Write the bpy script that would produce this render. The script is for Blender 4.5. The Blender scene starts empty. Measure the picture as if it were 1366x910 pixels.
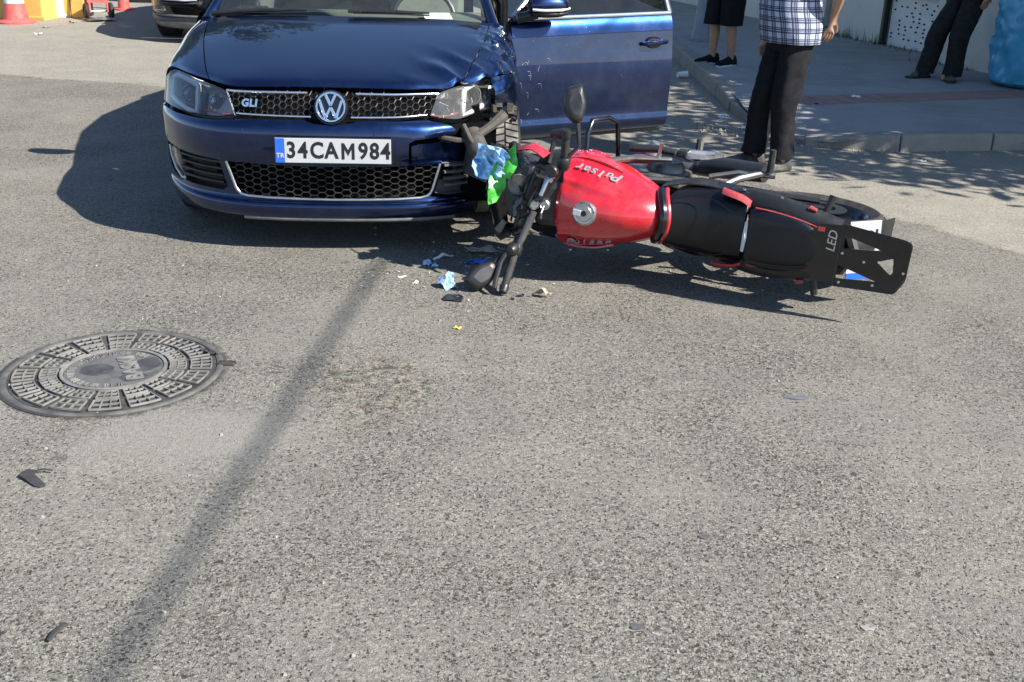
import bpy, bmesh, math, random
import numpy as np
from mathutils import Matrix, Vector, geometry, noise

random.seed(7)
RNG = np.random.default_rng(7)
scene = bpy.context.scene
COL = scene.collection
R = math.radians

# ------------------------------------------------------------------ camera
CAM_F, CAM_TH, CAM_H, CAM_ROLL = 1453.5, 0.383337, 1.56814, 0.028268
cam_data = bpy.data.cameras.new('camera')
cam_data.sensor_width = 36.0
cam_data.lens = CAM_F / 1366.0 * 36.0
cam_data.clip_start = 0.05
cam_data.clip_end = 900.0
cam = bpy.data.objects.new('camera', cam_data)
COL.objects.link(cam)
_fw = Vector((0, math.cos(CAM_TH), -math.sin(CAM_TH)))
_rt = Vector((1, 0, 0))
_dn = Vector((0, -math.sin(CAM_TH), -math.cos(CAM_TH)))
_c, _s = math.cos(CAM_ROLL), math.sin(CAM_ROLL)
_r2 = _c * _rt - _s * _dn
_d2 = _s * _rt + _c * _dn
cam.matrix_world = Matrix((
    (_r2.x, -_d2.x, -_fw.x, 0), (_r2.y, -_d2.y, -_fw.y, 0),
    (_r2.z, -_d2.z, -_fw.z, CAM_H), (0, 0, 0, 1)))
scene.camera = cam

# ------------------------------------------------------------------ sky and sun
SUN_TRAVEL = Vector((-1.05, 0.50, -1.0)).normalized()
TO_SUN = -SUN_TRAVEL
SUN_EL = math.asin(TO_SUN.z)
SUN_AZ = math.atan2(TO_SUN.x, TO_SUN.y)          # clockwise from +Y
world = bpy.data.worlds.new('World')
scene.world = world
world.use_nodes = True
wn = world.node_tree
wn.nodes.clear()
sky = wn.nodes.new('ShaderNodeTexSky')
sky.sky_type = 'NISHITA'
sky.sun_disc = False
sky.sun_elevation = SUN_EL
sky.sun_rotation = SUN_AZ
sky.air_density = 1.0
sky.dust_density = 0.2
sky.ozone_density = 4.0
bg = wn.nodes.new('ShaderNodeBackground')
bg.inputs['Strength'].default_value = 0.097
wo = wn.nodes.new('ShaderNodeOutputWorld')
wn.links.new(sky.outputs[0], bg.inputs[0])
wn.links.new(bg.outputs[0], wo.inputs[0])
sun_data = bpy.data.lights.new('sun', 'SUN')
sun_data.energy = 5.0
sun_data.angle = R(0.53)
sun_data.color = (1.0, 0.95, 0.87)
sun = bpy.data.objects.new('sun', sun_data)
sun.rotation_euler = TO_SUN.to_track_quat('Z', 'Y').to_euler()
COL.objects.link(sun)
scene.view_settings.view_transform = 'Standard'
scene.view_settings.look = 'None'
scene.view_settings.exposure = 1.15
scene.view_settings.gamma = 1.0
scene.view_settings.use_curve_mapping = False
scene.cycles.max_bounces = 8
scene.cycles.transparent_max_bounces = 16
scene.cycles.caustics_reflective = False
scene.cycles.caustics_refractive = False
scene.cycles.use_denoising = True

# ------------------------------------------------------------------ helpers
def tag(o, label, cat, group=None, kind=None):
    if label: o['label'] = label
    if cat: o['category'] = cat
    if group: o['group'] = group
    if kind: o['kind'] = kind
    return o

def thing(name, label, cat, loc=(0, 0, 0), rz=0.0, group=None):
    o = bpy.data.objects.new(name, None)
    o.empty_display_size = 0.1
    COL.objects.link(o)
    o.location = loc
    o.rotation_euler = (0, 0, rz)
    return tag(o, label, cat, group)

def link(name, me, mat, parent=None):
    o = bpy.data.objects.new(name, me)
    COL.objects.link(o)
    if mat is not None and len(me.materials) == 0:
        me.materials.append(mat)
    if parent is not None:
        o.parent = parent
    return o

class MB:
    """Collects vertices and faces of ONE mesh."""
    def __init__(self):
        self.v, self.f, self.m = [], [], []
        self.mi = 0
    def add(self, vs, fs):
        b = len(self.v)
        self.v.extend([tuple(map(float, p)) for p in vs])
        self.f.extend([tuple(b + i for i in f) for f in fs])
        self.m.extend([self.mi] * len(fs))
        return self
    def box(self, c, s, rot=None, taper=(1, 1)):
        hx, hy, hz = s[0] / 2, s[1] / 2, s[2] / 2
        P = []
        for z, t in ((-hz, (1, 1)), (hz, taper)):
            for x, y in ((-hx, -hy), (hx, -hy), (hx, hy), (-hx, hy)):
                P.append(Vector((x * t[0], y * t[1], z)))
        if rot is not None: P = [rot @ p for p in P]
        c = Vector(c)
        return self.add([c + p for p in P], [(3, 2, 1, 0), (4, 5, 6, 7), (0, 1, 5, 4), (1, 2, 6, 5), (2, 3, 7, 6), (3, 0, 4, 7)])
    def tube(self, pts, r, n=10, cap=True, closed=False, flat=1.0, upv=None):
        pts = [Vector(p) for p in pts]
        N = len(pts)
        rs = [r] * N if not hasattr(r, '__len__') else list(r)
        vs, fs = [], []
        prev = None
        for i, p in enumerate(pts):
            if closed: t = pts[(i + 1) % N] - pts[i - 1]
            elif i == 0: t = pts[1] - pts[0]
            elif i == N - 1: t = pts[-1] - pts[-2]
            else: t = (pts[i + 1] - p).normalized() + (p - pts[i - 1]).normalized()
            t = t.normalized() if t.length > 1e-9 else Vector((0, 0, 1))
            if prev is None:
                a = Vector(upv) if upv is not None else (Vector((0, 0, 1)) if abs(t.z) < 0.9 else Vector((1, 0, 0)))
            else: a = prev
            a = (a - t * a.dot(t))
            a = a.normalized() if a.length > 1e-6 else t.orthogonal().normalized()
            b = t.cross(a)
            prev = a
            for k in range(n):
                w = 2 * math.pi * k / n
                vs.append(p + a * (rs[i] * math.cos(w)) + b * (rs[i] * flat * math.sin(w)))
        M = N if closed else N - 1
        for i in range(M):
            j = (i + 1) % N
            for k in range(n):
                k2 = (k + 1) % n
                fs.append((i * n + k, i * n + k2, j * n + k2, j * n + k))
        if cap and not closed:
            fs.append(tuple(range(n - 1, -1, -1)))
            fs.append(tuple((N - 1) * n + k for k in range(n)))
        return self.add(vs, fs)
    def lathe(self, prof, n=32, mat=None, cap=False):
        """prof: list of (radius, height) round local Z."""
        vs, fs = [], []
        for r, h in prof:
            for k in range(n):
                w = 2 * math.pi * k / n
                p = Vector((r * math.cos(w), r * math.sin(w), h))
                vs.append(mat @ p if mat is not None else p)
        for i in range(len(prof) - 1):
            for k in range(n):
                k2 = (k + 1) % n
                fs.append((i * n + k, i * n + k2, (i + 1) * n + k2, (i + 1) * n + k))
        if cap:
            fs.append(tuple(range(n - 1, -1, -1)))
            fs.append(tuple((len(prof) - 1) * n + k for k in range(n)))
        return self.add(vs, fs)
    def prism(self, poly, h, mat=None, holes=()):
        """2-D polygon (x, y) extruded 0..h along local Z; holes allowed."""
        vs2, tris, loops = cdt(poly, holes)
        n = len(vs2)
        vs = [Vector((x, y, 0)) for x, y in vs2] + [Vector((x, y, h)) for x, y in vs2]
        if mat is not None: vs = [mat @ p for p in vs]
        fs = [tuple(reversed(t)) for t in tris] + [tuple(i + n for i in t) for t in tris]
        for lp in loops:
            for i in range(len(lp)):
                a, b = lp[i], lp[(i + 1) % len(lp)]
                fs.append((a, b, b + n, a + n))
        return self.add(vs, fs)
    def grid(self, G, flip=False, wrap=False):
        G = np.asarray(G)
        r, c = G.shape[:2]
        fs = []
        for i in range(r - 1):
            for j in range(c if wrap else c - 1):
                j2 = (j + 1) % c
                q = (i * c + j, i * c + j2, (i + 1) * c + j2, (i + 1) * c + j)
                fs.append(q[::-1] if flip else q)
        return self.add(G.reshape(-1, 3), fs)
    def build(self, name, mat, parent=None, smooth=40, bevel=0, seg=2, weld=False, fix=True, solid=0):
        me = bpy.data.meshes.new(name)
        me.from_pydata(self.v, [], self.f)
        mats = mat if isinstance(mat, (list, tuple)) else [mat]
        for m in mats: me.materials.append(m)
        if len(mats) > 1:
            me.polygons.foreach_set('material_index', self.m)
        if bevel or weld or fix or solid:
            bm = bmesh.new(); bm.from_mesh(me)
            if weld: bmesh.ops.remove_doubles(bm, verts=bm.verts, dist=1e-4)
            if fix: bmesh.ops.recalc_face_normals(bm, faces=bm.faces)
            if solid: bmesh.ops.solidify(bm, geom=bm.faces[:], thickness=solid)
            if bevel:
                es = [e for e in bm.edges if len(e.link_faces) == 2 and e.calc_face_angle(0) > 0.5]
                bmesh.ops.bevel(bm, geom=es, offset=bevel, segments=seg, affect='EDGES', profile=0.6, clamp_overlap=True)
            bm.to_mesh(me); bm.free()
        if smooth:
            me.polygons.foreach_set('use_smooth', [True] * len(me.polygons))
            if smooth < 180: me.set_sharp_from_angle(angle=R(smooth))
        me.update()
        return link(name, me, None, parent)

def inpoly(P, poly):
    P = np.asarray(P); x, y = P[:, 0], P[:, 1]
    r = np.zeros(len(P), bool)
    q = np.asarray(poly); n = len(q)
    for i in range(n):
        x1, y1 = q[i]; x2, y2 = q[i - 1]
        if y1 == y2: continue
        c = ((y1 > y) != (y2 > y)) & (x < (x2 - x1) * (y - y1) / (y2 - y1) + x1)
        r ^= c
    return r

def cdt(poly, holes=(), extra=None, seg=None):
    """constrained triangulation -> (verts2d, tris, boundary index loops)"""
    pts, edges, loops = [], [], []
    full = []
    for lp in [poly] + list(holes):
        lp = [tuple(p) for p in lp]
        if seg:
            dn = []
            for i in range(len(lp)):
                a, b = lp[i], lp[(i + 1) % len(lp)]
                k = max(1, int(math.ceil(math.hypot(b[0] - a[0], b[1] - a[1]) / seg)))
                for t in range(k): dn.append((a[0] + (b[0] - a[0]) * t / k, a[1] + (b[1] - a[1]) * t / k))
            lp = dn
        full.append(lp)
        s = len(pts)
        pts += lp
        loops.append(list(range(s, s + len(lp))))
        edges += [(s + i, s + (i + 1) % len(lp)) for i in range(len(lp))]
    if extra is not None and len(extra):
        e = np.asarray(extra)
        k = inpoly(e, full[0])
        for hl in full[1:]: k &= ~inpoly(e, hl)
        e = e[k]
        if seg:
            bp = np.array(pts)
            keep = [np.min(np.hypot(bp[:, 0] - q[0], bp[:, 1] - q[1])) > seg * 0.45 for q in e]
            e = e[np.array(keep, bool)] if len(e) else e
        pts += [tuple(q) for q in e]
    out = geometry.delaunay_2d_cdt([Vector(p) for p in pts], edges, [], 0, 1e-7)
    V = np.array([(p.x, p.y) for p in out[0]])
    T = [tuple(t) for t in out[2]]
    cen = np.array([V[list(t)].mean(0) for t in T])
    k = inpoly(cen, full[0])
    for hl in full[1:]: k &= ~inpoly(cen, hl)
    T = [t for t, g in zip(T, k) if g]
    # boundary edges -> loops are rebuilt from directed triangle edges
    de = {}
    for t in T:
        for i in range(3): de[(t[i], t[(i + 1) % 3])] = 1
    bnd = [(a, b) for (a, b) in de if (b, a) not in de]
    nxt = {a: b for a, b in bnd}
    lps, seen = [], set()
    for a in list(nxt):
        if a in seen: continue
        lp = []
        while a not in seen and a in nxt:
            seen.add(a); lp.append(a); a = nxt[a]
        lps.append(lp)
    return [tuple(p) for p in V], T, lps

def crw(t):
    return np.stack([-0.5 * t + t * t - 0.5 * t ** 3, 1 - 2.5 * t * t + 1.5 * t ** 3, 0.5 * t + 2 * t * t - 1.5 * t ** 3, -0.5 * t * t + 0.5 * t ** 3], -1)

class Surf:
    """bicubic Catmull-Rom surface through a grid of control points (rows v, cols u)"""
    def __init__(self, ctrl, dent=None):
        c = np.asarray(ctrl, float)
        c = np.concatenate([2 * c[:1] - c[1:2], c, 2 * c[-1:] - c[-2:-1]], 0)
        c = np.concatenate([2 * c[:, :1] - c[:, 1:2], c, 2 * c[:, -1:] - c[:, -2:-1]], 1)
        self.c = c
        self.nr, self.nc = c.shape[0] - 2, c.shape[1] - 2
        self.dent = dent
        self._s = None
    def raw(self, u, v):
        u = np.clip(np.asarray(u, float), 0, self.nc - 1); v = np.clip(np.asarray(v, float), 0, self.nr - 1)
        iu = np.minimum(u.astype(int), self.nc - 2); iv = np.minimum(v.astype(int), self.nr - 2)
        wu, wv = crw(u - iu), crw(v - iv)
        out = 0
        for a in range(4):
            for b in range(4):
                out = out + self.c[iv + a, iu + b] * (wv[..., a] * wu[..., b])[..., None]
        return out
    def normal(self, u, v, e=2e-3):
        u = np.asarray(u, float); v = np.asarray(v, float)
        du = self.raw(u + e, v) - self.raw(u - e, v); dv = self.raw(u, v + e) - self.raw(u, v - e)
        n = np.cross(du, dv)
        return n / (np.linalg.norm(n, axis=-1, keepdims=True) + 1e-12)
    def at(self, u, v, off=0.0):
        p = self.raw(u, v)
        if np.any(off): p = p + self.normal(u, v) * np.asarray(off)[..., None]
        if self.dent is not None: p = self.dent(p)
        return p
    def samples(self, nu=420, nv=260):
        if self._s is None:
            U, V = np.meshgrid(np.linspace(0, self.nc - 1, nu), np.linspace(0, self.nr - 1, nv))
            self._s = (U, V, self.raw(U, V))
        return self._s
    def find(self, urange=None, vrange=None, **k):
        """u, v where the surface has the given x / y / z values (two of them)"""
        U, V, S = self.samples()
        idx = dict(x=0, y=1, z=2)
        def score(S): return sum((S[..., idx[q]] - val) ** 2 for q, val in k.items())
        d = score(S)
        if urange: d = np.where((U < urange[0]) | (U > urange[1]), 9e9, d)
        if vrange: d = np.where((V < vrange[0]) | (V > vrange[1]), 9e9, d)
        j = np.unravel_index(np.argmin(d), d.shape)
        u, v = U[j], V[j]
        for w in (0.03, 0.004):
            uu, vv = np.meshgrid(u + np.linspace(-w, w, 15), v + np.linspace(-w, w, 15))
            uu = np.clip(uu, 0, self.nc - 1); vv = np.clip(vv, 0, self.nr - 1)
            d = score(self.raw(uu, vv)); j = np.unravel_index(np.argmin(d), d.shape)
            u, v = uu[j], vv[j]
        return float(u), float(v)

def panel(surf, outline, holes=(), step=0.25, ks=2.0, off=0.0, thick=0.014, post=None):
    """mesh of a region (outline in u,v) of a surface with folded-in edges. ks scales v so that u and v steps are alike"""
    S = lambda lp: [(u, v / ks) for u, v in lp]
    o2, h2 = S(outline), [S(h) for h in holes]
    q = np.array(o2)
    gx = np.arange(q[:, 0].min() - step, q[:, 0].max() + step, step)
    gy = np.arange(q[:, 1].min() - step, q[:, 1].max() + step, step)
    X, Y = np.meshgrid(gx, gy)
    X = X + (np.arange(len(gy)) % 2)[:, None] * step / 2
    V, T, L = cdt(o2, h2, np.stack([X.ravel(), Y.ravel()], 1), seg=step)
    V = np.array(V)
    u, v = V[:, 0], V[:, 1] * ks
    P = surf.at(u, v, off * np.ones(len(u)))
    if post is not None: P = post(P)
    N = surf.normal(u, v)
    mb = MB()
    n = len(P)
    vs = list(P)
    fs = list(T)
    for lp in L:
        if len(lp) < 3 or thick == 0: continue
        b0 = len(vs)
        for i in lp: vs.append(P[i] - N[i] * thick)
        for i in range(len(lp)):
            j = (i + 1) % len(lp)
            fs.append((lp[j], lp[i], b0 + i, b0 + j))
    mb.add(vs, fs)
    return mb

def loft(sections, nu=0, nv=0, wrap=False, caps=True):
    """smooth skin through sections (lists of points of equal length)"""
    s = np.asarray(sections, float)
    if wrap: s = np.concatenate([s, s[:, :1]], 1)
    S = Surf(s)
    if wrap:
        S.c[:, 0] = S.c[:, -3]; S.c[:, -1] = S.c[:, 2]
    nu = nu or (s.shape[1] - 1) * 3 + 1; nv = nv or (s.shape[0] - 1) * 3 + 1
    U, V = np.meshgrid(np.linspace(0, S.nc - 1, nu), np.linspace(0, S.nr - 1, nv))
    G = S.raw(U, V)
    if wrap: G = G[:, :-1]
    mb = MB(); mb.grid(G, wrap=wrap)
    if wrap and caps:
        c = G.shape[1]
        mb.add(G[0], [tuple(range(c))]); mb.add(G[-1], [tuple(range(c - 1, -1, -1))])
    return mb

def ring(cx, cy, cz, rx, ry, n=12, p=2.0, rot=0.0):
    """horizontal superellipse ring"""
    o = []
    for k in range(n):
        w = 2 * math.pi * k / n
        c, s = math.cos(w), math.sin(w)
        x = rx * math.copysign(abs(c) ** (2 / p), c); y = ry * math.copysign(abs(s) ** (2 / p), s)
        o.append((cx + x * math.cos(rot) - y * math.sin(rot), cy + x * math.sin(rot) + y * math.cos(rot), cz))
    return o

def text_mesh(s, size, extrude=0.001, bold=0.0, align='CENTER', shear=0.0, space=1.0):
    cu = bpy.data.curves.new('txt', 'FONT')
    cu.body = s; cu.size = size; cu.extrude = extrude; cu.offset = bold
    cu.align_x = align; cu.align_y = 'CENTER'; cu.shear = shear; cu.space_character = space
    cu.resolution_u = 4
    o = bpy.data.objects.new('txt', cu)
    COL.objects.link(o)
    dg = bpy.context.evaluated_depsgraph_get()
    me = bpy.data.meshes.new_from_object(o.evaluated_get(dg))
    bpy.data.objects.remove(o); bpy.data.curves.remove(cu)
    return me

def text_obj(name, s, size, mat, parent, M, **k):
    me = text_mesh(s, size, **k)
    me.materials.clear()
    o = link(name, me, mat, parent)
    o.matrix_local = M
    return o

def frame(origin, xa, ya):
    """matrix from local x, y directions"""
    x = Vector(xa).normalized(); y = Vector(ya); y = (y - x * y.dot(x)).normalized(); z = x.cross(y)
    o = Vector(origin)
    return Matrix(((x.x, y.x, z.x, o.x), (x.y, y.y, z.y, o.y), (x.z, y.z, z.z, o.z), (0, 0, 0, 1)))

# ------------------------------------------------------------------ materials
def mat_new(name):
    m = bpy.data.materials.new(name); m.use_nodes = True
    nt = m.node_tree; nt.nodes.clear()
    out = nt.nodes.new('ShaderNodeOutputMaterial')
    b = nt.nodes.new('ShaderNodeBsdfPrincipled')
    nt.links.new(b.outputs[0], out.inputs[0])
    return m, nt, b, out
def nd(nt, t, **k):
    n = nt.nodes.new(t)
    for a, v in k.items():
        if a in n.inputs: n.inputs[a].default_value = v
        else: setattr(n, a, v)
    return n
def coords(nt, kind='Object'):
    return nd(nt, 'ShaderNodeTexCoord').outputs[kind]
def noise_n(nt, co, scale, detail=3.0, rough=0.55, dist=0.0):
    n = nd(nt, 'ShaderNodeTexNoise', Scale=scale, Detail=detail, Roughness=rough, Distortion=dist)
    nt.links.new(co, n.inputs['Vector']); return n.outputs['Fac']
def ramp(nt, fac, stops):
    r = nd(nt, 'ShaderNodeValToRGB'); cr = r.color_ramp
    while len(cr.elements) < len(stops): cr.elements.new(0.5)
    for e, (p, c) in zip(cr.elements, stops):
        e.position = p
        e.color = (c, c, c, 1) if not hasattr(c, '__len__') else (*c[:3], 1)
    nt.links.new(fac, r.inputs[0]); return r.outputs[0]
def mixc(nt, fac, a, b, mode='MIX'):
    m = nd(nt, 'ShaderNodeMix', data_type='RGBA', blend_type=mode)
    for sock, val in ((m.inputs[0], fac), (m.inputs[6], a), (m.inputs[7], b)):
        if isinstance(val, bpy.types.NodeSocket): nt.links.new(val, sock)
        elif hasattr(val, '__len__'): sock.default_value = (*val[:3], 1)
        else: sock.default_value = val
    return m.outputs[2]
def mth(nt, op, a, b=0.0, c=0.0, clamp=False):
    m = nd(nt, 'ShaderNodeMath', operation=op, use_clamp=clamp)
    for i, val in enumerate((a, b, c)):
        if isinstance(val, bpy.types.NodeSocket): nt.links.new(val, m.inputs[i])
        else: m.inputs[i].default_value = val
    return m.outputs[0]
def bump(nt, h, strength, dist=0.01, bsdf=None, prev=None):
    b = nd(nt, 'ShaderNodeBump', Strength=strength, Distance=dist)
    nt.links.new(h, b.inputs['Height'])
    if prev is not None: nt.links.new(prev, b.inputs['Normal'])
    if bsdf is not None: nt.links.new(b.outputs[0], bsdf.inputs['Normal'])
    return b.outputs[0]

def pm(name, col, rough=0.5, metal=0.0, coat=0.0, var=0.18, scale=18.0, bmp=0.0, bscale=120.0, dust=0.0, dustcol=(0.30, 0.27, 0.23), spec=0.5, sheen=0.0, trans=0.0):
    """procedural paint / plastic / metal / cloth with uneven tone, roughness and dust"""
    m, nt, b, out = mat_new(name)
    co = coords(nt)
    n1 = noise_n(nt, co, scale, 4)
    dark = tuple(c * (1 - var) for c in col); lite = tuple(min(1, c * (1 + var)) for c in col)
    c = mixc(nt, ramp(nt, n1, [(0.3, 0), (0.7, 1)]), dark, lite)
    rr = mth(nt, 'MULTIPLY_ADD', noise_n(nt, co, scale * 2.3, 3), 0.22 * rough + 0.03, rough - 0.5 * (0.22 * rough + 0.03), clamp=True)
    if dust > 0:
        d = ramp(nt, noise_n(nt, co, scale * 0.9, 6, 0.7), [(0.42, 0), (0.75, 1)])
        d = mth(nt, 'MULTIPLY', d, dust)
        c = mixc(nt, d, c, dustcol)
        rr = mth(nt, 'ADD', rr, mth(nt, 'MULTIPLY', d, 0.5), clamp=True)
    nt.links.new(c, b.inputs['Base Color']); nt.links.new(rr, b.inputs['Roughness'])
    b.inputs['Metallic'].default_value = metal
    b.inputs['Specular IOR Level'].default_value = spec
    if coat:
        b.inputs['Coat Weight'].default_value = coat; b.inputs['Coat Roughness'].default_value = 0.04
    if sheen: b.inputs['Sheen Weight'].default_value = sheen
    if bmp: bump(nt, noise_n(nt, co, bscale, 4), bmp, 0.004, b)
    return m

M = {}
def car_paint(name, col, dust=0.25):
    m, nt, b, out = mat_new(name)
    co = coords(nt)
    fl = nd(nt, 'ShaderNodeTexVoronoi', Scale=900.0); nt.links.new(co, fl.inputs['Vector'])
    c = mixc(nt, 0.10, col, fl.outputs['Color'], 'OVERLAY')
    d = ramp(nt, noise_n(nt, co, 5, 7, 0.7), [(0.45, 0), (0.8, 1)])
    d = mth(nt, 'MULTIPLY', d, dust)
    # small chips and scratches in the clear coat
    w = nd(nt, 'ShaderNodeTexVoronoi', Scale=26.0, feature='F1'); nt.links.new(co, w.inputs['Vector'])
    chip = mth(nt, 'LESS_THAN', w.outputs['Distance'], 0.045)
    chip = mth(nt, 'MULTIPLY', chip, mth(nt, 'GREATER_THAN', noise_n(nt, co, 3.1, 2), 0.52))
    c = mixc(nt, d, c, (0.12, 0.14, 0.19))
    c = mixc(nt, mth(nt, 'MULTIPLY', chip, 0.6), c, (0.45, 0.47, 0.5))
    nt.links.new(c, b.inputs['Base Color'])
    b.inputs['Metallic'].default_value = 1.0
    rr = mth(nt, 'MULTIPLY_ADD', d, 0.5, 0.34)
    nt.links.new(rr, b.inputs['Roughness'])
    b.inputs['Coat Weight'].default_value = 1.0
    nt.links.new(mth(nt, 'MULTIPLY_ADD', d, 0.25, 0.025), b.inputs['Coat Roughness'])
    bump(nt, noise_n(nt, co, 7, 2), 0.03, 0.01, b)
    return m
M['blue'] = car_paint('blue_car_paint', (0.0060, 0.0225, 0.088), 0.24)
M['blackpaint'] = car_paint('black_car_paint', (0.006, 0.006, 0.007), 0.15)
M['chrome'] = pm('chrome', (0.74, 0.75, 0.77), 0.2, 1.0, var=0.05, dust=0.12)
M['silver'] = pm('silver_lettering', (0.34, 0.34, 0.36), 0.35, 0.35, var=0.05)
M['satin'] = pm('satin_metal', (0.50, 0.50, 0.50), 0.34, 1.0, var=0.1, dust=0.2)
M['alu'] = pm('dull_aluminium', (0.42, 0.41, 0.40), 0.42, 1.0, var=0.2, dust=0.35)
M['steel'] = pm('grimy_steel', (0.16, 0.155, 0.15), 0.45, 0.8, var=0.3, dust=0.4)
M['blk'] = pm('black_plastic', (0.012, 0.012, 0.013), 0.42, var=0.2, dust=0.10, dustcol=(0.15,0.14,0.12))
M['blkgloss'] = pm('gloss_black_plastic', (0.004, 0.004, 0.005), 0.2, var=0.2, dust=0.03, dustcol=(0.15,0.14,0.12), coat=0.3)
M['mesh'] = pm('grille_black_plastic', (0.022, 0.022, 0.024), 0.22, var=0.2, dust=0.22)
M['void'] = pm('engine_bay_black', (0.004, 0.004, 0.004), 0.9, var=0.3, spec=0.05)
M['rubber'] = pm('tyre_rubber', (0.014, 0.0135, 0.013), 0.75, var=0.3, dust=0.25, dustcol=(0.14,0.13,0.11), scale=30)
M['dustrubber'] = pm('dusty_tyre_tread', (0.21, 0.197, 0.172), 0.9, var=0.3, scale=40, bmp=0.3)
M['grey'] = pm('grey_plastic', (0.10, 0.10, 0.105), 0.5, var=0.15, dust=0.3)
M['dirt'] = pm('dusty_beige_plastic', (0.06, 0.053, 0.044), 0.8, var=0.4, scale=25, bmp=0.3)
M['red'] = pm('red_gloss_paint', (0.48, 0.006, 0.016), 0.25, var=0.1, coat=0.9, dust=0.24, dustcol=(0.36, 0.16, 0.15), scale=9)
M['redmat'] = pm('red_vinyl', (0.36, 0.03, 0.035), 0.5, var=0.2, dust=0.3)
M['lampgrey'] = pm('lamp_housing_grey', (0.36, 0.38, 0.41), 0.3, 0.3, var=0.1)
M['guide'] = pm('clear_light_guide', (0.85, 0.87, 0.88), 0.15, var=0.03)
M['seat'] = pm('black_vinyl', (0.003, 0.003, 0.0045), 0.36, spec=0.4, var=0.15, dust=0.03, dustcol=(0.12,0.115,0.11), scale=6, bmp=0.12, bscale=260)
M['white'] = pm('white_plastic', (0.60, 0.61, 0.62), 0.4, var=0.06, dust=0.15)
M['plate'] = pm('plate_white', (0.47, 0.475, 0.475), 0.32, var=0.04, dust=0.22, scale=12)
M['plateblue'] = pm('plate_blue', (0.02, 0.12, 0.60), 0.35, var=0.05)
M['ink'] = pm('plate_ink', (0.012, 0.012, 0.014), 0.4, var=0.1)
M['paper'] = pm('paper', (0.75, 0.74, 0.70), 0.7, var=0.04)
M['amber'] = pm('amber_lens', (0.55, 0.14, 0.02), 0.2, coat=0.6)
M['redlens'] = pm('red_lens', (0.40, 0.01, 0.015), 0.15, coat=0.8)
M['dash'] = pm('dashboard_grey', (0.13, 0.14, 0.12), 0.7, var=0.1, bmp=0.2, bscale=300)
M['beige'] = pm('beige_trim', (0.42, 0.40, 0.33), 0.8, var=0.1)

def glass_mat(name, tint=(0.9, 0.95, 0.93), refl=1.0, opacity=0.06, body=(0.3, 0.32, 0.3)):
    m = bpy.data.materials.new(name); m.use_nodes = True
    nt = m.node_tree; nt.nodes.clear()
    out = nt.nodes.new('ShaderNodeOutputMaterial')
    tr = nd(nt, 'ShaderNodeBsdfTransparent'); tr.inputs[0].default_value = (*tint, 1)
    gl = nd(nt, 'ShaderNodeBsdfGlossy', Roughness=0.02); gl.inputs[0].default_value = (1, 1, 1, 1)
    df = nd(nt, 'ShaderNodeBsdfDiffuse'); df.inputs[0].default_value = (*body, 1)
    co = coords(nt)
    dn = ramp(nt, noise_n(nt, co, 6, 6, 0.7), [(0.35, 0.3), (0.8, 1)])
    m0 = nd(nt, 'ShaderNodeMixShader'); nt.links.new(mth(nt, 'MULTIPLY', dn, opacity), m0.inputs[0])
    nt.links.new(tr.outputs[0], m0.inputs[1]); nt.links.new(df.outputs[0], m0.inputs[2])
    fr = nd(nt, 'ShaderNodeFresnel', IOR=1.5)
    m1 = nd(nt, 'ShaderNodeMixShader'); nt.links.new(mth(nt, 'MULTIPLY', fr.outputs[0], refl), m1.inputs[0])
    nt.links.new(m0.outputs[0], m1.inputs[1]); nt.links.new(gl.outputs[0], m1.inputs[2])
    nt.links.new(m1.outputs[0], out.inputs[0])
    return m
M['glass'] = glass_mat('windscreen_glass', (0.80, 0.90, 0.84), 1.0, 0.10)
M['darkglass'] = glass_mat('tinted_glass', (0.22, 0.26, 0.24), 1.0, 0.10, (0.1, 0.1, 0.1))
M['lens'] = glass_mat('lamp_lens', (0.96, 0.97, 0.97), 1.0, 0.05, (0.45, 0.45, 0.42))
M['scuff'] = pm('bare_primer', (0.26, 0.29, 0.34), 0.7)
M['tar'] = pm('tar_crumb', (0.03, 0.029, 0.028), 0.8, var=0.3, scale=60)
M['chip'] = pm('stone_chip', (0.24, 0.23, 0.21), 0.9, var=0.4, scale=30)
M['brokenlens'] = glass_mat('cracked_lamp_lens', (0.94, 0.94, 0.94), 1.1, 0.15, (0.6, 0.6, 0.6))
M['bulb'] = pm('projector_glass', (0.05, 0.09, 0.16), 0.05, 0.2, coat=1.0)

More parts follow.
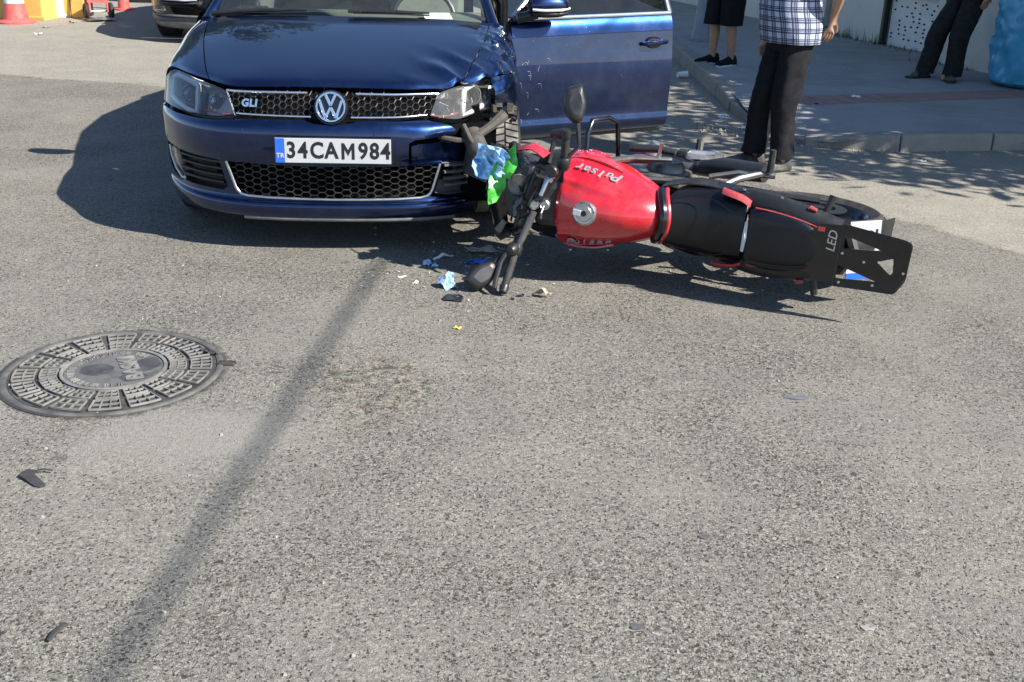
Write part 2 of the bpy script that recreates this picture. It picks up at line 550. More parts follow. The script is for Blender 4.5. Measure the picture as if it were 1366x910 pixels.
# ------------------------------------------------------------------ ground
def asphalt():
    m, nt, b, out = mat_new('worn_asphalt')
    co = coords(nt)
    big = noise_n(nt, co, 0.45, 5, 0.6)
    mid = noise_n(nt, co, 2.6, 6, 0.65)
    sm = ramp(nt, noise_n(nt, co, 1.0, 5, 0.62, 0.4), [(0.38, 0.05), (0.63, 0.95)])     # 1 = polished, closed surface
    fine = noise_n(nt, co, 320, 3, 0.65)
    wob = nd(nt, 'ShaderNodeTexNoise', Scale=70.0, Detail=2.0); nt.links.new(co, wob.inputs['Vector'])
    def warp(amt):
        w = nd(nt, 'ShaderNodeVectorMath', operation='MULTIPLY_ADD'); nt.links.new(wob.outputs['Color'], w.inputs[0])
        w.inputs[1].default_value = (amt, amt, 0); nt.links.new(co, w.inputs[2]); return w.outputs[0]
    cw = warp(0.012)
    v1 = nd(nt, 'ShaderNodeTexVoronoi', Scale=160.0, feature='F1'); nt.links.new(cw, v1.inputs['Vector'])
    ve = nd(nt, 'ShaderNodeTexVoronoi', Scale=160.0, feature='DISTANCE_TO_EDGE'); nt.links.new(cw, ve.inputs['Vector'])
    stone = nd(nt, 'ShaderNodeSeparateColor'); nt.links.new(v1.outputs['Color'], stone.inputs[0])
    # missing stones and open joints: the dark pits
    lost = mth(nt, 'LESS_THAN', stone.outputs[1], mth(nt, 'MULTIPLY_ADD', sm, -0.13, 0.20))
    lost = mth(nt, 'MULTIPLY', lost, ramp(nt, ve.outputs['Distance'], [(0.02, 0.0), (0.16, 1.0)]))
    joint = ramp(nt, ve.outputs['Distance'], [(0.0, 1.0), (0.13, 0.0)])
    jm = ramp(nt, noise_n(nt, co, 60, 3, 0.6), [(0.36, 0.0), (0.52, 1.0)])
    joint = mth(nt, 'MULTIPLY', mth(nt, 'MULTIPLY', joint, jm), mth(nt, 'MULTIPLY_ADD', sm, -0.65, 0.95))
    pn2 = noise_n(nt, co, 46, 3.0, 0.6, 0.5)
    pit2 = mth(nt, 'MULTIPLY', mth(nt, 'SUBTRACT', mth(nt, 'MULTIPLY_ADD', sm, -0.08, 0.41), pn2), 18.0, clamp=True)
    pit = mth(nt, 'MAXIMUM', mth(nt, 'MAXIMUM', lost, pit2), joint)
    # second, smoother and paler laying of asphalt beyond a seam
    sx = nd(nt, 'ShaderNodeSeparateXYZ'); nt.links.new(co, sx.inputs[0])
    seam_y = mth(nt, 'MULTIPLY_ADD', sx.outputs[0], -0.25, 8.78)
    seam_y = mth(nt, 'MULTIPLY_ADD', mth(nt, 'MAXIMUM', sx.outputs[0], 0.0), -1.15, seam_y)
    dy = mth(nt, 'SUBTRACT', sx.outputs[1], mth(nt, 'MULTIPLY_ADD', noise_n(nt, co, 2.2, 5, 0.7), 0.5, mth(nt, 'SUBTRACT', seam_y, 0.25)))
    far = mth(nt, 'MULTIPLY_ADD', dy, 6.0, 0.5, clamp=True)
    pit = mth(nt, 'MULTIPLY', pit, mth(nt, 'MULTIPLY_ADD', far, -0.75, 1.0))
    sc = ramp(nt, stone.outputs[0], [(0.0, (0.112, 0.11, 0.104)), (0.3, (0.19, 0.183, 0.168)), (0.7, (0.285, 0.272, 0.245)), (1.0, (0.385, 0.368, 0.332))])
    sc = mixc(nt, 0.30, sc, ramp(nt, fine, [(0.3, (0.15, 0.146, 0.137)), (0.7, (0.33, 0.315, 0.285))]))
    sc = mixc(nt, mth(nt, 'MULTIPLY', sm, 0.40), sc, (0.215, 0.206, 0.19))
    sc = mixc(nt, 1.0, sc, ramp(nt, mid, [(0.3, (0.88, 0.88, 0.89)), (0.7, (1.08, 1.075, 1.06))]), 'MULTIPLY')
    sc = mixc(nt, 1.0, sc, ramp(nt, big, [(0.35, (0.94, 0.94, 0.95)), (0.65, (1.05, 1.045, 1.03))]), 'MULTIPLY')
    sc = mixc(nt, mth(nt, 'MULTIPLY', far, 0.8), mixc(nt, 1.0, sc, (0.95, 0.945, 0.925), 'MULTIPLY'), mixc(nt, 1.0, sc, (1.22, 1.20, 1.13), 'MULTIPLY'))
    c = mixc(nt, mth(nt, 'MULTIPLY', pit, 0.88), sc, (0.022, 0.021, 0.020))
    seam = mth(nt, 'MULTIPLY', ramp(nt, mth(nt, 'ABSOLUTE', mth(nt, 'ADD', dy, 0.02)), [(0.0, 1.0), (0.035, 0.0)]), ramp(nt, noise_n(nt, co, 7, 4, 0.7), [(0.42, 0), (0.58, 1)]))
    c = mixc(nt, mth(nt, 'MULTIPLY', seam, 0.7), c, (0.06, 0.052, 0.042))
    def blob(cx, cy, rx, ry, soft=0.35, ns=6.0):
        mp = nd(nt, 'ShaderNodeMapping', vector_type='POINT')
        mp.inputs['Location'].default_value = (-cx / rx, -cy / ry, 0); mp.inputs['Scale'].default_value = (1 / rx, 1 / ry, 0)
        nt.links.new(co, mp.inputs[0])
        ln = nd(nt, 'ShaderNodeVectorMath', operation='LENGTH'); nt.links.new(mp.outputs[0], ln.inputs[0])
        d = mth(nt, 'ADD', ln.outputs['Value'], mth(nt, 'MULTIPLY_ADD', noise_n(nt, co, ns, 4), 0.9, -0.45))
        return ramp(nt, d, [(1 - soft, 1), (1.0, 0)])
    # broken-up patch in front of the motorcycle: torn lines and tan crumbs
    pb = blob(-0.46, 3.40, 0.25, 0.34, 0.4)
    vc = nd(nt, 'ShaderNodeTexVoronoi', Scale=15.0, feature='DISTANCE_TO_EDGE'); nt.links.new(warp(0.09), vc.inputs['Vector'])
    brk = ramp(nt, noise_n(nt, co, 24, 4, 0.7), [(0.46, 0), (0.55, 1)])
    crack = mth(nt, 'MULTIPLY', mth(nt, 'MULTIPLY', ramp(nt, vc.outputs['Distance'], [(0.0, 1), (0.13, 0)]), pb), brk)
    c = mixc(nt, mth(nt, 'MULTIPLY', mth(nt, 'MULTIPLY', ramp(nt, noise_n(nt, co, 34, 3), [(0.52, 0), (0.62, 1)]), pb), 0.6), c, (0.36, 0.30, 0.225))
    c = mixc(nt, mth(nt, 'MULTIPLY', crack, 0.85), c, (0.045, 0.038, 0.03))
    # smooth mortar apron below the manhole
    ap = blob(-1.02, 3.02, 0.42, 0.30, 0.5)
    c = mixc(nt, mth(nt, 'MULTIPLY', ap, 0.72), c, mixc(nt, fine, (0.22, 0.21, 0.19), (0.29, 0.278, 0.25)))
    # packed dirt and broken edge round the manhole frame
    mpv = nd(nt, 'ShaderNodeVectorMath', operation='SUBTRACT'); nt.links.new(co, mpv.inputs[0]); mpv.inputs[1].default_value = (-1.396, 3.503, 0)
    mln = nd(nt, 'ShaderNodeVectorMath', operation='LENGTH'); nt.links.new(mpv.outputs[0], mln.inputs[0])
    rr_ = mth(nt, 'ADD', mln.outputs['Value'], mth(nt, 'MULTIPLY_ADD', noise_n(nt, co, 16, 5, 0.7), 0.09, -0.045))
    col = mth(nt, 'MULTIPLY', ramp(nt, rr_, [(0.375, 1), (0.40, 0)]), 0.8)
    c = mixc(nt, col, c, (0.05, 0.047, 0.042))
    # oil spots
    vo = nd(nt, 'ShaderNodeTexVoronoi', Scale=2.6); nt.links.new(warp(0.05), vo.inputs['Vector'])
    c = mixc(nt, mth(nt, 'MULTIPLY', ramp(nt, vo.outputs['Distance'], [(0.04, 1), (0.075, 0)]), 0.5), c, (0.07, 0.066, 0.06))
    c = mixc(nt, 1.0, c, (0.905, 0.892, 0.855), 'MULTIPLY')
    nt.links.new(c, b.inputs['Base Color'])
    b.inputs['Roughness'].default_value = 0.9
    b.inputs['Specular IOR Level'].default_value = 0.2
    h = mth(nt, 'MULTIPLY_ADD', pit, -1.0, mth(nt, 'MULTIPLY', fine, 0.4))
    h = mth(nt, 'ADD', h, mth(nt, 'MULTIPLY', stone.outputs[0], mth(nt, 'MULTIPLY_ADD', sm, -0.4, 0.5)))
    h = mth(nt, 'MULTIPLY_ADD', crack, -2.5, h)
    nb = bump(nt, h, 0.65, 0.004)
    bump(nt, mid, 0.25, 0.02, b, nb)
    return m
M['asphalt'] = asphalt()

def concrete(name, a, bcol, crackk=0.5, sc=1.0):
    m, nt, b, out = mat_new(name)
    co = coords(nt)
    n1 = noise_n(nt, co, 3 * sc, 7, 0.65); n2 = noise_n(nt, co, 90 * sc, 3)
    c = mixc(nt, n1, a, bcol)
    c = mixc(nt, ramp(nt, n2, [(0.3, 0.35), (0.6, 0)]), c, tuple(x * 0.55 for x in a))
    st = ramp(nt, noise_n(nt, co, 1.2 * sc, 6, 0.7, 0.8), [(0.48, 0), (0.72, 1)])
    c = mixc(nt, mth(nt, 'MULTIPLY', st, crackk), c, tuple(x * 0.6 for x in a))
    nt.links.new(c, b.inputs['Base Color'])
    b.inputs['Roughness'].default_value = 0.9
    b.inputs['Specular IOR Level'].default_value = 0.2
    bump(nt, mth(nt, 'ADD', n2, mth(nt, 'MULTIPLY', n1, 2)), 0.5, 0.006, b)
    return m
M['concrete'] = concrete('pavement_concrete', (0.25, 0.245, 0.235), (0.38, 0.37, 0.35))
M['kerb'] = concrete('kerb_concrete', (0.23, 0.21, 0.185), (0.34, 0.315, 0.275), 0.5, 2.0)
M['redpave'] = concrete('red_pavers', (0.29, 0.185, 0.16), (0.38, 0.26, 0.23), 0.4, 3.0)
M['rubble'] = concrete('crumbled_mortar', (0.30, 0.275, 0.22), (0.42, 0.38, 0.31), 0.2, 4.0)

def plane_grid(name, x0, x1, y0, y1, z, mat, nx=1, ny=1):
    mb = MB()
    X, Y = np.meshgrid(np.linspace(x0, x1, nx + 1), np.linspace(y0, y1, ny + 1))
    mb.grid(np.stack([X, Y, np.full_like(X, z)], -1))
    return mb.build(name, mat, smooth=0, fix=False)

road = plane_grid('road', -250, 250, -60, 440, 0.0, M['asphalt'])
road['kind'] = 'structure'
road['label'] = 'worn grey asphalt road with exposed aggregate'
# ------------------------------------------------------------------ pavement and kerb
KE = [(12.0, 8.6, .12), (6.2, 8.15, .12), (3.635, 7.85, .11), (2.68, 7.66, .105), (2.18, 7.63, .06), (1.97, 7.86, .025), (1.84, 8.43, .03), (1.75, 8.75, .055), (1.766, 9.68, .10), (1.74, 10.94, .12), (1.717, 12.49, .12), (1.62, 16.0, .12), (1.2, 26.0, .12)]
def zpav(x, y):
    d = ((x - 1.98) ** 2 + (y - 8.05) ** 2) / 0.36
    return 0.105 - 0.085 * math.exp(-d)
def offset_in(pts, w):
    out = []
    for i, p in enumerate(pts):
        a = Vector(pts[max(0, i - 1)][:2]); b = Vector(pts[min(len(pts) - 1, i + 1)][:2])
        t = (b - a).normalized(); nrm = Vector((t.y, -t.x))
        out.append((p[0] + nrm.x * w, p[1] + nrm.y * w))
    return out
ins = offset_in(KE, 0.055)
poly = ins + [(30, 26), (30, 8.6)]
xs, ys = np.meshgrid(np.arange(1.2, 13, .35), np.arange(7.5, 26, .35))
V2, T2, L2 = cdt(poly, (), np.stack([xs.ravel(), ys.ravel()], 1), seg=0.35)
mb = MB(); mb.add([(x, y, zpav(x, y)) for x, y in V2], T2)
pavement = mb.build('pavement', M['concrete'], smooth=60)
tag(pavement, 'grey concrete pavement in the shade behind the plaid shirt man', None, kind='structure')
# kerb stones, one by one
def resample(pts, L):
    P = [Vector(p) for p in pts]; out = [P[0].copy()]; acc = 0.0
    for a, b in zip(P[:-1], P[1:]):
        d = (b - a).length; t = L - acc
        while t <= d:
            out.append(a + (b - a) * (t / d)); t += L
        acc = (acc + d) % L if True else acc
        acc = d - (t - L)
    return out
kpts = resample(KE, 0.72)
for a, b in zip(kpts[:-1], kpts[1:]):
    t = (b - a); t2 = Vector((t.x, t.y, 0)).normalized(); nrm = Vector((t2.y, -t2.x, 0))
    g = 0.006
    a2, b2 = a + t2 * g, b - t2 * g
    j = random.uniform(-.006, .006)
    mb = MB()
    vs = []
    for p, zt in ((a2, a.z), (b2, b.z)):
        z1 = max(zt, .012) + .014 + j
        vs += [Vector((p.x, p.y, -.06)) - nrm * (.012 + j), Vector((p.x, p.y, z1 - .012)) , Vector((p.x, p.y, z1)) + nrm * .015, Vector((p.x, p.y, z1)) + nrm * .132, Vector((p.x, p.y, -.06)) + nrm * .132]
    mb.add(vs, [(0, 1, 6, 5), (1, 2, 7, 6), (2, 3, 8, 7), (3, 4, 9, 8), (4, 3, 2, 1, 0), (5, 6, 7, 8, 9), (0, 5, 9, 4)])
    ko = mb.build('kerb_stone', M['kerb'], pavement, smooth=0, bevel=0.012, seg=2)
    for v in ko.data.vertices: v.co.z += .006 * noise.noise(v.co * 9) * (v.co.z > 0); v.co.x += .006 * noise.noise(v.co * 7 + Vector((5, 0, 0))); v.co.y += .006 * noise.noise(v.co * 7 + Vector((0, 9, 0)))
# red paver strip let into the pavement
for k in range(26):
    u0, u1 = k / 26, (k + 1) / 26
    A, B = Vector((2.30, 9.10)), Vector((6.6, 10.55))
    e = (B - A); L = e.length; e.normalize(); n2 = Vector((-e.y, e.x))
    for r_ in range(2):
        p0 = A + e * (L * u0 + .004) + n2 * (-.19 + .19 * r_ + .003); p1 = A + e * (L * u1 - .004) + n2 * (.0 + .19 * r_ - .19 + .187)
        q = [p0, A + e * (L * u1 - .004) + n2 * (-.19 + .19 * r_ + .003), p1, A + e * (L * u0 + .004) + n2 * (.19 * r_ - .003)]
        mb = MB(); mb.prism([(v.x, v.y) for v in q], .03, Matrix.Translation((0, 0, zpav(p0.x, p0.y) - .024 + random.uniform(-.0015, .0015))))
        mb.build('red_paver', M['redpave'], pavement, smooth=0)
# crumbled mortar and grit at the broken corner: countless
mb = MB()
for k in range(420):
    t = RNG.random()
    x = 1.35 + 1.3 * RNG.random(); y = 8.35 - .55 * (x - 1.35) / 1.3 + RNG.normal(0, .13)
    s = .006 + .016 * RNG.random() ** 2
    mb.box((x, y, max(0.0, zpav(x, y) - .1 if x < 1.9 else 0) + s * .3), (s * 1.4, s, s), Matrix.Rotation(RNG.random() * 6, 3, 'Z') @ Matrix.Rotation(RNG.random(), 3, 'X'), (.6, .7))
for k in range(900):
    i_ = RNG.integers(1, len(kpts) - 1); q_ = kpts[i_].lerp(kpts[i_ - 1], RNG.random()); dd = (kpts[i_] - kpts[i_ - 1]).normalized(); off = abs(RNG.normal(.02, .09))
    s = .003 + .010 * RNG.random() ** 3
    mb.box((q_.x - dd.y * off, q_.y + dd.x * off, s * .3), (s * 1.5, s, s * .8), Matrix.Rotation(RNG.random() * 6, 3, 'Z'), (.6, .7))
o = mb.build('mortar_grit', M['rubble'], smooth=0, fix=False)
tag(o, 'pale crumbled mortar grit scattered along the broken kerb corner', 'grit', kind='stuff')

# ------------------------------------------------------------------ building on the right
M['plaster'] = concrete('dirty_plaster', (0.60, 0.565, 0.49), (0.72, 0.68, 0.60), 0.45, 1.2)
M['whitepanel'] = pm('white_painted_metal', (0.66, 0.66, 0.63), 0.5, var=0.08, dust=0.35, scale=4, dustcol=(0.30, 0.28, 0.24))
M['roofing'] = concrete('roof_concrete', (0.2, 0.19, 0.18), (0.3, 0.29, 0.27))
bE = Vector((0.31, -0.951, 0)); bN = Vector((-0.951, -0.31, 0))
bld = thing('shop_building', 'low plastered shop building with white perforated vent panel behind the pavement', 'building', (4.30, 13.45, 0.0), math.atan2(bE.y, bE.x))
# local: x along the facade towards the camera, y into the building is +y?  -> rotate: local y = (-ex_y, ex_x) = (0.951, 0.31): into the building
def bpart(name, x0, x1, y0, y1, z0, z1, mat, parent=None, bevel=0.008):
    mb = MB(); mb.box(((x0 + x1) / 2, (y0 + y1) / 2, (z0 + z1) / 2), (x1 - x0, y1 - y0, z1 - z0))
    return mb.build(name, mat, parent or bld, smooth=0, bevel=bevel, seg=1)
bpart('wall', -1.12, 0.0, 0.0, 0.30, 0, 3.2, M['plaster'])
bpart('wall', 1.42, 2.35, -0.38, 0.30, 0, 3.2, M['plaster'])
bpart('wall', 2.36, 7.2, -0.02, 0.30, 0, 3.2, M['plaster'])
bpart('wall', -8.0, -2.45, 0.02, 0.32, 0, 3.2, M['plaster'])
bpart('inner_wall', -8.0, 7.2, 1.6, 1.8, 0, 3.15, M['plaster'])
bpart('lintel', -2.44, 1.415, 0.03, 0.29, 2.5, 3.19, M['plaster'])
bpart('roof', -8.2, 7.4, -0.55, 5.0, 3.21, 3.36, M['roofing'])
bpart('door_step', -2.4, -1.13, -0.25, 0.25, 0.02, 0.15, M['concrete'])
d = bpart('door', -2.40, -1.45, 0.12, 0.17, 0.16, 2.45, M['whitepanel'])
bpart('door_vent', -2.02, -1.82, 0.105, 0.119, 0.62, 0.80, M['void'], d, 0)
bpart('door_frame', -1.44, -1.36, 0.06, 0.22, 0.16, 2.48, M['plaster'])
bpart('down_pipe', 0.012, 0.07, -0.05, 0.02, 0.06, 2.49, M['blk'])
bpart('sill', 0.09, 1.40, -0.10, 0.24, 0.70, 0.75, M['plaster'])
bpart('shop_window', 0.10, 1.40, 0.12, 0.14, 0.76, 2.49, M['darkglass'])
pn = bpart('vent_panel', 0.09, 1.40, 0.02, 0.05, 0.10, 0.695, M['whitepanel'])
for i in range(9):
    for j in range(11):
        if RNG.random() < 0.45: continue
        mb = MB(); x = .16 + j * .115 + RNG.normal(0, .015); z = .20 + i * .052 + RNG.normal(0, .006)
        mb.lathe([(0.0001, .0), (.0105, .0), (.0105, .004), (.0001, .004)], 8, Matrix.Translation((x, .0175, z)) @ Matrix.Rotation(-math.pi / 2, 4, 'X') @ Matrix.Scale(1.9, 4, (1, 0, 0)))
        mb.build('vent_hole', M['void'], pn, smooth=0)
# weeds and dirt along the wall foot: countless
M['weed'] = pm('dry_weed', (0.085, 0.095, 0.03), 0.8, var=0.4)
M['soil'] = concrete('soil', (0.10, 0.085, 0.065), (0.17, 0.145, 0.11), 0.3, 5)
mb = MB()
for k in range(260):
    s_ = RNG.uniform(-1.0, 2.2); p = Vector((4.30, 13.45, 0)) + bE * s_ + bN * (abs(RNG.normal(.05, .07)) + (0.38 if s_ > 1.35 else 0))
    hgt = RNG.uniform(.02, .10) * (1.6 if s_ < .1 else .6)
    a = RNG.random() * 6.28; w = .006
    z0 = zpav(p.x, p.y)
    t = Vector((math.cos(a), math.sin(a), 0)) * w
    lean = Vector((RNG.normal(0, .03), RNG.normal(0, .03), hgt))
    mb.add([p + Vector((0, 0, z0)) - t, p + Vector((0, 0, z0)) + t, p + Vector((0, 0, z0)) + lean], [(0, 1, 2)])
o = mb.build('wall_foot_weeds', M['weed'], smooth=0, fix=False)
tag(o, 'thin dry weeds growing along the foot of the plaster wall', 'weeds', kind='stuff')

# ------------------------------------------------------------------ trees (out of frame: they give the dappled shade and the reflections)
def leafmat(name, col):
    m, nt, b, out = mat_new(name)
    co = coords(nt)
    c = mixc(nt, noise_n(nt, co, 3, 3), tuple(x * .6 for x in col), tuple(x * 1.5 for x in col))
    nt.links.new(c, b.inputs['Base Color']); b.inputs['Roughness'].default_value = 0.55
    tl = nd(nt, 'ShaderNodeBsdfTranslucent'); nt.links.new(c, tl.inputs[0])
    mx = nd(nt, 'ShaderNodeMixShader'); mx.inputs[0].default_value = 0.3
    nt.links.new(b.outputs[0], mx.inputs[1]); nt.links.new(tl.outputs[0], mx.inputs[2]); nt.links.new(mx.outputs[0], out.inputs[0])
    return m
M['leaf'] = leafmat('tree_leaf', (0.055, 0.085, 0.022))
M['bark'] = concrete('bark', (0.09, 0.075, 0.06), (0.17, 0.145, 0.12), 0.5, 4)
def tree(label, base, hgt, crown, rad, nclump, perclump, leaf=.09, seed=1, group='street trees', trunk=.13):
    rg = np.random.default_rng(seed)
    t = thing('street_tree', label, 'tree', base, group=group)
    b = Vector(base); c = Vector(crown) - b
    mb = MB()
    fork = Vector((c.x * .25, c.y * .25, c.z - rad[2] * .75))
    mb.tube([(0, 0, -.1), (0.03, 0, fork.z * .5), fork], [trunk, trunk * .8, trunk * .65], 10)
    cl = []
    for k in range(nclump):
        d = rg.normal(size=3); d /= np.linalg.norm(d); r_ = rg.random() ** .45
        q = Vector((c.x + d[0] * rad[0] * r_, c.y + d[1] * rad[1] * r_, c.z + d[2] * rad[2] * r_)); cl.append(q)
    for k in range(min(9, nclump)):
        q = cl[k]; m_ = fork.lerp(q, .5) + Vector((rg.normal(0, .12), rg.normal(0, .12), .1))
        mb.tube([fork, m_, q], [trunk * .42, trunk * .25, .012], 6)
    mb.build('trunk', M['bark'], t, smooth=60)
    mb = MB()
    vs = []; n = 0
    for q in cl:
        cr = rg.uniform(.25, .55) * rad[0] / 2
        P = rg.normal(size=(perclump, 3)) * cr * .55 + np.array(q)
        A = rg.normal(size=(perclump, 3)); A /= np.linalg.norm(A, axis=1, keepdims=True)
        B = rg.normal(size=(perclump, 3)); B -= A * (A * B).sum(1, keepdims=True); B /= np.linalg.norm(B, axis=1, keepdims=True)
        s = leaf * rg.uniform(.6, 1.3, (perclump, 1))
        vs.append(np.stack([P - A * s, P + B * s * .45, P + A * s, P - B * s * .45], 1))
    Vv = np.concatenate(vs).reshape(-1, 3)
    F = np.arange(len(Vv)).reshape(-1, 4)
    me = bpy.data.meshes.new('crown'); me.from_pydata(Vv.tolist(), [], F.tolist())
    link('crown', me, M['leaf'], t)
    return t
tree('leafy street tree on the pavement corner beyond the right edge', (5.1, 8.75, .1), 4.2, (5.25, 7.0, 3.0), (1.9, 1.6, 1.0), 50, 62, seed=3)
tree('leafy street tree leaning over the side road beyond the right edge', (6.9, 8.7, .1), 4.4, (6.5, 5.75, 3.2), (1.4, .9, .7), 22, 60, seed=13)
tree('leafy street tree further along the shaded pavement', (6.6, 9.2, .1), 5.0, (6.3, 9.4, 4.2), (1.9, 1.7, 1.3), 60, 110, leaf=.11, seed=9)
tree('tall tree standing behind the parked black car', (-6.6, 21.5, 0), 9, (-5.6, 20.5, 6.6), (2.5, 2.4, 2.6), 80, 120, leaf=.16, seed=5, trunk=.2)
tree('tall broad tree behind the black car and the barriers', (-10.5, 20.5, 0), 9, (-10.5, 20.2, 5.8), (3.2, 2.4, 2.8), 90, 120, leaf=.17, seed=6, trunk=.22)

# ------------------------------------------------------------------ overhead cable on two poles (its soft shadow crosses the road)
def sh(x, y, H): return Vector((x - SUN_TRAVEL.x / SUN_TRAVEL.z * H * 1.0, y - SUN_TRAVEL.y / SUN_TRAVEL.z * H, H)) if False else Vector((x, y, 0)) - SUN_TRAVEL * (H / -SUN_TRAVEL.z)
g0, g1 = Vector((-0.655, 4.58)), Vector((-0.86, 1.9))
gd = (g0 - g1) / (g0 - g1).length
H = 5.2
pA, pB = g1 - gd * 24, g0 + gd * 31
cA, cB = sh(pA.x, pA.y, H), sh(pB.x, pB.y, H)
mb = MB(); mb.tube([cA.lerp(cB, i / 24) + Vector((0, 0, -.18 * 4 * (i / 24) * (1 - i / 24) + .165)) for i in range(25)], 0.0135, 10)
o = mb.build('overhead_cable', M['blk']); tag(o, 'thick black overhead cable bundle hanging above the road', 'cable')
for p, lb in ((cA, 'steel utility pole behind the camera'), (cB, 'steel utility pole far down the street')):
    t = thing('utility_pole', lb, 'pole', (p.x, p.y, 0), group='cable poles')
    mb = MB(); mb.tube([(0, 0, -.2), (0, 0, H + .4)], [.11, .07], 14); mb.build('pole', M['steel'], t)
    mb = MB(); mb.box((0, 0, H + .06), (.5, .07, .07)); mb.build('cross_arm', M['steel'], t, smooth=0, bevel=.006)

# painted steel post on the pavement
t = thing('lamp_post', 'blue-grey flared steel lamp post on the pavement beside shorts wearer', 'post', (2.14, 13.25, .11))
M['postpaint'] = pm('blue_grey_paint', (0.19, 0.225, 0.26), 0.5, var=0.15, dust=0.3, scale=7)
mb = MB(); mb.lathe([(.135, 0), (.13, .03), (.105, .25), (.088, .5), (.08, 1.2), (.06, 5.5)], 20, cap=True); mb.build('post', M['postpaint'], t)
mb = MB(); mb.lathe([(.16, -.01), (.16, .02), (.13, .025)], 20, cap=True); mb.build('base_plate', M['postpaint'], t)
mb = MB(); mb.tube([(0, 0, 5.45), (-.5, 0, 5.9), (-1.2, 0, 6.0)], .035, 8); mb.build('arm', M['postpaint'], t)
mb = MB(); mb.box((-1.4, 0, 5.98), (.5, .2, .1), None, (.8, .6)); mb.build('lamp_head', M['grey'], t, smooth=0, bevel=.02)

# ------------------------------------------------------------------ manhole
M['iron'] = pm('cast_iron', (0.032, 0.030, 0.028), 0.65, 0.3, var=0.3, scale=12, dust=0.75, dustcol=(0.14, 0.125, 0.105), bmp=0.3)
M['ironworn'] = pm('worn_cast_iron', (0.215, 0.206, 0.19), 0.5, 0.25, var=0.35, scale=14, dust=0.5, dustcol=(0.20, 0.185, 0.16))
M['ironframe'] = pm('frame_iron', (0.10, 0.097, 0.092), 0.55, 0.35, var=0.35, scale=9, dust=0.8, dustcol=(0.19, 0.175, 0.15))
M['ironcentre'] = pm('dusty_iron', (0.15, 0.146, 0.14), 0.6, 0.3, var=0.2, scale=11, dust=1.0, dustcol=(0.035, 0.035, 0.036))
M['smudge'] = pm('worn_dark_iron', (0.06, 0.06, 0.062), 0.6, 0.3, var=0.3, scale=18, dust=0.35, dustcol=(0.13, 0.12, 0.11))
mh = thing('manhole_cover', 'round cast iron manhole cover with gridded blocks and raised lettering', 'manhole cover', (-1.396, 3.503, 0), R(0))
mb = MB(); mb.lathe([(.372, -.02), (.372, .003), (.368, .006), (.354, .006), (.350, .003), (.350, -.02)], 96); mb.build('frame_ring', M['ironframe'], mh)
mb = MB(); mb.lathe([(.0005, .0012), (.346, .0012), (.3485, -.01)], 96); mb.build('cover_plate', M['iron'], mh)
mb = MB(); mb.lathe([(.180, .004), (.180, .0105), (.172, .0115), (.168, .0105), (.168, .004)], 72); mb.build('inner_ring', M['ironworn'], mh)
mb = MB(); mb.lathe([(.0005, .0062), (.166, .006)], 48); mb.build('centre_disc', M['ironcentre'], mh)
mb = MB(); mb.prism([(.392 * math.cos(a), .392 * math.sin(a)) for a in np.linspace(R(168), R(262), 24)] + [(.360 * math.cos(a), .360 * math.sin(a)) for a in np.linspace(R(262), R(168), 24)], .003, Matrix.Translation((0.006, 0.004, 0))); mb.build('gap_shade', M['tar'], mh, smooth=0)  # gap beside the frame, its shade drawn as a flat dark crescent
def arcbar(mb, r, a0, a1, w, z0, z1, n=6):
    vs, fs = [], []
    for i in range(n + 1):
        a = a0 + (a1 - a0) * i / n
        for rr, z in ((r - w, z0), (r - w * .7, z1), (r + w * .7, z1), (r + w, z0)):
            vs.append((rr * math.cos(a), rr * math.sin(a), z))
    for i in range(n):
        for k in range(3): fs.append((i * 4 + k, i * 4 + k + 1, i * 4 + k + 5, i * 4 + k + 4))
    fs += [(0, 1, 2, 3), (n * 4 + 3, n * 4 + 2, n * 4 + 1, n * 4)]
    mb.add(vs, fs)
def radbar(mb, a, r0, r1, w, z0, z1):
    t = Vector((-math.sin(a), math.cos(a), 0)); d = Vector((math.cos(a), math.sin(a), 0))
    vs = []
    for r_ in (r0, r1):
        for s_, z in ((-w, z0), (-w * .7, z1), (w * .7, z1), (w, z0)): vs.append(d * r_ + t * s_ + Vector((0, 0, z)))
    mb.add(vs, [(0, 1, 5, 4), (1, 2, 6, 5), (2, 3, 7, 6), (0, 1, 2, 3), (7, 6, 5, 4)])
for (r0, r1, nb_, nr_, na_) in ((.262, .332, 16, 2, 3), (.190, .244, 16, 2, 3)):
    for k in range(nb_):
        a0 = 2 * math.pi * k / nb_ + .045 + .05; a1 = 2 * math.pi * (k + 1) / nb_ - .045 + .05
        mb = MB()
        for i in range(nr_ + 1): arcbar(mb, r0 + (r1 - r0) * i / nr_, a0, a1, .0025, .0035, .0100)
        for i in range(na_ + 1): radbar(mb, a0 + (a1 - a0) * i / na_, r0, r1, .0023, .0035, .0098)
        mb.build('rib_block', M['ironworn'], mh, smooth=0, fix=False)
text_obj('lettering', 'BASKI', .082, M['ironworn'], mh, Matrix.Translation((.055, .015, .0062)) @ Matrix.Rotation(R(118), 4, 'Z'), extrude=.004, bold=.002, space=1.05)
for i in range(26):
    a = R(60 + i * 9.5 + RNG.normal(0, .8))          # worn raised marks round the centre
    mb = MB()
    radbar(mb, a - .03, .130, .156, .0025, .005, .0098)
    if i % 2: radbar(mb, a + .03, .130, .156, .0025, .005, .0098)
    if i % 3: arcbar(mb, RNG.choice([.132, .143, .154]), a - .04, a + .04, .0025, .005, .0098, 2)
    mb.build('worn_relief', M['ironworn'], mh, smooth=0, fix=False)
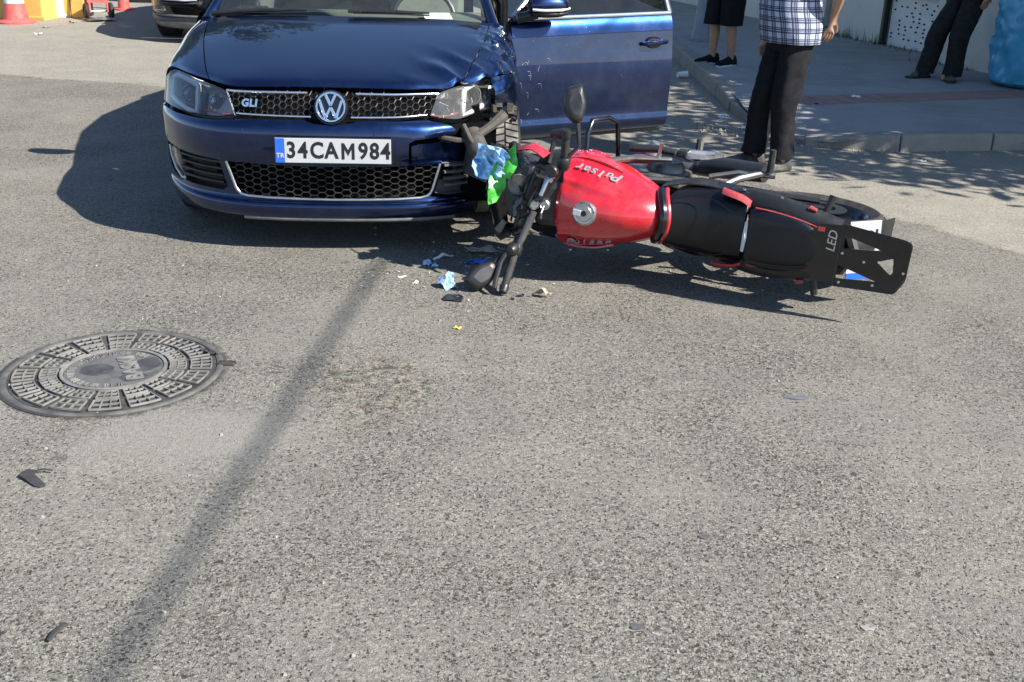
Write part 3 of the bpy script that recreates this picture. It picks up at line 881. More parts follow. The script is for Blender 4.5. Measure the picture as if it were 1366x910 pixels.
for cx_, cy_, rx_, ry_ in ((-.055, -.01, .062, .05), (.095, .05, .05, .06), (.085, -.06, .05, .035)):
    mb = MB(); mb.prism([(cx_ + rx_ * math.cos(a) * (1 + .28 * noise.noise(Vector((math.cos(a) * 1.7, math.sin(a) * 1.7, cx_ * 40)))), cy_ + ry_ * math.sin(a) * (1 + .28 * noise.noise(Vector((math.cos(a) * 1.7 + 4, math.sin(a) * 1.7, cx_ * 40))))) for a in np.linspace(0, 2 * math.pi, 40, endpoint=False)], .0006, Matrix.Translation((0, 0, .0063))); mb.build('tar_smudge', M['smudge'], mh, smooth=0)
mb = MB(); mb.box((.375, .085, .003), (.06, .035, .012)); mb.build('hinge_lug', M['iron'], mh, smooth=0, bevel=.004)
# ------------------------------------------------------------------ blue saloon car (local: x to the picture's right, y backwards from the bumper, z up)
CAR = thing('blue_car', 'dark blue saloon car with crushed front corner and its front door open', 'car', (-.846, 4.91, 0), .0565)
def mirror_cols(rows):
    out = []
    for r_ in rows:
        out.append([(-x, y, z) for x, y, z in r_[:0:-1]] + list(r_))
    return out
FX = [  # rows bottom -> top ; cols centre -> wheel arch
 [(0, .075, .150), (.25, .085, .150), (.45, .12, .150), (.58, .19, .150), (.69, .29, .150), (.77, .40, .150), (.82, .50, .152), (.85, .60, .155)],
 [(0, .020, .172), (.25, .030, .172), (.45, .066, .172), (.595, .135, .172), (.71, .237, .174), (.79, .352, .178), (.838, .47, .185), (.862, .60, .19)],
 [(0, .004, .205), (.25, .014, .205), (.45, .052, .205), (.60, .120, .206), (.717, .222, .21), (.797, .34, .215), (.846, .46, .222), (.868, .60, .228)],
 [(0, .006, .238), (.25, .016, .238), (.45, .054, .238), (.60, .122, .24), (.718, .224, .245), (.798, .342, .252), (.848, .46, .26), (.871, .60, .265)],
 [(0, .036, .256), (.25, .046, .256), (.45, .080, .256), (.595, .146, .258), (.71, .243, .262), (.792, .356, .27), (.846, .468, .278), (.873, .60, .28)],
 [(0, .032, .340), (.25, .042, .340), (.45, .076, .340), (.60, .140, .34), (.718, .235, .34), (.80, .348, .345), (.852, .464, .35), (.877, .60, .35)],
 [(0, .018, .425), (.25, .028, .425), (.45, .063, .425), (.60, .130, .425), (.72, .228, .425), (.803, .344, .425), (.856, .462, .425), (.880, .60, .425)],
 [(0, .000, .470), (.25, .010, .470), (.45, .047, .470), (.602, .116, .47), (.722, .218, .47), (.806, .338, .47), (.859, .46, .47), (.882, .60, .47)],
 [(0, -.004, .540), (.25, .006, .540), (.45, .044, .540), (.603, .114, .54), (.723, .216, .54), (.807, .337, .54), (.860, .46, .54), (.884, .60, .54)],
 [(0, .004, .595), (.25, .014, .595), (.45, .053, .592), (.603, .124, .588), (.722, .226, .585), (.806, .345, .585), (.860, .464, .585), (.885, .60, .585)],
 [(0, .034, .630), (.25, .044, .629), (.45, .085, .624), (.600, .160, .615), (.718, .262, .612), (.802, .378, .614), (.857, .485, .616), (.885, .61, .62)],
 [(0, .062, .690), (.25, .072, .689), (.45, .118, .684), (.60, .218, .682), (.714, .322, .682), (.797, .43, .682), (.852, .525, .682), (.883, .64, .68)],
 [(0, .100, .740), (.25, .106, .739), (.45, .146, .732), (.60, .272, .740), (.706, .378, .747), (.787, .487, .754), (.845, .565, .752), (.880, .67, .735)],
 [(0, .118, .757), (.25, .124, .755), (.45, .162, .748), (.60, .300, .756), (.70, .405, .766), (.78, .510, .773), (.84, .590, .770), (.876, .68, .748)],
]
def dent_fascia(p):
    p = p.copy()
    x, y, z = p[:, 0], p[:, 1], p[:, 2]
    k = np.clip((x - .30) / .45, 0, 1) * np.clip((z - .25) / .2, 0, 1)
    n = np.array([noise.noise(Vector((a * 6, b * 6, c * 9))) for a, b, c in p])
    p[:, 1] += k * (.03 + .05 * n) * (x > .3)
    p[:, 2] += k * .012 * n
    return p
FS = Surf(mirror_cols(FX), dent_fascia)
UC = 7.0
def fx(x, z):
    return FS.find(x=x, z=z, urange=(0, UC + .02) if x < 0 else (UC - .02, 14))
def fb(b, z, side):
    return FS.find(y=b, z=z, urange=(0, 4) if side < 0 else (10, 14))
lg = [(-.492, .425), (-.455, .300), (-.435, .275), (-.39, .262), (0, .258), (.39, .262), (.435, .275), (.455, .300), (.492, .425), (.25, .418), (0, .416), (-.25, .418)]
fogL = [(-.835, .455), (-.72, .438), (-.53, .425), (-.495, .30), (-.52, .282), (-.70, .285), (-.80, .300), (-.838, .36)]
hlL_x = [(-.845, .735), (-.80, .768), (-.72, .764), (-.63, .752), (-.52, .737), (-.497, .733), (-.447, .636), (-.52, .623), (-.604, .618), (-.70, .619), (-.80, .622), (-.85, .628)]
outline = [fb(.58, .60, -1), fx(-.846, .607), fx(-.79, .604), fx(-.70, .604), fx(-.604, .604), fx(-.52, .609), fx(-.44, .620), fx(-.30, .624), fx(-.12, .625), fx(-.08, .612), fx(0, .606), fx(.08, .612), fx(.12, .625), fx(.30, .624), fx(.44, .620), fx(.52, .603), fx(.565, .580), fx(.555, .562), fx(.48, .550), fx(.38, .545), fx(.352, .530), fx(.348, .43), fx(.50, .432), fx(.46, .29), fx(.445, .268), fx(.55, .255), fx(.645, .250), fx(.64, .215), fx(.62, .178), fx(.45, .165), fx(0, .162), fx(-.45, .165), fx(-.70, .168), fx(-.79, .176), fb(.50, .188, -1), fb(.575, .20, -1), fb(.575, .40, -1)]
panel(FS, outline, [[fx(*q) for q in lg], [fx(*q) for q in fogL]], step=.16, ks=1.6).build('bumper', M['blue'], CAR, smooth=50, fix=False)
# torn lower bumper section on the crushed side
tor = [(.362, .524), (.40, .535), (.50, .536), (.60, .530), (.655, .515), (.668, .47), (.655, .43), (.52, .428), (.364, .430)]
def torn(P):
    P = P.copy(); P[:, 1] += .012 + .10 * (P[:, 0] - .36) * (P[:, 2] - .40); P[:, 2] -= .010 + .05 * (P[:, 0] - .36); return P
panel(FS, [fx(*q) for q in tor], step=.14, ks=1.6, post=torn).build('torn_bumper_section', M['blue'], CAR, smooth=50, fix=False)['label'] = 'torn loose blue bumper section'
# dark inner structure behind the openings
panel(FS, [fb(.57, .60, -1), fx(-.60, .74), fx(0, .74), fx(.60, .74), fx(.64, .60), fx(.62, .20), fx(0, .18), fx(-.62, .18), fb(.57, .20, -1)], step=.35, ks=1.6, off=-.075, thick=0).build('inner_panel', M['void'], CAR, smooth=50, fix=False)
mb = MB(); mb.box((0, .62, .42), (1.36, .55, .46)); mb.build('engine_bay', M['void'], CAR, smooth=0)
mb = MB(); mb.box((0, .17, .40), (1.1, .09, .12)); mb.build('crash_beam', M['void'], CAR, smooth=0, bevel=.01)
# grilles ---------------------------------------------------------------
def on_fascia(x, z, off):
    u, v = fx(x, z); return FS.at(np.array([u]), np.array([v]), np.array([off]))[0]
_ty = {}
def fascia_y(x, z):
    """fast depth lookup on the undented fascia"""
    if 'g' not in _ty:
        U, V, S = FS.samples()
        xs_ = np.linspace(-.6, .6, 121); zs_ = np.linspace(.2, .76, 113)
        g = np.zeros((113, 121)); pts = S.reshape(-1, 3); m_ = (np.abs(pts[:, 0]) < .65)
        pts = pts[m_]
        for i, zz in enumerate(zs_):
            row = pts[np.abs(pts[:, 2] - zz) < .006]
            o_ = np.argsort(row[:, 0]); g[i] = np.interp(xs_, row[o_, 0], row[o_, 1])
        _ty['g'] = g
    i = min(112, max(0, int(round((z - .2) / .005)))); j = min(120, max(0, int(round((x + .6) / .01))))
    return _ty['g'][i, j]
def hexgrille(name, poly, pw, ph, bar, depth, off, parent):
    mb = MB()
    q = np.array(poly); x0, x1, z0, z1 = q[:, 0].min(), q[:, 0].max(), q[:, 1].min(), q[:, 1].max()
    edges = set()
    a = pw / 2; hh = ph / 2
    # flat-top hexagons: width pw, height ph, columns spaced .75 pw
    cx0 = x0 - pw; i = 0
    segs = {}
    while cx0 + i * .75 * pw < x1 + pw:
        cx = cx0 + i * .75 * pw; j = 0
        cz = z0 - ph + (hh if i % 2 else 0)
        while cz < z1 + ph:
            cs = [(cx + a, cz), (cx + a / 2, cz + hh), (cx - a / 2, cz + hh), (cx - a, cz), (cx - a / 2, cz - hh), (cx + a / 2, cz - hh)]
            for k in range(6):
                p, r_ = cs[k], cs[(k + 1) % 6]
                key = tuple(sorted(((round(p[0], 3), round(p[1], 3)), (round(r_[0], 3), round(r_[1], 3)))))
                segs[key] = (p, r_)
            cz += ph
        i += 1
    ks_ = list(segs.values())
    mids = np.array([((p[0] + r_[0]) / 2, (p[1] + r_[1]) / 2) for p, r_ in ks_])
    keep = inpoly(mids, poly)
    for (p, r_), g in zip(ks_, keep):
        if not g: continue
        P = Vector((p[0], fascia_y(p[0], p[1]) + off, p[1])); Q = Vector((r_[0], fascia_y(r_[0], r_[1]) + off, r_[1]))
        d = (Q - P).normalized(); nrm = Vector((0, -1, 0)); s_ = d.cross(nrm).normalized() * bar
        e = Vector((0, depth, 0))
        vs = [P - s_, P + s_, Q + s_, Q - s_, P - s_ * 1.4 + e, P + s_ * 1.4 + e, Q + s_ * 1.4 + e, Q - s_ * 1.4 + e]
        mb.add(vs, [(0, 1, 2, 3), (4, 5, 1, 0), (3, 2, 6, 7)])
    return mb.build(name, M['mesh'], parent, smooth=0, fix=False)
def fpoly(name, poly, off, mat, parent, step=.2, thick=.01):
    return panel(FS, [fx(*q) for q in poly], step=step, ks=1.6, off=off, thick=thick).build(name, mat, parent, smooth=50, fix=False)
ug = [(-.485, .727), (-.43, .640), (0, .640), (.43, .640), (.485, .727), (.25, .735), (0, .738), (-.25, .735)]
hexgrille('upper_grille', ug, .0365, .0290, .0019, .018, .012, CAR)
hexgrille('lower_grille', lg, .050, .0300, .0022, .02, .012, CAR)
fpoly('grille_surround', [(-.50, .742), (-.44, .628), (0, .618), (.44, .628), (.50, .742), (0, .752)], -.022, M['void'], CAR)
def fline(pts, off):
    return [tuple(on_fascia(x, z, off)) for x, z in pts]
def strip(name, pts, w, mat, off=.004, flat=.45, parent=CAR):
    mb = MB(); mb.tube(fline(pts, off), w, 8, flat=flat, upv=(0, 0, 1)); return mb.build(name, mat, parent, smooth=60)
strip('chrome_strip', [(-.483 + i * .0415, .731 + .005 * math.sin(math.pi * (i + .0) / 20)) for i in range(10)], .0055, M['chrome'])
strip('chrome_strip', [(.11 + i * .0415, .735 - .004 * i / 9) for i in range(10)], .0055, M['chrome'])
strip('chrome_strip', [(-.432 + i * .038, .6405 - .002 * i / 9) for i in range(10)], .0045, M['chrome'])
strip('chrome_strip', [(.09 + i * .038, .6385 + .002 * i / 9) for i in range(10)], .0045, M['chrome'])
trim = [(-.492, .424), (-.473, .362), (-.456, .303), (-.446, .285), (-.432, .273), (-.40, .265), (-.30, .261), (-.15, .259), (0, .258), (.15, .259), (.30, .261), (.40, .265), (.432, .273), (.446, .285), (.456, .303), (.473, .362), (.492, .424)]
strip('chrome_trim', trim, .006, M['satin'], .003)
strip('lip_reflection', [(-.42 + i * .07, .168) for i in range(15)], .012, M['grey'], .002, .8)  # lower lip strip; the road's reflection is put into its grey colour
# emblem ------------------------------------------------------------------
EC = Vector((0, fascia_y(0, .685) - .022, .685))
em = MB(); EM = Matrix.Translation(EC) @ Matrix.Rotation(R(90 - 14), 4, 'X')   # local z towards the viewer
em.lathe([(.055, -.006), (.055, .004), (.060, .010), (.066, .010), (.0705, .004), (.0705, -.012)], 48, EM)
E0 = em.build('emblem', M['chrome'], CAR)
mb = MB(); mb.lathe([(.0005, .001), (.0605, .001)], 40, EM); mb.build('backing', M['blkgloss'], E0)
def stroke(mb, pts, w, h):
    for a, b in zip(pts[:-1], pts[1:]):
        a = Vector((*a, 0)); b = Vector((*b, 0)); d = (b - a).normalized(); n_ = Vector((-d.y, d.x, 0)) * w / 2
        mb.prism([tuple((a - n_)[:2]), tuple((b - n_)[:2]), tuple((b + n_)[:2]), tuple((a + n_)[:2])], h, EM @ Matrix.Translation((0, 0, .002)))
mb = MB()
stroke(mb, [(-.022, .054), (0, .006), (.022, .054)], .0125, .007)
mb.build('letter', M['chrome'], E0, smooth=0, bevel=.0012, seg=1)
mb = MB()
stroke(mb, [(-.050, .030), (-.024, -.048), (0, -.002)], .0125, .0066); stroke(mb, [(.050, .030), (.024, -.048), (0, -.002)], .0125, .0062)
mb.build('letter', M['chrome'], E0, smooth=0, bevel=.0012, seg=1)
mb = MB(); mb.lathe([(.0005, -.011), (.077, -.011), (.080, -.03)], 40, EM); mb.build('emblem_recess', M['blkgloss'], CAR)
text_obj('grille_badge', 'GLI', .046, M['chrome'], CAR, frame((-.372, fascia_y(-.372, .69) - .004, .688), (1, -.13, 0), (0, .25, 1)), extrude=.004, bold=.0022, shear=.12, space=1.1)
# number plate --------------------------------------------------------------
PL = Matrix.Translation((.012, -.020, .500)) @ Matrix.Rotation(R(90), 4, 'X')
mb = MB(); mb.box((0, 0, 0), (.528, .120, .010)); o = mb.build('plate_holder', M['blk'], CAR, smooth=0, bevel=.003); o.matrix_local = PL @ Matrix.Translation((0, 0, .001))
mb = MB(); mb.box((0, 0, .0065), (.520, .112, .003)); o = mb.build('number_plate', M['plate'], CAR, smooth=0, bevel=.001, seg=1); o.matrix_local = PL
NPL = o
mb = MB(); mb.box((-.2385, 0, .0084), (.041, .110, .0012)); mb.build('country_band', M['plateblue'], NPL, smooth=0)
text_obj('country_code', 'TR', .030, M['plate'], NPL, Matrix.Translation((-.2385, -.024, .0094)), extrude=.0004, bold=.0006)
for ch, x in zip('34CAM984', (-.188, -.136, -.073, -.008, .067, .135, .186, .236)):
    if ch == 'M':
        mm = MB(); hh_, ww_, q_ = .037, .029, .0062
        mm.prism([(-ww_, -hh_), (-ww_ + 2 * q_, -hh_), (-ww_ + 2 * q_, hh_ - .026), (0, -hh_ + .016), (ww_ - 2 * q_, hh_ - .026), (ww_ - 2 * q_, -hh_), (ww_, -hh_), (ww_, hh_), (ww_ - 2 * q_ + .001, hh_), (0, -hh_ + .042), (-ww_ + 2 * q_ - .001, hh_), (-ww_, hh_)], .0012, Matrix.Translation((x, 0, .0082)))
        mm.build('plate_character', M['ink'], NPL, smooth=0); continue
    text_obj('plate_character', ch, .102, M['ink'], NPL, Matrix.Translation((x, -.001, .0086)) @ Matrix.Diagonal((.86, 1.0, 1, 1)), extrude=.0008, bold=.0026)

# fog lamp pockets ----------------------------------------------------------
for sgn in (-1, 1):
    fp = [(sgn * -x, z) for x, z in fogL]
    if sgn > 0: fp = [(.502, .424), (.60, .427), (.655, .424), (.66, .32), (.645, .275), (.52, .272), (.468, .285), (.49, .36)]
    pk = fpoly('fog_lamp_pocket', fp, -.045, M['blk'] if sgn < 0 else M['grey'], CAR, thick=-.045)
    for k, z in enumerate((.315, .348, .381, .412)):
        xs_ = np.linspace(.515, .745 if sgn < 0 else .648, 8)
        mb = MB(); mb.tube(fline([(sgn * x, z + .03 * (x - .5)) for x in xs_], -.014), .0085, 6, flat=1.9, upv=(0, 0, 1)); mb.build('slat', M['blk'] if sgn < 0 else M['grey'], pk, smooth=30)
    if sgn < 0:
        lp = [(-.822, .428), (-.775, .430), (-.752, .37), (-.735, .300), (-.757, .297), (-.79, .33), (-.815, .38)]
        fl = fpoly('fog_lamp', lp, -.018, M['chrome'], CAR, step=.12)
        fpoly('lens', lp, -.006, M['lens'], fl, step=.12, thick=.008)
        mb = MB(); mb.tube(fline([(-.826, .432), (-.818, .38), (-.793, .327), (-.757, .292), (-.735, .295)], -.004), .005, 6); mb.build('lamp_trim', M['white'], fl)
# headlamps -------------------------------------------------------------------
def headlamp(sgn):
    op = [fb(.615, .72, sgn)] + [fx(-sgn * -1 * (-x) if False else sgn * abs(x), z) for x, z in hlL_x] + [fb(.60, .635, sgn)]
    root = bpy.data.objects.new('headlight', None); COL.objects.link(root); root.parent = CAR
    broken = sgn > 0
    post = None
    if broken:
        def post(P):
            P = P.copy(); k = np.clip((P[:, 0] - .44) / .35, 0, 1)
            P[:, 1] += .035 * k + .015; P[:, 0] -= .075 * k; P[:, 2] -= .005 * k
            return P
        root['label'] = 'smashed headlight with cracked cover'
    a = panel(FS, op, step=.2, ks=1.6, off=-.085, thick=-.075, post=post); a.build('housing', M['lampgrey'] if not broken else M['satin'], root, smooth=50, fix=False)
    sub = lambda pts: [fx(sgn * abs(x), z) for x, z in pts]
    def seg(pts, off, r_, mat, nm, flat=1.0):
        P = []
        for x, z in pts:
            u, v = fx(sgn * abs(x), z); P.append(FS.at(np.array([u]), np.array([v]), np.array([off]))[0])
        P = np.array(P)
        if post: P = post(P)
        mb = MB(); mb.tube([tuple(p) for p in P], r_, 8, flat=flat); return mb.build(nm, mat, root)
    # light guide frame round the projector
    seg([(-.655, .735), (-.72, .750), (-.790, .757), (-.812, .745), (-.815, .70), (-.812, .660), (-.78, .648), (-.70, .632), (-.650, .630), (-.648, .66), (-.653, .70), (-.655, .735)], -.016, .0125, M['guide'], 'light_guide')
    if not broken: seg([(-.50, .728), (-.56, .738), (-.63, .747), (-.655, .750)], -.022, .005, M['chrome'], 'upper_trim')
    seg([(-.455, .643), (-.52, .637), (-.57, .640), (-.62, .646)], -.02, .0028, M['redlens'], 'red_accent')
    def disc(x, z, off, r_, mat, nm, dome=.4):
        u, v = fx(sgn * abs(x), z)
        p = FS.at(np.array([u]), np.array([v]), np.array([off]))
        if post: p = post(p)
        p = Vector(p[0])
        T = Matrix.Translation(p) @ Matrix.Rotation(R(90), 4, 'X') @ Matrix.Rotation(R(-18 * sgn), 4, 'Y')
        mb = MB(); mb.lathe([(.0005, r_ * dome), (r_ * .5, r_ * dome * .82), (r_ * .85, r_ * dome * .35), (r_, 0)], 24, T); o = mb.build(nm, mat, root)
        return o, T
    if not broken:
        o, T = disc(-.735, .700, -.055, .042, M['bulb'], 'projector')
        mb = MB(); mb.lathe([(.043, -.01), (.043, .006), (.047, .008), (.049, .0), (.049, -.012)], 28, T); mb.build('ring', M['chrome'], root)
        o, T = disc(-.575, .690, -.05, .032, M['bulb'], 'high_beam')
        mb = MB(); mb.lathe([(.033, -.01), (.033, .006), (.037, .008), (.039, .0), (.039, -.012)], 28, T); mb.build('ring', M['chrome'], root)
        fpoly('reflector', [(-.64, .745), (-.515, .73), (-.475, .66), (-.55, .645), (-.64, .64)], -.07, M['lampgrey'], root, step=.15)
        fpoly('reflector', [(-.80, .75), (-.665, .742), (-.66, .645), (-.80, .655)], -.075, M['bulb'], root, step=.15)
        panel(FS, [fb(.625, .735, sgn), fx(-.846, .732), fx(-.835, .70), fx(-.845, .675), fb(.61, .67, sgn)], step=.15, ks=1.6, off=-.02).build('side_marker', M['amber'], root, smooth=50, fix=False)
    else:
        o, T = disc(.735, .712, -.05, .040, M['void'], 'projector_hole', .1)
        mb = MB(); mb.lathe([(.041, -.01), (.041, .006), (.046, .008), (.048, .0), (.048, -.012)], 28, T); mb.build('ring', M['satin'], root)
        for k in range(34):                      # splinters of the lens and reflector
            x = RNG.uniform(.46, .80); z = RNG.uniform(.625, .745)
            u, v = fx(x, z); p = post(FS.at(np.array([u]), np.array([v]), np.array([-RNG.uniform(.0, .05)])))[0]
            s_ = RNG.uniform(.008, .03)
            A = Vector(RNG.normal(size=3)).normalized() * s_; B = Vector(RNG.normal(size=3)).normalized() * s_ * .5
            mb = MB(); p = Vector(p); n_ = A.cross(B).normalized() * .0015
            mb.add([p - A, p + B, p + A * .7, p - A + n_, p + B + n_, p + A * .7 + n_], [(0, 1, 2), (5, 4, 3), (0, 3, 4, 1), (1, 4, 5, 2), (2, 5, 3, 0)])
            mb.build('shard', random.choice([M['chrome'], M['white'], M['satin'], M['blk'], M['satin']]), root, smooth=0)
    panel(FS, op, step=.16, ks=1.6, off=0.0, thick=.006, post=post).build('lens', M['lens'] if not broken else M['brokenlens'], root, smooth=50, fix=False)
    return root
headlamp(-1); headlamp(1)
# black seams under the lamps and hood edge
# hood and fenders ------------------------------------------------------------
TX = [
 [(0, .118, .757), (.25, .124, .755), (.45, .162, .748), (.60, .300, .756), (.70, .405, .766), (.78, .510, .773), (.84, .590, .770), (.878, .645, .72), (.884, .62, .60), (.880, .60, .42), (.868, .60, .22)],
 [(0, .165, .792), (.25, .172, .790), (.455, .212, .784), (.612, .345, .788), (.715, .455, .796), (.792, .560, .798), (.850, .645, .784), (.885, .70, .725), (.889, .70, .60), (.884, .70, .42), (.870, .70, .22)],
 [(0, .320, .840), (.26, .33, .838), (.475, .37, .831), (.640, .48, .832), (.738, .58, .836), (.808, .67, .830), (.860, .75, .802), (.890, .80, .735), (.893, .80, .60), (.886, .80, .42), (.872, .80, .22)],
 [(0, .600, .905), (.28, .605, .903), (.505, .63, .897), (.675, .70, .888), (.765, .78, .882), (.826, .86, .866), (.868, .92, .825), (.892, .95, .745), (.894, .95, .60), (.887, .95, .42), (.873, .95, .22)],
 [(0, .850, .955), (.29, .86, .953), (.535, .88, .946), (.70, .93, .931), (.782, .98, .918), (.838, 1.03, .893), (.873, 1.07, .843), (.892, 1.10, .755), (.893, 1.12, .60), (.887, 1.12, .42), (.873, 1.12, .22)],
 [(0, 1.060, .988), (.30, 1.07, .986), (.555, 1.10, .978), (.715, 1.15, .960), (.79, 1.20, .944), (.842, 1.26, .915), (.874, 1.31, .86), (.891, 1.345, .765), (.892, 1.345, .60), (.886, 1.345, .42), (.872, 1.345, .22)],
]
def fold(t): return np.abs(((t) % 1.0) - .5) * 2
def dent_top(p):
    p = p.copy()
    x, y, z = p[:, 0], p[:, 1], p[:, 2]
    # crease that lifts the bonnet's crushed corner
    d = np.hypot((x - .60) / .20, (y - .30) / .22)
    k = np.exp(-d ** 2 * 1.2)
    n = np.array([noise.noise(Vector((a * 7, b * 7, 3))) for a, b, c in p])
    w = fold(x * 3.3 + y * 4.1 + n * .35)
    p[:, 2] += k * (.030 * np.maximum(0, w - .45) * 1.6 - .004) + k * .010 * n
    p[:, 1] += k * .030
    # crumpled fender top
    kf = np.exp(-(((x - .80) / .10) ** 2 + ((y - .80) / .30) ** 2)) * (z > .5)
    n2 = np.array([noise.noise(Vector((a * 11, b * 8, c * 11))) for a, b, c in p])
    w2 = fold(y * 5.2 + x * 3 + n2 * .7)
    p[:, 2] += kf * (.024 * np.abs(w2 - .5) * 2 - .012 + .016 * n2)
    p[:, 0] += kf * (.022 * w2 - .012)
    ks_ = np.exp(-(((y - .70) / .25) ** 2)) * (x > .86) * (z < .8)
    p[:, 0] += ks_ * (.018 * n2 - .010)
    return p
TS = Surf(mirror_cols(TX), dent_top)
TC = 10.0
def tuv(c, v, side): return (TC + side * c, v)
hood = [tuv(0, .10, 1), tuv(1, .10, 1), tuv(2, .10, 1), tuv(2.5, .12, 1), tuv(2.86, .14, 1), tuv(2.96, 1, 1), tuv(3.02, 2, 1), tuv(3.12, 3, 1), tuv(3.2, 4, 1), tuv(3.25, 4.85, 1), tuv(2, 4.9, 1), tuv(0, 4.9, 1), tuv(2, 4.9, -1), tuv(3.25, 4.85, -1), tuv(3.2, 4, -1), tuv(3.12, 3, -1), tuv(3.02, 2, -1), tuv(2.96, 1, -1), tuv(2.86, .14, -1), tuv(2.5, .12, -1), tuv(2, .10, -1), tuv(1, .10, -1)]
# notch for the emblem
panel(TS, hood, step=.13, ks=.9, thick=.018).build('hood', M['blue'], CAR, smooth=60, fix=False)
def tside(b, z, side): return TS.find(y=b, z=z, urange=(0, 3.7) if side < 0 else (16.3, 20))
for side in (-1, 1):
    arch = []
    for k in range(15):
        a = R(142 - k * (142 + 2) / 14)
        arch.append(tside(.89 + .352 * math.cos(a), .315 + .352 * math.sin(a), side))
    o_ = [tuv(2.90, .16, side), tuv(4, .10, side), tuv(5, .10, side), tuv(6, .10, side), tuv(7, .12, side), tside(.635, .66, side), tside(.62, .60, side)] + arch + [tside(1.245, .225, side), tside(1.335, .225, side), tside(1.335, .60, side), tuv(7, 4.95, side), tuv(6, 4.95, side), tuv(5, 4.95, side), tuv(4, 4.93, side), tuv(3.30, 4.9, side), tuv(3.25, 4, side), tuv(3.17, 3, side), tuv(3.07, 2, side), tuv(3.01, 1, side)]
    if side < 0: o_ = o_[::-1]
    f_ = panel(TS, o_, step=.13, ks=.9, thick=.014).build('fender', M['blue'], CAR, smooth=60, fix=False)
    if side > 0: f_['label'] = 'crumpled blue fender over the front wheel'
mb = MB(); mb.box((0, .78, .66), (1.20, .50, .05)); mb.build('bay_cover', M['void'], CAR, smooth=0)
mb = MB(); mb.box((0, .30, .70), (.90, .20, .05)); mb.build('slam_panel', M['void'], CAR, smooth=0)
for side in (-1, 1):
    mb = MB(); mb.box((side * .60, .95, .52), (.03, .9, .62)); mb.build('inner_wing', M['void'], CAR, smooth=0)
# wheels -----------------------------------------------------------------------
def car_wheel(parent, x, y, r_=.325, w=.225, side=1, dusty=False, steer=0.0):
    root = bpy.data.objects.new('wheel', None); COL.objects.link(root); root.parent = parent
    root.location = (x, y, r_); root.rotation_euler = (0, R(90) * side, 0)
    root.rotation_euler = (Matrix.Rotation(steer, 3, 'Z') @ Matrix.Rotation(R(90) * side, 3, 'Y')).to_euler()
    h = w / 2; ri = r_ * .67
    mb = MB(); mb.lathe([(ri, -h * .9), (ri + .02, -h), (r_ - .03, -h), (r_ - .008, -h * .86), (r_, -h * .6), (r_, h * .6), (r_ - .008, h * .86), (r_ - .03, h), (ri + .02, h), (ri, h * .9)], 56); mb.build('tyre', M['rubber'], root)
    mb = MB()
    for k in range(60):
        a = 2 * math.pi * k / 60
        for z0, z1, tw in ((-h * .86, -h * .30, .14), (-h * .22, h * .22, -.1), (h * .30, h * .86, .14)):
            p = []
            for rr in (r_ - .004, r_ + .006):
                for aa, zz in ((a, z0), (a + .078, z0), (a + .078 + tw * .3, z1), (a + tw * .3, z1)): p.append((rr * math.cos(aa), rr * math.sin(aa), zz))
            mb.add(p, [(4, 5, 6, 7), (0, 1, 5, 4), (1, 2, 6, 5), (2, 3, 7, 6), (3, 0, 4, 7)])
    mb.build('tread', M['dustrubber'] if dusty else M['rubber'], root, smooth=0)
    mb = MB(); mb.lathe([(ri, h * .85), (ri - .012, h * .8), (ri - .02, -h * .8), (ri, -h * .85)], 40); mb.build('rim', M['satin'], root)
    mb = MB()
    for k in range(10):
        a = 2 * math.pi * k / 10 + (.12 if k % 2 else -.12)
        mb.tube([(.04 * math.cos(a), .04 * math.sin(a), h * .62), (ri * .98 * math.cos(a), ri * .98 * math.sin(a), h * .7)], [.022, .016], 6)
    mb.lathe([(.0005, h * .75), (.05, h * .72), (.06, h * .55)], 20); mb.build('spokes', M['satin'], root)
    mb = MB(); mb.lathe([(.0005, h * .1), (ri * .8, h * .1), (ri * .8, -h * .1)], 32); mb.build('brake_disc', M['steel'], root)
    return root
car_wheel(CAR, -.765, .89, side=-1)
car_wheel(CAR, .765, .87, side=1, dusty=True, steer=R(4))
car_wheel(CAR, -.765, 3.54, side=-1); car_wheel(CAR, .765, 3.54, side=1)
mb = MB(); mb.box((.68, .47, .38), (.17, .08, .36)); mb.build('wheel_liner', M['void'], CAR, smooth=0)
mb = MB(); mb.box((.66, .30, .40), (.14, .28, .34)); mb.build('lamp_bracket', M['void'], CAR, smooth=0)
rows = [[(.735, .44, .772), (.80, .50, .775), (.85, .58, .77), (.882, .67, .74)], [(.75, .42, .70), (.82, .49, .70), (.868, .58, .70), (.888, .69, .69)], [(.765, .43, .64), (.83, .505, .63), (.872, .59, .63), (.889, .70, .625)], [(.785, .46, .595), (.84, .53, .585), (.875, .60, .578), (.889, .71, .572)]]
FR_ = Surf(rows); Uq, Vq = np.meshgrid(np.linspace(0, 3, 37), np.linspace(0, 3, 37)); Gq = FR_.raw(Uq, Vq)
for i in range(37):
    for j in range(37):
        p = Gq[i, j]; n_ = noise.noise(Vector((p[0] * 13, p[1] * 9, p[2] * 12))); w_ = fold(p[2] * 7 + p[0] * 6 + n_ * .5)
        Gq[i, j] = p + np.array((.012 * n_, -.018 * abs(n_) + .010 * w_, 0))
mb = MB(); mb.grid(Gq); mb.build('crushed_fender_nose', M['blue'], CAR, smooth=40, fix=False, solid=.003)
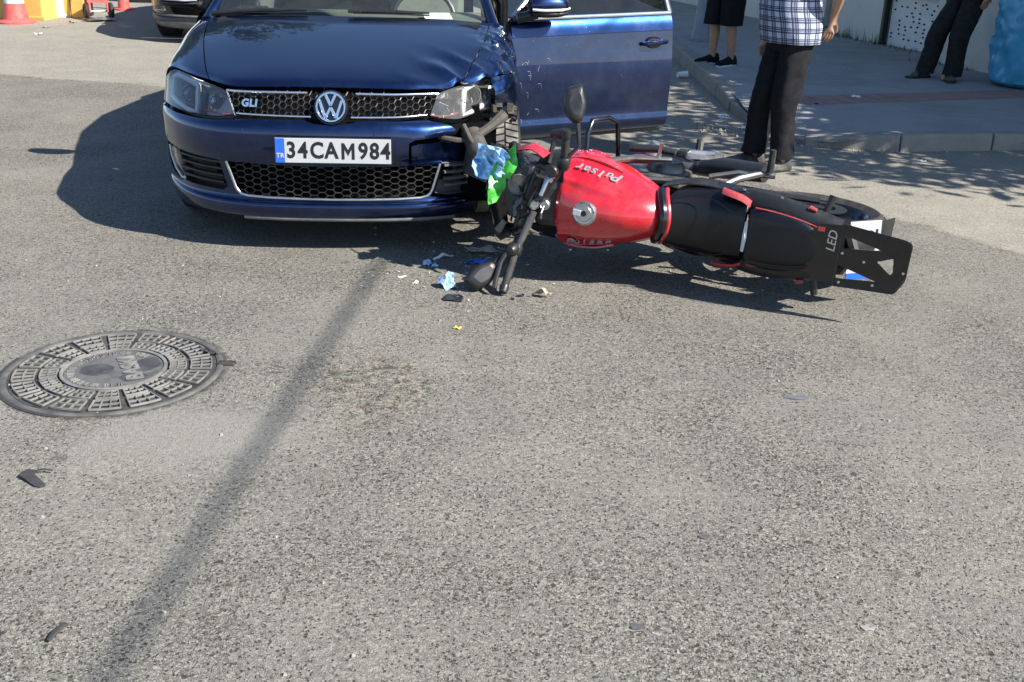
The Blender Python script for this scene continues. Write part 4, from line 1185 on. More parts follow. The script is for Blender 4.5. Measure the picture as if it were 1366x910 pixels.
# wrecked pieces hanging out of the crushed corner
mb = MB(); mb.tube([(.64, .16, .55), (.675, .06, .485), (.73, .00, .45)], [.048, .050, .043], 16); mb.build('torn_air_duct', M['dirt'], CAR)
mb = MB(); mb.tube([(.725, .00, .455), (.77, -.01, .43), (.81, .0, .40)], [.040, .034, .026], 14); mb.build('torn_air_duct', M['dirt'], CAR)
mb = MB(); mb.tube([(.66, .12, .55), (.73, .16, .59), (.79, .22, .63)], [.02, .022, .03], 8); mb.build('bent_bracket', M['dirt'], CAR)
mb = MB(); mb.tube([(.60, .12, .60), (.63, .07, .545), (.65, .06, .52)], [.012, .013, .01], 8); mb.build('bent_bracket', M['dirt'], CAR)
mb = MB(); mb.tube([(.50, .10, .545), (.57, .09, .535), (.66, .11, .528)], [.010, .013, .006], 6); mb.build('bent_bracket', M['dirt'], CAR)
mb = MB()
for k in range(26):
    a, b, c = RNG.uniform(.72, .86), RNG.uniform(.36, .56), RNG.uniform(.56, .66)
    mb.box((a, b, c), RNG.uniform(.006, .035, 3), Matrix.Rotation(RNG.random() * 6, 3, 'X') @ Matrix.Rotation(RNG.random() * 6, 3, 'Z'))
mb.build('torn_liner', M['dirt'], CAR, smooth=0)
# cabin --------------------------------------------------------------------------
WB = [(-.735, 1.20, .965), (-.56, 1.145, .985), (-.30, 1.105, .995), (0, 1.09, .998), (.30, 1.105, .995), (.56, 1.145, .985), (.735, 1.20, .965)]
WT = [(-.575, 1.98, 1.385), (-.44, 1.93, 1.408), (-.22, 1.895, 1.42), (0, 1.885, 1.424), (.22, 1.895, 1.42), (.44, 1.93, 1.408), (.575, 1.98, 1.385)]
def lerp3(A, B, t, bow=0): return [tuple(np.array(a) * (1 - t) + np.array(b) * t + np.array((0, -bow * t * (1 - t), bow * t * (1 - t)))) for a, b in zip(A, B)]
loft([lerp3(WB, WT, t, .09) for t in (0, .25, .5, .75, 1)]).build('windscreen', M['glass'], CAR, smooth=180, fix=False)
RB = [(-.56, 3.45, 1.345), (-.42, 3.48, 1.37), (-.21, 3.50, 1.382), (0, 3.505, 1.386), (.21, 3.50, 1.382), (.42, 3.48, 1.37), (.56, 3.45, 1.345)]
loft([lerp3(WT, RB, t, 0.0) if t in (0, 1) else [(x, y, z + .11 * t * (1 - t)) for x, y, z in lerp3(WT, RB, t)] for t in (0, .2, .45, .7, 1)]).build('roof', M['blue'], CAR, smooth=180)
BGb = [(-.66, 4.0, 1.03), (-.5, 4.05, 1.04), (-.25, 4.08, 1.045), (0, 4.09, 1.045), (.25, 4.08, 1.045), (.5, 4.05, 1.04), (.66, 4.0, 1.03)]
loft([lerp3(RB, BGb, t, -.05) for t in (0, .5, 1)]).build('rear_window', M['darkglass'], CAR, smooth=180)
for s in (-1, 1):
    mb = MB(); mb.tube([(s * .765, 1.16, .93), (s * .745, 1.24, .985), (s * .66, 1.60, 1.20), (s * .585, 1.99, 1.385)], [.035, .03, .032, .035], 10); mb.build('a_pillar', M['blue'], CAR)
    mb = MB(); mb.tube([(s * .585, 1.98, 1.385), (s * .60, 2.6, 1.415), (s * .565, 3.45, 1.345)], .035, 10); mb.build('roof_rail', M['blue'], CAR)
    mb = MB(); mb.tube([(s * .855, 2.48, .30), (s * .86, 2.48, .95), (s * .61, 2.58, 1.41)], [.05, .045, .035], 10); mb.build('b_pillar', M['blkgloss'], CAR)
    mb = MB(); mb.tube([(s * .565, 3.42, 1.35), (s * .70, 3.98, 1.05)], [.06, .11], 10); mb.build('c_pillar', M['blue'], CAR)
# lower body behind the fenders: sections along y, profile per side
def side_rows(s, ys):
    rows = []
    for y in ys:
        t = max(0, (y - 3.9) / .75); nar = 1 - .16 * t ** 2
        belt = .955 + .02 * (y - 1.3) / 2.5
        rows.append([(s * .70 * nar, y, belt + .035), (s * .80 * nar, y, belt + .022), (s * .858 * nar, y, belt - .02), (s * .882 * nar, y, .83), (s * .890 * nar, y, .72), (s * .888 * nar, y, .58), (s * .884 * nar, y, .42), (s * .865 * nar, y, .27), (s * .80 * nar, y, .19)])
    return rows
loft(side_rows(-1, [1.35, 1.7, 2.1, 2.5, 2.9, 3.3, 3.7, 4.1, 4.4, 4.6])).build('side_panel', M['blue'], CAR, smooth=60)
loft(side_rows(1, [2.52, 2.9, 3.3, 3.7, 4.1, 4.4, 4.6])).build('side_panel', M['blue'], CAR, smooth=60)
loft([[(-.70, 3.95, 1.03), (-.4, 4.0, 1.05), (0, 4.02, 1.055), (.4, 4.0, 1.05), (.70, 3.95, 1.03)], [(-.69, 4.3, 1.03), (-.4, 4.36, 1.05), (0, 4.38, 1.055), (.4, 4.36, 1.05), (.69, 4.3, 1.03)], [(-.66, 4.55, 1.0), (-.4, 4.62, 1.03), (0, 4.64, 1.04), (.4, 4.62, 1.03), (.66, 4.55, 1.0)], [(-.70, 4.6, .8), (-.4, 4.65, .8), (0, 4.67, .8), (.4, 4.65, .8), (.70, 4.6, .8)], [(-.70, 4.6, .5), (-.4, 4.66, .5), (0, 4.68, .5), (.4, 4.66, .5), (.70, 4.6, .5)], [(-.66, 4.5, .25), (-.4, 4.58, .25), (0, 4.6, .25), (.4, 4.58, .25), (.66, 4.5, .25)]]).build('boot', M['blue'], CAR, smooth=60)
mb = MB(); mb.box((0, 2.7, .25), (1.5, 3.3, .12)); mb.build('floor_pan', M['void'], CAR, smooth=0)
mb = MB(); mb.box((.83, 1.95, .24), (.09, 1.15, .13)); mb.build('sill', M['blue'], CAR, smooth=0, bevel=.02)
loft([[(s_ * .70, y, z) for s_ in (-1, -.5, 0, .5, 1)] for y, z in ((1.19, .955), (1.30, .965), (1.50, .975), (1.62, .95), (1.66, .85), (1.60, .6))]).build('dashboard', M['dash'], CAR, smooth=60)
mb = MB(); mb.box((0, 1.06, .952), (1.36, .14, .02)); mb.build('cowl', M['blk'], CAR, smooth=0)
mb = MB(); mb.tube([(.37 + .185 * math.cos(a), 1.74 + .06 * math.sin(a), .90 + .175 * math.sin(a)) for a in np.linspace(0, 2 * math.pi, 28, endpoint=False)], .015, 8, closed=True); mb.build('steering_wheel', M['blk'], CAR)
for x in (-.37, .37):
    mb = MB(); mb.box((x, 2.25, .50), (.50, .52, .22)); mb.box((x, 2.55, .84), (.48, .14, .62), Matrix.Rotation(R(-14), 3, 'X')); mb.box((x, 2.63, 1.22), (.26, .08, .16)); mb.build('front_seat', M['dash'], CAR, smooth=0, bevel=.04)
mb = MB(); mb.box((.46, 1.235, .978), (.15, .10, .002), Matrix.Rotation(R(12), 3, 'Z') @ Matrix.Rotation(R(14), 3, 'X')); mb.build('paper_on_dashboard', M['paper'], CAR, smooth=0)
mb = MB(); mb.box((-.55, 1.30, .985), (.16, .12, .03)); mb.build('dashboard_vent', M['beige'], CAR, smooth=0, bevel=.01)
for pts in ([(-.735, 1.13, .978), (-.50, 1.075, 1.004), (-.22, 1.055, 1.012)], [(.02, 1.045, 1.014), (.20, 1.05, 1.014), (.42, 1.085, 1.006)]):
    w_ = MB(); w_.tube(pts, [.011, .010, .005], 6); w_ = w_.build('wiper', M['blk'], CAR)
    mb = MB(); mb.tube([(x, y + .004, z - .012) for x, y, z in pts], [.004, .005, .004], 6, flat=2.2); mb.build('wiper_blade', M['blk'], w_)
mb = MB(); mb.box((.03, 1.04, 1.012), (.07, .03, .018)); mb.build('wiper_pivot', M['blk'], CAR, smooth=0, bevel=.005)
for x0, x1, y0, y1, s in ((.86, .60, 2.5, 2.6, 1),): pass
for s in (-1, 1):
    pts = [(s * .84, 1.48, .965), (s * .62, 2.02, 1.37), (s * .62, 2.56, 1.40), (s * .845, 2.46, .972)]
    if s < 0:
        mb = MB(); mb.add(pts, [(0, 1, 2, 3)]); mb.build('side_window', M['darkglass'], CAR, smooth=0, solid=.004)
    mb = MB(); mb.add([(s * .845, 2.52, .972), (s * .62, 2.62, 1.40), (s * .58, 3.38, 1.35), (s * .82, 3.62, .99)], [(0, 1, 2, 3)]); mb.build('side_window', M['darkglass'], CAR, smooth=0, solid=.004)
# door mirror on the far side (its shadow lies on the road)
def door_mirror(parent, Mx):
    mb = MB()
    secs = []
    for x, w, h_, dz in ((-.005, .05, .030, .0), (.03, .075, .052, .004), (.10, .085, .064, .006), (.17, .080, .060, .004), (.215, .055, .042, .0), (.235, .02, .016, 0)):
        secs.append([(x, w * math.cos(a) * (1.0 if math.cos(a) < 0 else .35) - .03, h_ * math.sin(a) + dz) for a in np.linspace(0, 2 * math.pi, 12, endpoint=False)])
    mb = loft(secs, wrap=True)
    o = mb.build('door_mirror', M['blue'], parent, smooth=60); o.matrix_local = Mx
    mb = MB(); mb.tube([(0.0, -.085, -.020), (.06, -.115, -.022), (.16, -.112, -.020), (.225, -.07, -.014)], .0075, 8, flat=1.0); mb.build('indicator_strip', M['white'], o)
    secs = [[(x, w * math.cos(a) - .035, h_ * math.sin(a) - .042) for a in np.linspace(0, 2 * math.pi, 12, endpoint=False)] for x, w, h_ in ((.005, .05, .014), (.06, .072, .024), (.16, .070, .023), (.22, .04, .012))]
    loft(secs, wrap=True).build('lower_shell', M['blk'], o, smooth=60)
    mb = MB(); mb.tube([(.05, -.02, -.045), (-.02, -.005, -.065), (-.06, .01, -.075)], [.03, .028, .03], 10); mb.build('mirror_foot', M['blk'], o)
    mb = MB(); mb.box((.12, .0, .004), (.17, .006, .09)); mb.build('mirror_glass', M['chrome'], o, smooth=0, bevel=.002)
    return o
door_mirror(CAR, frame((-.885, 1.60, 1.03), (-1, .1, 0), (.1, 1, 0)) @ Matrix.Diagonal((1, 1, -1, 1)))
# open front door ------------------------------------------------------------
DA = R(66.0)
DM = Matrix(((math.sin(DA), -math.cos(DA), 0, .868), (math.cos(DA), math.sin(DA), 0, 1.385), (0, 0, 1, 0), (0, 0, 0, 1)))   # x along the door, y inwards, z up
door = bpy.data.objects.new('front_door', None); COL.objects.link(door); door.parent = CAR; door.matrix_local = DM
door['label'] = 'open blue front door with scratched lower skin'
def dsec(t):
    L = 1.085
    zt = .952 + .018 * t; zb = .262 + .016 * t
    d = t * L
    rows = [(zt, .022), (zt - .012, .006), (.905 + .018 * t, -.012), (.862 + .02 * t, -.0235), (.848 + .02 * t, -.0250), (.78, -.032), (.70, -.0395), (.63, -.042), (.55, -.040), (.46, -.034), (.395, -.031), (.35, -.037), (.305, -.024), (zb, .022)]
    return [(d, y, z) for z, y in rows]
DSs = Surf([dsec(t) for t in (0, .2, .4, .6, .8, 1.0)])
ol = [(0.0, 0.0), (13, 0.0), (13, 4.7), (12, 4.95), (10, 5), (0.0, 5)]
panel(DSs, [(0, 0), (13, 0), (13, 4.75), (12.4, 4.93), (11, 5), (0, 5)], step=.18, ks=.45, thick=.03).build('door_skin', M['blue'], door, smooth=40, fix=False)
mb = MB(); mb.box((.545, .065, .605), (1.07, .07, .66)); mb.build('inner_panel', M['dash'], door, smooth=0, bevel=.02)
mb = MB(); mb.box((.545, .030, .272), (1.05, .03, .02)); mb.build('door_edge', M['blkgloss'], door, smooth=0, bevel=.004)
mb = MB(); mb.tube([(.06, .004, .955), (.5, .004, .962), (1.08, .006, .972)], .011, 8, flat=.6); mb.build('chrome_strip', M['chrome'], door)
mb = MB(); mb.tube([(.02, .03, .955), (.13, .05, 1.06), (.33, .13, 1.22), (.62, .23, 1.385), (.85, .26, 1.405), (1.06, .26, 1.40), (1.085, .03, .972)], .018, 8); mb.build('window_frame', M['satin'], door)
mb = MB(); mb.add([(.10, .035, .958), (.20, .085, 1.09), (.36, .14, 1.22), (.63, .23, 1.37), (.85, .257, 1.395), (1.05, .257, 1.39), (1.075, .035, .97)], [(0, 1, 2, 3, 4, 5, 6)]); mb.build('window_glass', M['darkglass'], door, smooth=0, solid=.004)
mb = MB(); mb.prism([(.02, .958), (.16, .96), (.17, 1.06), (.13, 1.05)], .012, Matrix(((1, 0, 0, 0), (0, 0, -1, .030), (0, 1, 0, 0), (0, 0, 0, 1)))); mb.build('mirror_base', M['blk'], door, smooth=0)
h_ = MB(); h_.tube([(.865, -.042, .800), (.885, -.062, .802), (.95, -.066, .806), (1.015, -.062, .810), (1.035, -.040, .812)], [.012, .013, .0135, .013, .011], 10, flat=1.2); h_ = h_.build('door_handle', M['blue'], door)
mb = MB(); mb.lathe([(.0005, .0), (.050, .0), (.054, .004)], 24, Matrix.Translation((.945, -.0385, .806)) @ Matrix.Rotation(R(90), 4, 'X') @ Matrix.Scale(.62, 4, (0, 1, 0))); mb.build('handle_recess', M['blkgloss'], door)
door_mirror(CAR, DM @ frame((.085, -.035, 1.035), (1, -.12, .0), (.12, 1, 0)))
# scratches in the clear coat of the door, each a thin curl of bare primer
for k in range(13):
    x = abs(RNG.normal(0.02, .10)) + .03; z = RNG.uniform(.36, .74)
    n_ = 4; pts = [(x, 0, z)]
    dx, dz = RNG.normal(.0, .004), -RNG.uniform(.003, .012)
    for i in range(n_): pts.append((pts[-1][0] + dx * (1 - i * .2) + (.010 if i == 0 else 0), 0, pts[-1][2] + dz * (i > 0)))
    P = []
    for a, b, c in pts:
        u, v = DSs.find(x=min(a, 1.0), z=c); P.append(tuple(DSs.raw(np.array([u]), np.array([v]))[0] + np.array((0, -.0006, 0))))
    mb = MB(); mb.tube(P, .0013, 4); mb.build('scratch', M['scuff'], door, smooth=0)
# ------------------------------------------------------------------ motorcycle lying on its left side (local: x forward from the rear axle, y left, z up)
def bike_matrix(psi, lam, pit, cap_world):
    psi, lam, pit = R(psi), R(lam), R(pit)
    F = Vector((-math.cos(psi) * math.cos(pit), math.sin(psi) * math.cos(pit), math.sin(pit)))
    Uh = Vector((-math.sin(psi), -math.cos(psi), 0))
    up = (Vector((0, 0, 1)) - F * F.z).normalized()
    U = math.sin(lam) * Uh + math.cos(lam) * up
    Lf = U.cross(F)
    O = Vector(cap_world) - .76 * F - .985 * U
    return Matrix(((F.x, Lf.x, U.x, O.x), (F.y, Lf.y, U.y, O.y), (F.z, Lf.z, U.z, O.z), (0, 0, 0, 1)))
BIKE = thing('red_motorcycle', 'red and black motorcycle lying on its side against the blue car', 'motorcycle')
BIKE.matrix_world = bike_matrix(20.3, 87.0, 3.2, (.290, 4.487, .350))
B = lambda mb, n, m, p=None, **k: mb.build(n, m, p or BIKE, **k)
def bwheel(cx, cz, r_, w, parent=BIKE, M4=None):
    root = bpy.data.objects.new('wheel', None); COL.objects.link(root); root.parent = parent
    root.matrix_local = (M4 or Matrix.Identity(4)) @ Matrix.Translation((cx, 0, cz)) @ Matrix.Rotation(R(90), 4, 'X')
    h = w / 2
    prof = [(r_ - .075, -h * .7)] + [(r_ - .045 + .045 * math.cos(a), h * math.sin(a)) for a in np.linspace(-1.45, 1.45, 11)] + [(r_ - .075, h * .7)]
    mb = MB(); mb.lathe(prof, 56); mb.build('tyre', M['rubber'], root)
    mb = MB()
    for k in range(44):
        a = 2 * math.pi * k / 44
        for s in (-1, 1):
            mb.tube([((r_ + .001) * math.cos(a), (r_ + .001) * math.sin(a), 0), ((r_ - .012) * math.cos(a + .07), (r_ - .012) * math.sin(a + .07), s * h * .75)], .004, 4)
    mb.build('tread', M['rubber'], root, smooth=0)
    mb = MB(); mb.lathe([(r_ - .072, -h * .72), (r_ - .085, -h * .6), (r_ - .10, 0), (r_ - .085, h * .6), (r_ - .072, h * .72), (r_ - .082, h * .5), (r_ - .105, 0), (r_ - .082, -h * .5), (r_ - .072, -h * .72)], 48); mb.build('rim', M['blkgloss'], root)
    mb = MB()
    for k in range(5):
        a = 2 * math.pi * k / 5
        for d_ in (-.13, .13): mb.tube([(.03 * math.cos(a), .03 * math.sin(a), 0), ((r_ - .095) * math.cos(a + d_), (r_ - .095) * math.sin(a + d_), 0)], [.016, .012], 6)
    mb.lathe([(.0005, -.06), (.034, -.06), (.034, .06), (.0005, .06)], 16); mb.build('spokes', M['blkgloss'], root)
    mb = MB(); mb.lathe([(.075, .058), (.125, .058), (.125, .062), (.075, .062), (.075, .058)], 36); mb.build('brake_disc', M['blk'], root)
    return root
bwheel(-.14, .305, .305, .135)
# swingarm, engine, frame, exhaust
mb = MB()
for s in (-1, 1): mb.tube([(-.14, s * .085, .305), (.25, s * .085, .33), (.50, s * .05, .37)], [.022, .03, .03], 8, flat=.6)
B(mb, 'swingarm', M['blk'])
mb = MB(); mb.box((.62, 0, .42), (.34, .26, .30)); mb.box((.76, 0, .60), (.20, .20, .22), Matrix.Rotation(R(-25), 3, 'Y')); B(mb, 'engine', M['steel'], smooth=0, bevel=.03)
mb = MB()
for k in range(6): mb.box((.75 + k * .012, 0, .53 + k * .028), (.24, .23, .008), Matrix.Rotation(R(-25), 3, 'Y'))
B(mb, 'cooling_fins', M['alu'], smooth=0)
for s in (-1, 1):
    mb = MB(); mb.lathe([(.0005, .0), (.07, .0), (.085, -.02), (.09, -.05)], 28, Matrix.Translation((.56, s * .175, .40)) @ Matrix.Rotation(R(-90 * s), 4, 'X')); B(mb, 'engine_cover', M['steel'])
    mb = MB(); mb.tube([(.98, s * .02, .92), (.80, s * .11, .74), (.52, s * .12, .62), (.46, s * .10, .40)], [.024, .026, .026, .026], 8, flat=.7); B(mb, 'frame_spar', M['blk'])
    mb = MB(); mb.tube([(.50, s * .10, .68), (.20, s * .09, .74), (-.18, s * .08, .80)], .015, 8); B(mb, 'subframe', M['blk'])
mb = MB(); mb.tube([(.84, -.04, .44), (.86, -.06, .30), (.66, -.10, .20), (.40, -.13, .22)], [.022, .022, .024, .03], 10); B(mb, 'exhaust_pipe', M['steel'])
mb = MB(); mb.tube([(.44, -.13, .20), (.36, -.15, .24), (.12, -.17, .30)], [.055, .07, .062], 14, flat=.7); B(mb, 'silencer', M['blk'])
mb = MB(); mb.box((.90, 0, .62), (.05, .26, .24), Matrix.Rotation(R(-10), 3, 'Y')); B(mb, 'radiator', M['alu'], smooth=0, bevel=.01)
mb = MB(); mb.tube([(.18, 0, .36), (.30, 0, .52), (.38, 0, .66)], [.030, .036, .030], 12); B(mb, 'shock_absorber', M['redmat'])
# tank: superellipse ribs
def tank_sec(x, w, zt, zb, p=2.6, pinch=0.0):
    pts = []
    for k in range(13):
        a = math.pi * k / 12
        c, s_ = math.cos(a), math.sin(a)
        y = w * math.copysign(abs(c) ** (2 / p), c); z = zb + (zt - zb) * (abs(s_) ** (2 / p))
        pts.append((x, y, z))
    return pts
secs = [tank_sec(.925, .10, .905, .80), tank_sec(.92, .170, .940, .72), tank_sec(.895, .200, .962, .67), tank_sec(.85, .214, .976, .65, 2.1), tank_sec(.78, .206, .985, .66, 2.0), tank_sec(.68, .180, .975, .68, 1.95), tank_sec(.58, .146, .945, .71, 1.95), tank_sec(.50, .110, .905, .735, 2.0), tank_sec(.455, .078, .868, .76, 2.0)]
TK = Surf(secs)
U, V = np.meshgrid(np.linspace(0, 12, 97), np.linspace(0, 8, 81))
G = TK.raw(U, V); NT = TK.normal(U, V)
if NT[40, 48, 2] < 0: NT = -NT
edge = .070 + .055 * np.clip((G[..., 0] - .58) / .36, 0, 1)               # edge of the flat top panel
ay = np.abs(G[..., 1])
fr = np.clip((G[..., 0] - .60) / .10, 0, 1)
inner = 1 / (1 + np.exp((ay - edge) / .0035))
G = G - NT * (inner * .012 * fr)[..., None]
# scooped flank in front, standing proud again at the nose
sc_ = np.exp(-((ay - edge - .035) / .022) ** 2) * np.clip((G[..., 0] - .76) / .1, 0, 1)
G = G - NT * (sc_ * .010)[..., None]
nose = np.clip((G[..., 0] - .88) / .04, 0, 1) * np.exp(-((ay - edge) / .03) ** 2)
G[..., 0] -= nose * .020
mb = MB(); mb.grid(G); c0 = G[0].mean(0); mb.add([*G[0], c0], [(i + 1, i, 97) for i in range(96)])
TANK = B(mb, 'fuel_tank', M['red'], smooth=60)
# side shrouds reaching forward and down
for s in (-1, 1):
    rows = [[(x, s * (y0 + dy), z) for x, dy in zip((.935, .89, .82, .74, .66), (-.03, .0, .006, -.004, -.03))] for y0, z in ((.195, .80), (.208, .74), (.206, .68), (.185, .62))]
    rows = [[(x + (.02 * i), y, z) for x, y, z in r_] for i, r_ in enumerate(rows)]
    loft(rows).build('tank_shroud', M['red'], BIKE, smooth=60, solid=.008)
    # lettering on the flank of the tank, letter by letter along the curved sheet
    word = 'Pulsar'
    for i, ch in enumerate(word):
        xx = .845 - i * .034 if s > 0 else .665 + i * .034
        yy = s * ((.172 if s < 0 else .160) - .03 * abs(xx - .87) / .2)
        u_, v_ = TK.find(x=xx, y=yy, urange=(0, 6) if s > 0 else (6, 12))
        p = TK.raw(np.array([u_]), np.array([v_]))[0]; n_ = TK.normal(np.array([u_]), np.array([v_]))[0]
        if n_[1] * s < 0: n_ = -n_
        xd = Vector((-1, -.18 * s, 0)) if s > 0 else Vector((1, .18 * -s * -1 * -1, 0))
        nv_ = Vector(n_); xd = (xd - nv_ * xd.dot(nv_)).normalized(); yd = nv_.cross(xd)
        text_obj('lettering', ch, .062 if i else .075, M['silver'], TANK, frame(Vector(p) + nv_ * .0035, xd, yd), extrude=.003, bold=.0010, shear=.35)
mb = MB(); mb.box((.965, 0, .84), (.12, .20, .20), Matrix.Rotation(R(-20), 3, 'Y')); B(mb, 'steering_head_cover', M['blk'], smooth=0, bevel=.03)
# fuel cap
CP = Matrix.Translation((.76, 0, .978)) @ Matrix.Rotation(R(2), 4, 'Y')
mb = MB(); mb.lathe([(.052, -.01), (.052, .006), (.046, .010), (.042, .008), (.034, .009), (.032, .012), (.0005, .012)], 40, CP); FC = B(mb, 'fuel_cap', M['satin'])
mb = MB(); mb.lathe([(.012, .012), (.012, .016), (.0005, .016)], 20, CP); mb.build('key_hole', M['blk'], FC)
mb = MB(); mb.box((0, 0, 0), (.034, .024, .005)); o = mb.build('lock_flap', M['white'], FC, smooth=0, bevel=.001); o.matrix_local = CP @ Matrix.Translation((.030, 0, .014))
for k in range(8):
    a = 2 * math.pi * k / 8 + .3
    mb = MB(); mb.lathe([(.0035, .008), (.0035, .0115), (.0005, .0118)], 8, CP @ Matrix.Translation((.0465 * math.cos(a), .0465 * math.sin(a), 0))); mb.build('screw', M['steel'], FC)
# black trim behind the tank with red rim
def band(x, w, zt, zb, p, r_, mat, name, fl=1.0):
    pts = tank_sec(x, w, zt, zb, p); P = [(a + .05 * (abs(b) / w) ** 2 * 1.0, b, c) for a, b, c in pts[1:-1]]
    mb = MB(); mb.tube(P, r_, 8, flat=fl); return B(mb, name, mat)
band(.440, .112, .882, .74, 2.1, .020, M['blkgloss'], 'tank_rear_trim')
band(.418, .122, .878, .73, 2.1, .011, M['red'], 'red_trim')
# seats
def seat_sec(x, w, zt, th, crown=.02, p=3.0):
    pts = []
    for k in range(15):
        a = math.pi * (k / 14)
        c, s_ = math.cos(a), math.sin(a)
        y = w * math.copysign(abs(c) ** (2 / p), c); z = zt - th + th * (abs(s_) ** (2 / p))
        pts.append((x, y, z))
    return pts
mb = loft([seat_sec(.445, .100, .868, .12), seat_sec(.42, .124, .862, .16), seat_sec(.36, .144, .846, .20), seat_sec(.28, .158, .832, .21), seat_sec(.20, .162, .830, .19), seat_sec(.145, .154, .838, .15), seat_sec(.112, .138, .848, .10), seat_sec(.102, .12, .840, .07)], nu=43, nv=44)
SEAT = B(mb, 'rider_seat', M['seat'], smooth=70)
mb = loft([seat_sec(.095, .095, .850, .05, p=4.5), seat_sec(.082, .116, .882, .07, p=4.5), seat_sec(.02, .126, .898, .08, p=4.5), seat_sec(-.06, .124, .904, .08, p=4.5), seat_sec(-.14, .110, .908, .075, p=4), seat_sec(-.20, .082, .906, .06), seat_sec(-.222, .05, .895, .05)], nu=43, nv=40)
PIL = B(mb, 'pillion_seat', M['seat'], smooth=70)
mb = MB(); mb.tube([(.07 - .30 * t, .120 * (1 - .34 * t * t), .868 + .018 * t) for t in np.linspace(0, 1, 9)], .0025, 6); mb.build('piping', M['redmat'], PIL)
mb = MB(); mb.tube([(.07 - .32 * t, -.124 * (1 - .40 * t ** 2), .872 + .022 * t) for t in np.linspace(0, 1, 9)], .0035, 6); mb.build('piping', M['redmat'], PIL)
mb = MB(); mb.tube([(.096, -.06, .865), (.094, .0, .874), (.096, .065, .866)], [.011, .016, .012], 8, flat=.7); B(mb, 'torn_foam_edge', M['white'])
for s in (-1, 1):
    # red accents at the corners of the rider seat
    mb = loft([[(x, s * (w + o_), z) for o_, z in ((-.012, .855 - k_), (.004, .84 - k_), (.008, .815 - k_), (0, .79 - k_))] for x, w, k_ in ((.225, .160, .040), (.19, .157, .020), (.135, .148, .006), (.095, .130, .0))])
    B(mb, 'red_panel', M['redmat'], smooth=60)
    # tail side fairings
    rows = [[(x, s * y, z) for y, z in ((yt - .075, zt - .012), (yt - .02, zt), (yt + .02, zt - .03), (yt + .02, zt - .08), (yt - .02, zt - .14))] for x, yt, zt in ((.20, .138, .78), (.12, .152, .80), (.03, .154, .835), (-.09, .140, .862), (-.19, .122, .875), (-.28, .102, .882))]
    loft(rows).build('tail_fairing', M['blk'], BIKE, smooth=60, solid=.006)
    mb = MB(); mb.tube([(-.20, s * .135, .80), (-.215, s * .185, .795), (-.22, s * .21, .79)], [.013, .014, .016], 8); B(mb, 'indicator', M['blk'])
    mb = MB(); mb.tube([(-.14, s * .158, .845), (-.17, s * .150, .848)], [.010, .008], 6); B(mb, 'red_accent', M['redmat'])
mb = MB(); mb.tube([(.10, .13, .70), (-.10, .12, .74), (-.30, .08, .80), (-.34, 0, .82), (-.30, -.08, .80), (-.10, -.12, .74), (.10, -.13, .70)], .03, 8); B(mb, 'tail_base', M['blk'])
mb = MB(); mb.box((-.26, 0, .78), (.04, .12, .05)); B(mb, 'tail_light', M['redlens'], smooth=0, bevel=.012)
# steel rear rack plate with cut-outs
def rnd(poly, r_=.008, n=3):
    out = []
    N = len(poly)
    for i in range(N):
        p0, p, p1 = Vector(poly[i - 1]), Vector(poly[i]), Vector(poly[(i + 1) % N])
        a = p + (p0 - p).normalized() * min(r_, (p0 - p).length * .4); b = p + (p1 - p).normalized() * min(r_, (p1 - p).length * .4)
        for k in range(n + 1):
            t = k / n; out.append(tuple((a * (1 - t) ** 2 + p * 2 * t * (1 - t) + b * t * t)))
    return out
RK = Matrix.Translation((0, 0, .895))
outer = [(-.335, .128), (-.335, -.122), (-.58, -.098), (-.605, -.088), (-.605, .06), (-.575, .118)]
cut1 = [(-.352, -.080), (-.352, -.028), (-.50, -.045)]
cut2 = [(-.345, .042), (-.345, .098), (-.50, .083)]
cut3 = [(-.488, .002), (-.548, -.022), (-.556, .035), (-.548, .047)]
mb = MB(); mb.prism(rnd(outer, .012), .004, RK, [rnd(c, .006) for c in (cut1, cut2, cut3)])
RACK = B(mb, 'rear_rack', M['blkgloss'], smooth=0)
rim = rnd(outer, .012)
mb = MB(); mb.tube([(x, y, .897) for x, y in rim], .005, 6, closed=True); mb.build('rim', M['blkgloss'], RACK)
mb = MB(); mb.prism([(-.215, .075), (-.24, .0), (-.215, -.075), (-.255, -.115), (-.335, -.121), (-.335, .127), (-.255, .115)], .004, Matrix.Translation((0, 0, .9015)) @ Matrix.Rotation(R(0), 4, 'Y')); mb.build('mounting_plate', M['blkgloss'], RACK, smooth=0)
mb = MB(); mb.tube([(-.335, .127, .900), (-.335, -.121, .900)], .0065, 8); mb.build('bend', M['blkgloss'], RACK)
RACK.location = (.05, 0, 0)
text_obj('lettering', 'LED', .050, M['satin'], RACK, frame((-.305, -.050, .9058), (0, -1, 0), (1, 0, 0)), extrude=.0006, bold=.0002, shear=.2)
mb = MB(); mb.box((-.255, -.092, .9062), (.028, .018, .0012)); mb.build('red_mark', M['redmat'], RACK, smooth=0)
for x, y in ((-.352, -.008), (-.44, .012), (-.49, .10), (-.36, .112), (-.595, .03)):
    mb = MB(); mb.lathe([(.0055, 0), (.0055, .004), (.0005, .0055)], 8, Matrix.Translation((x, y, .899))); mb.build('bolt', M['satin'], RACK)
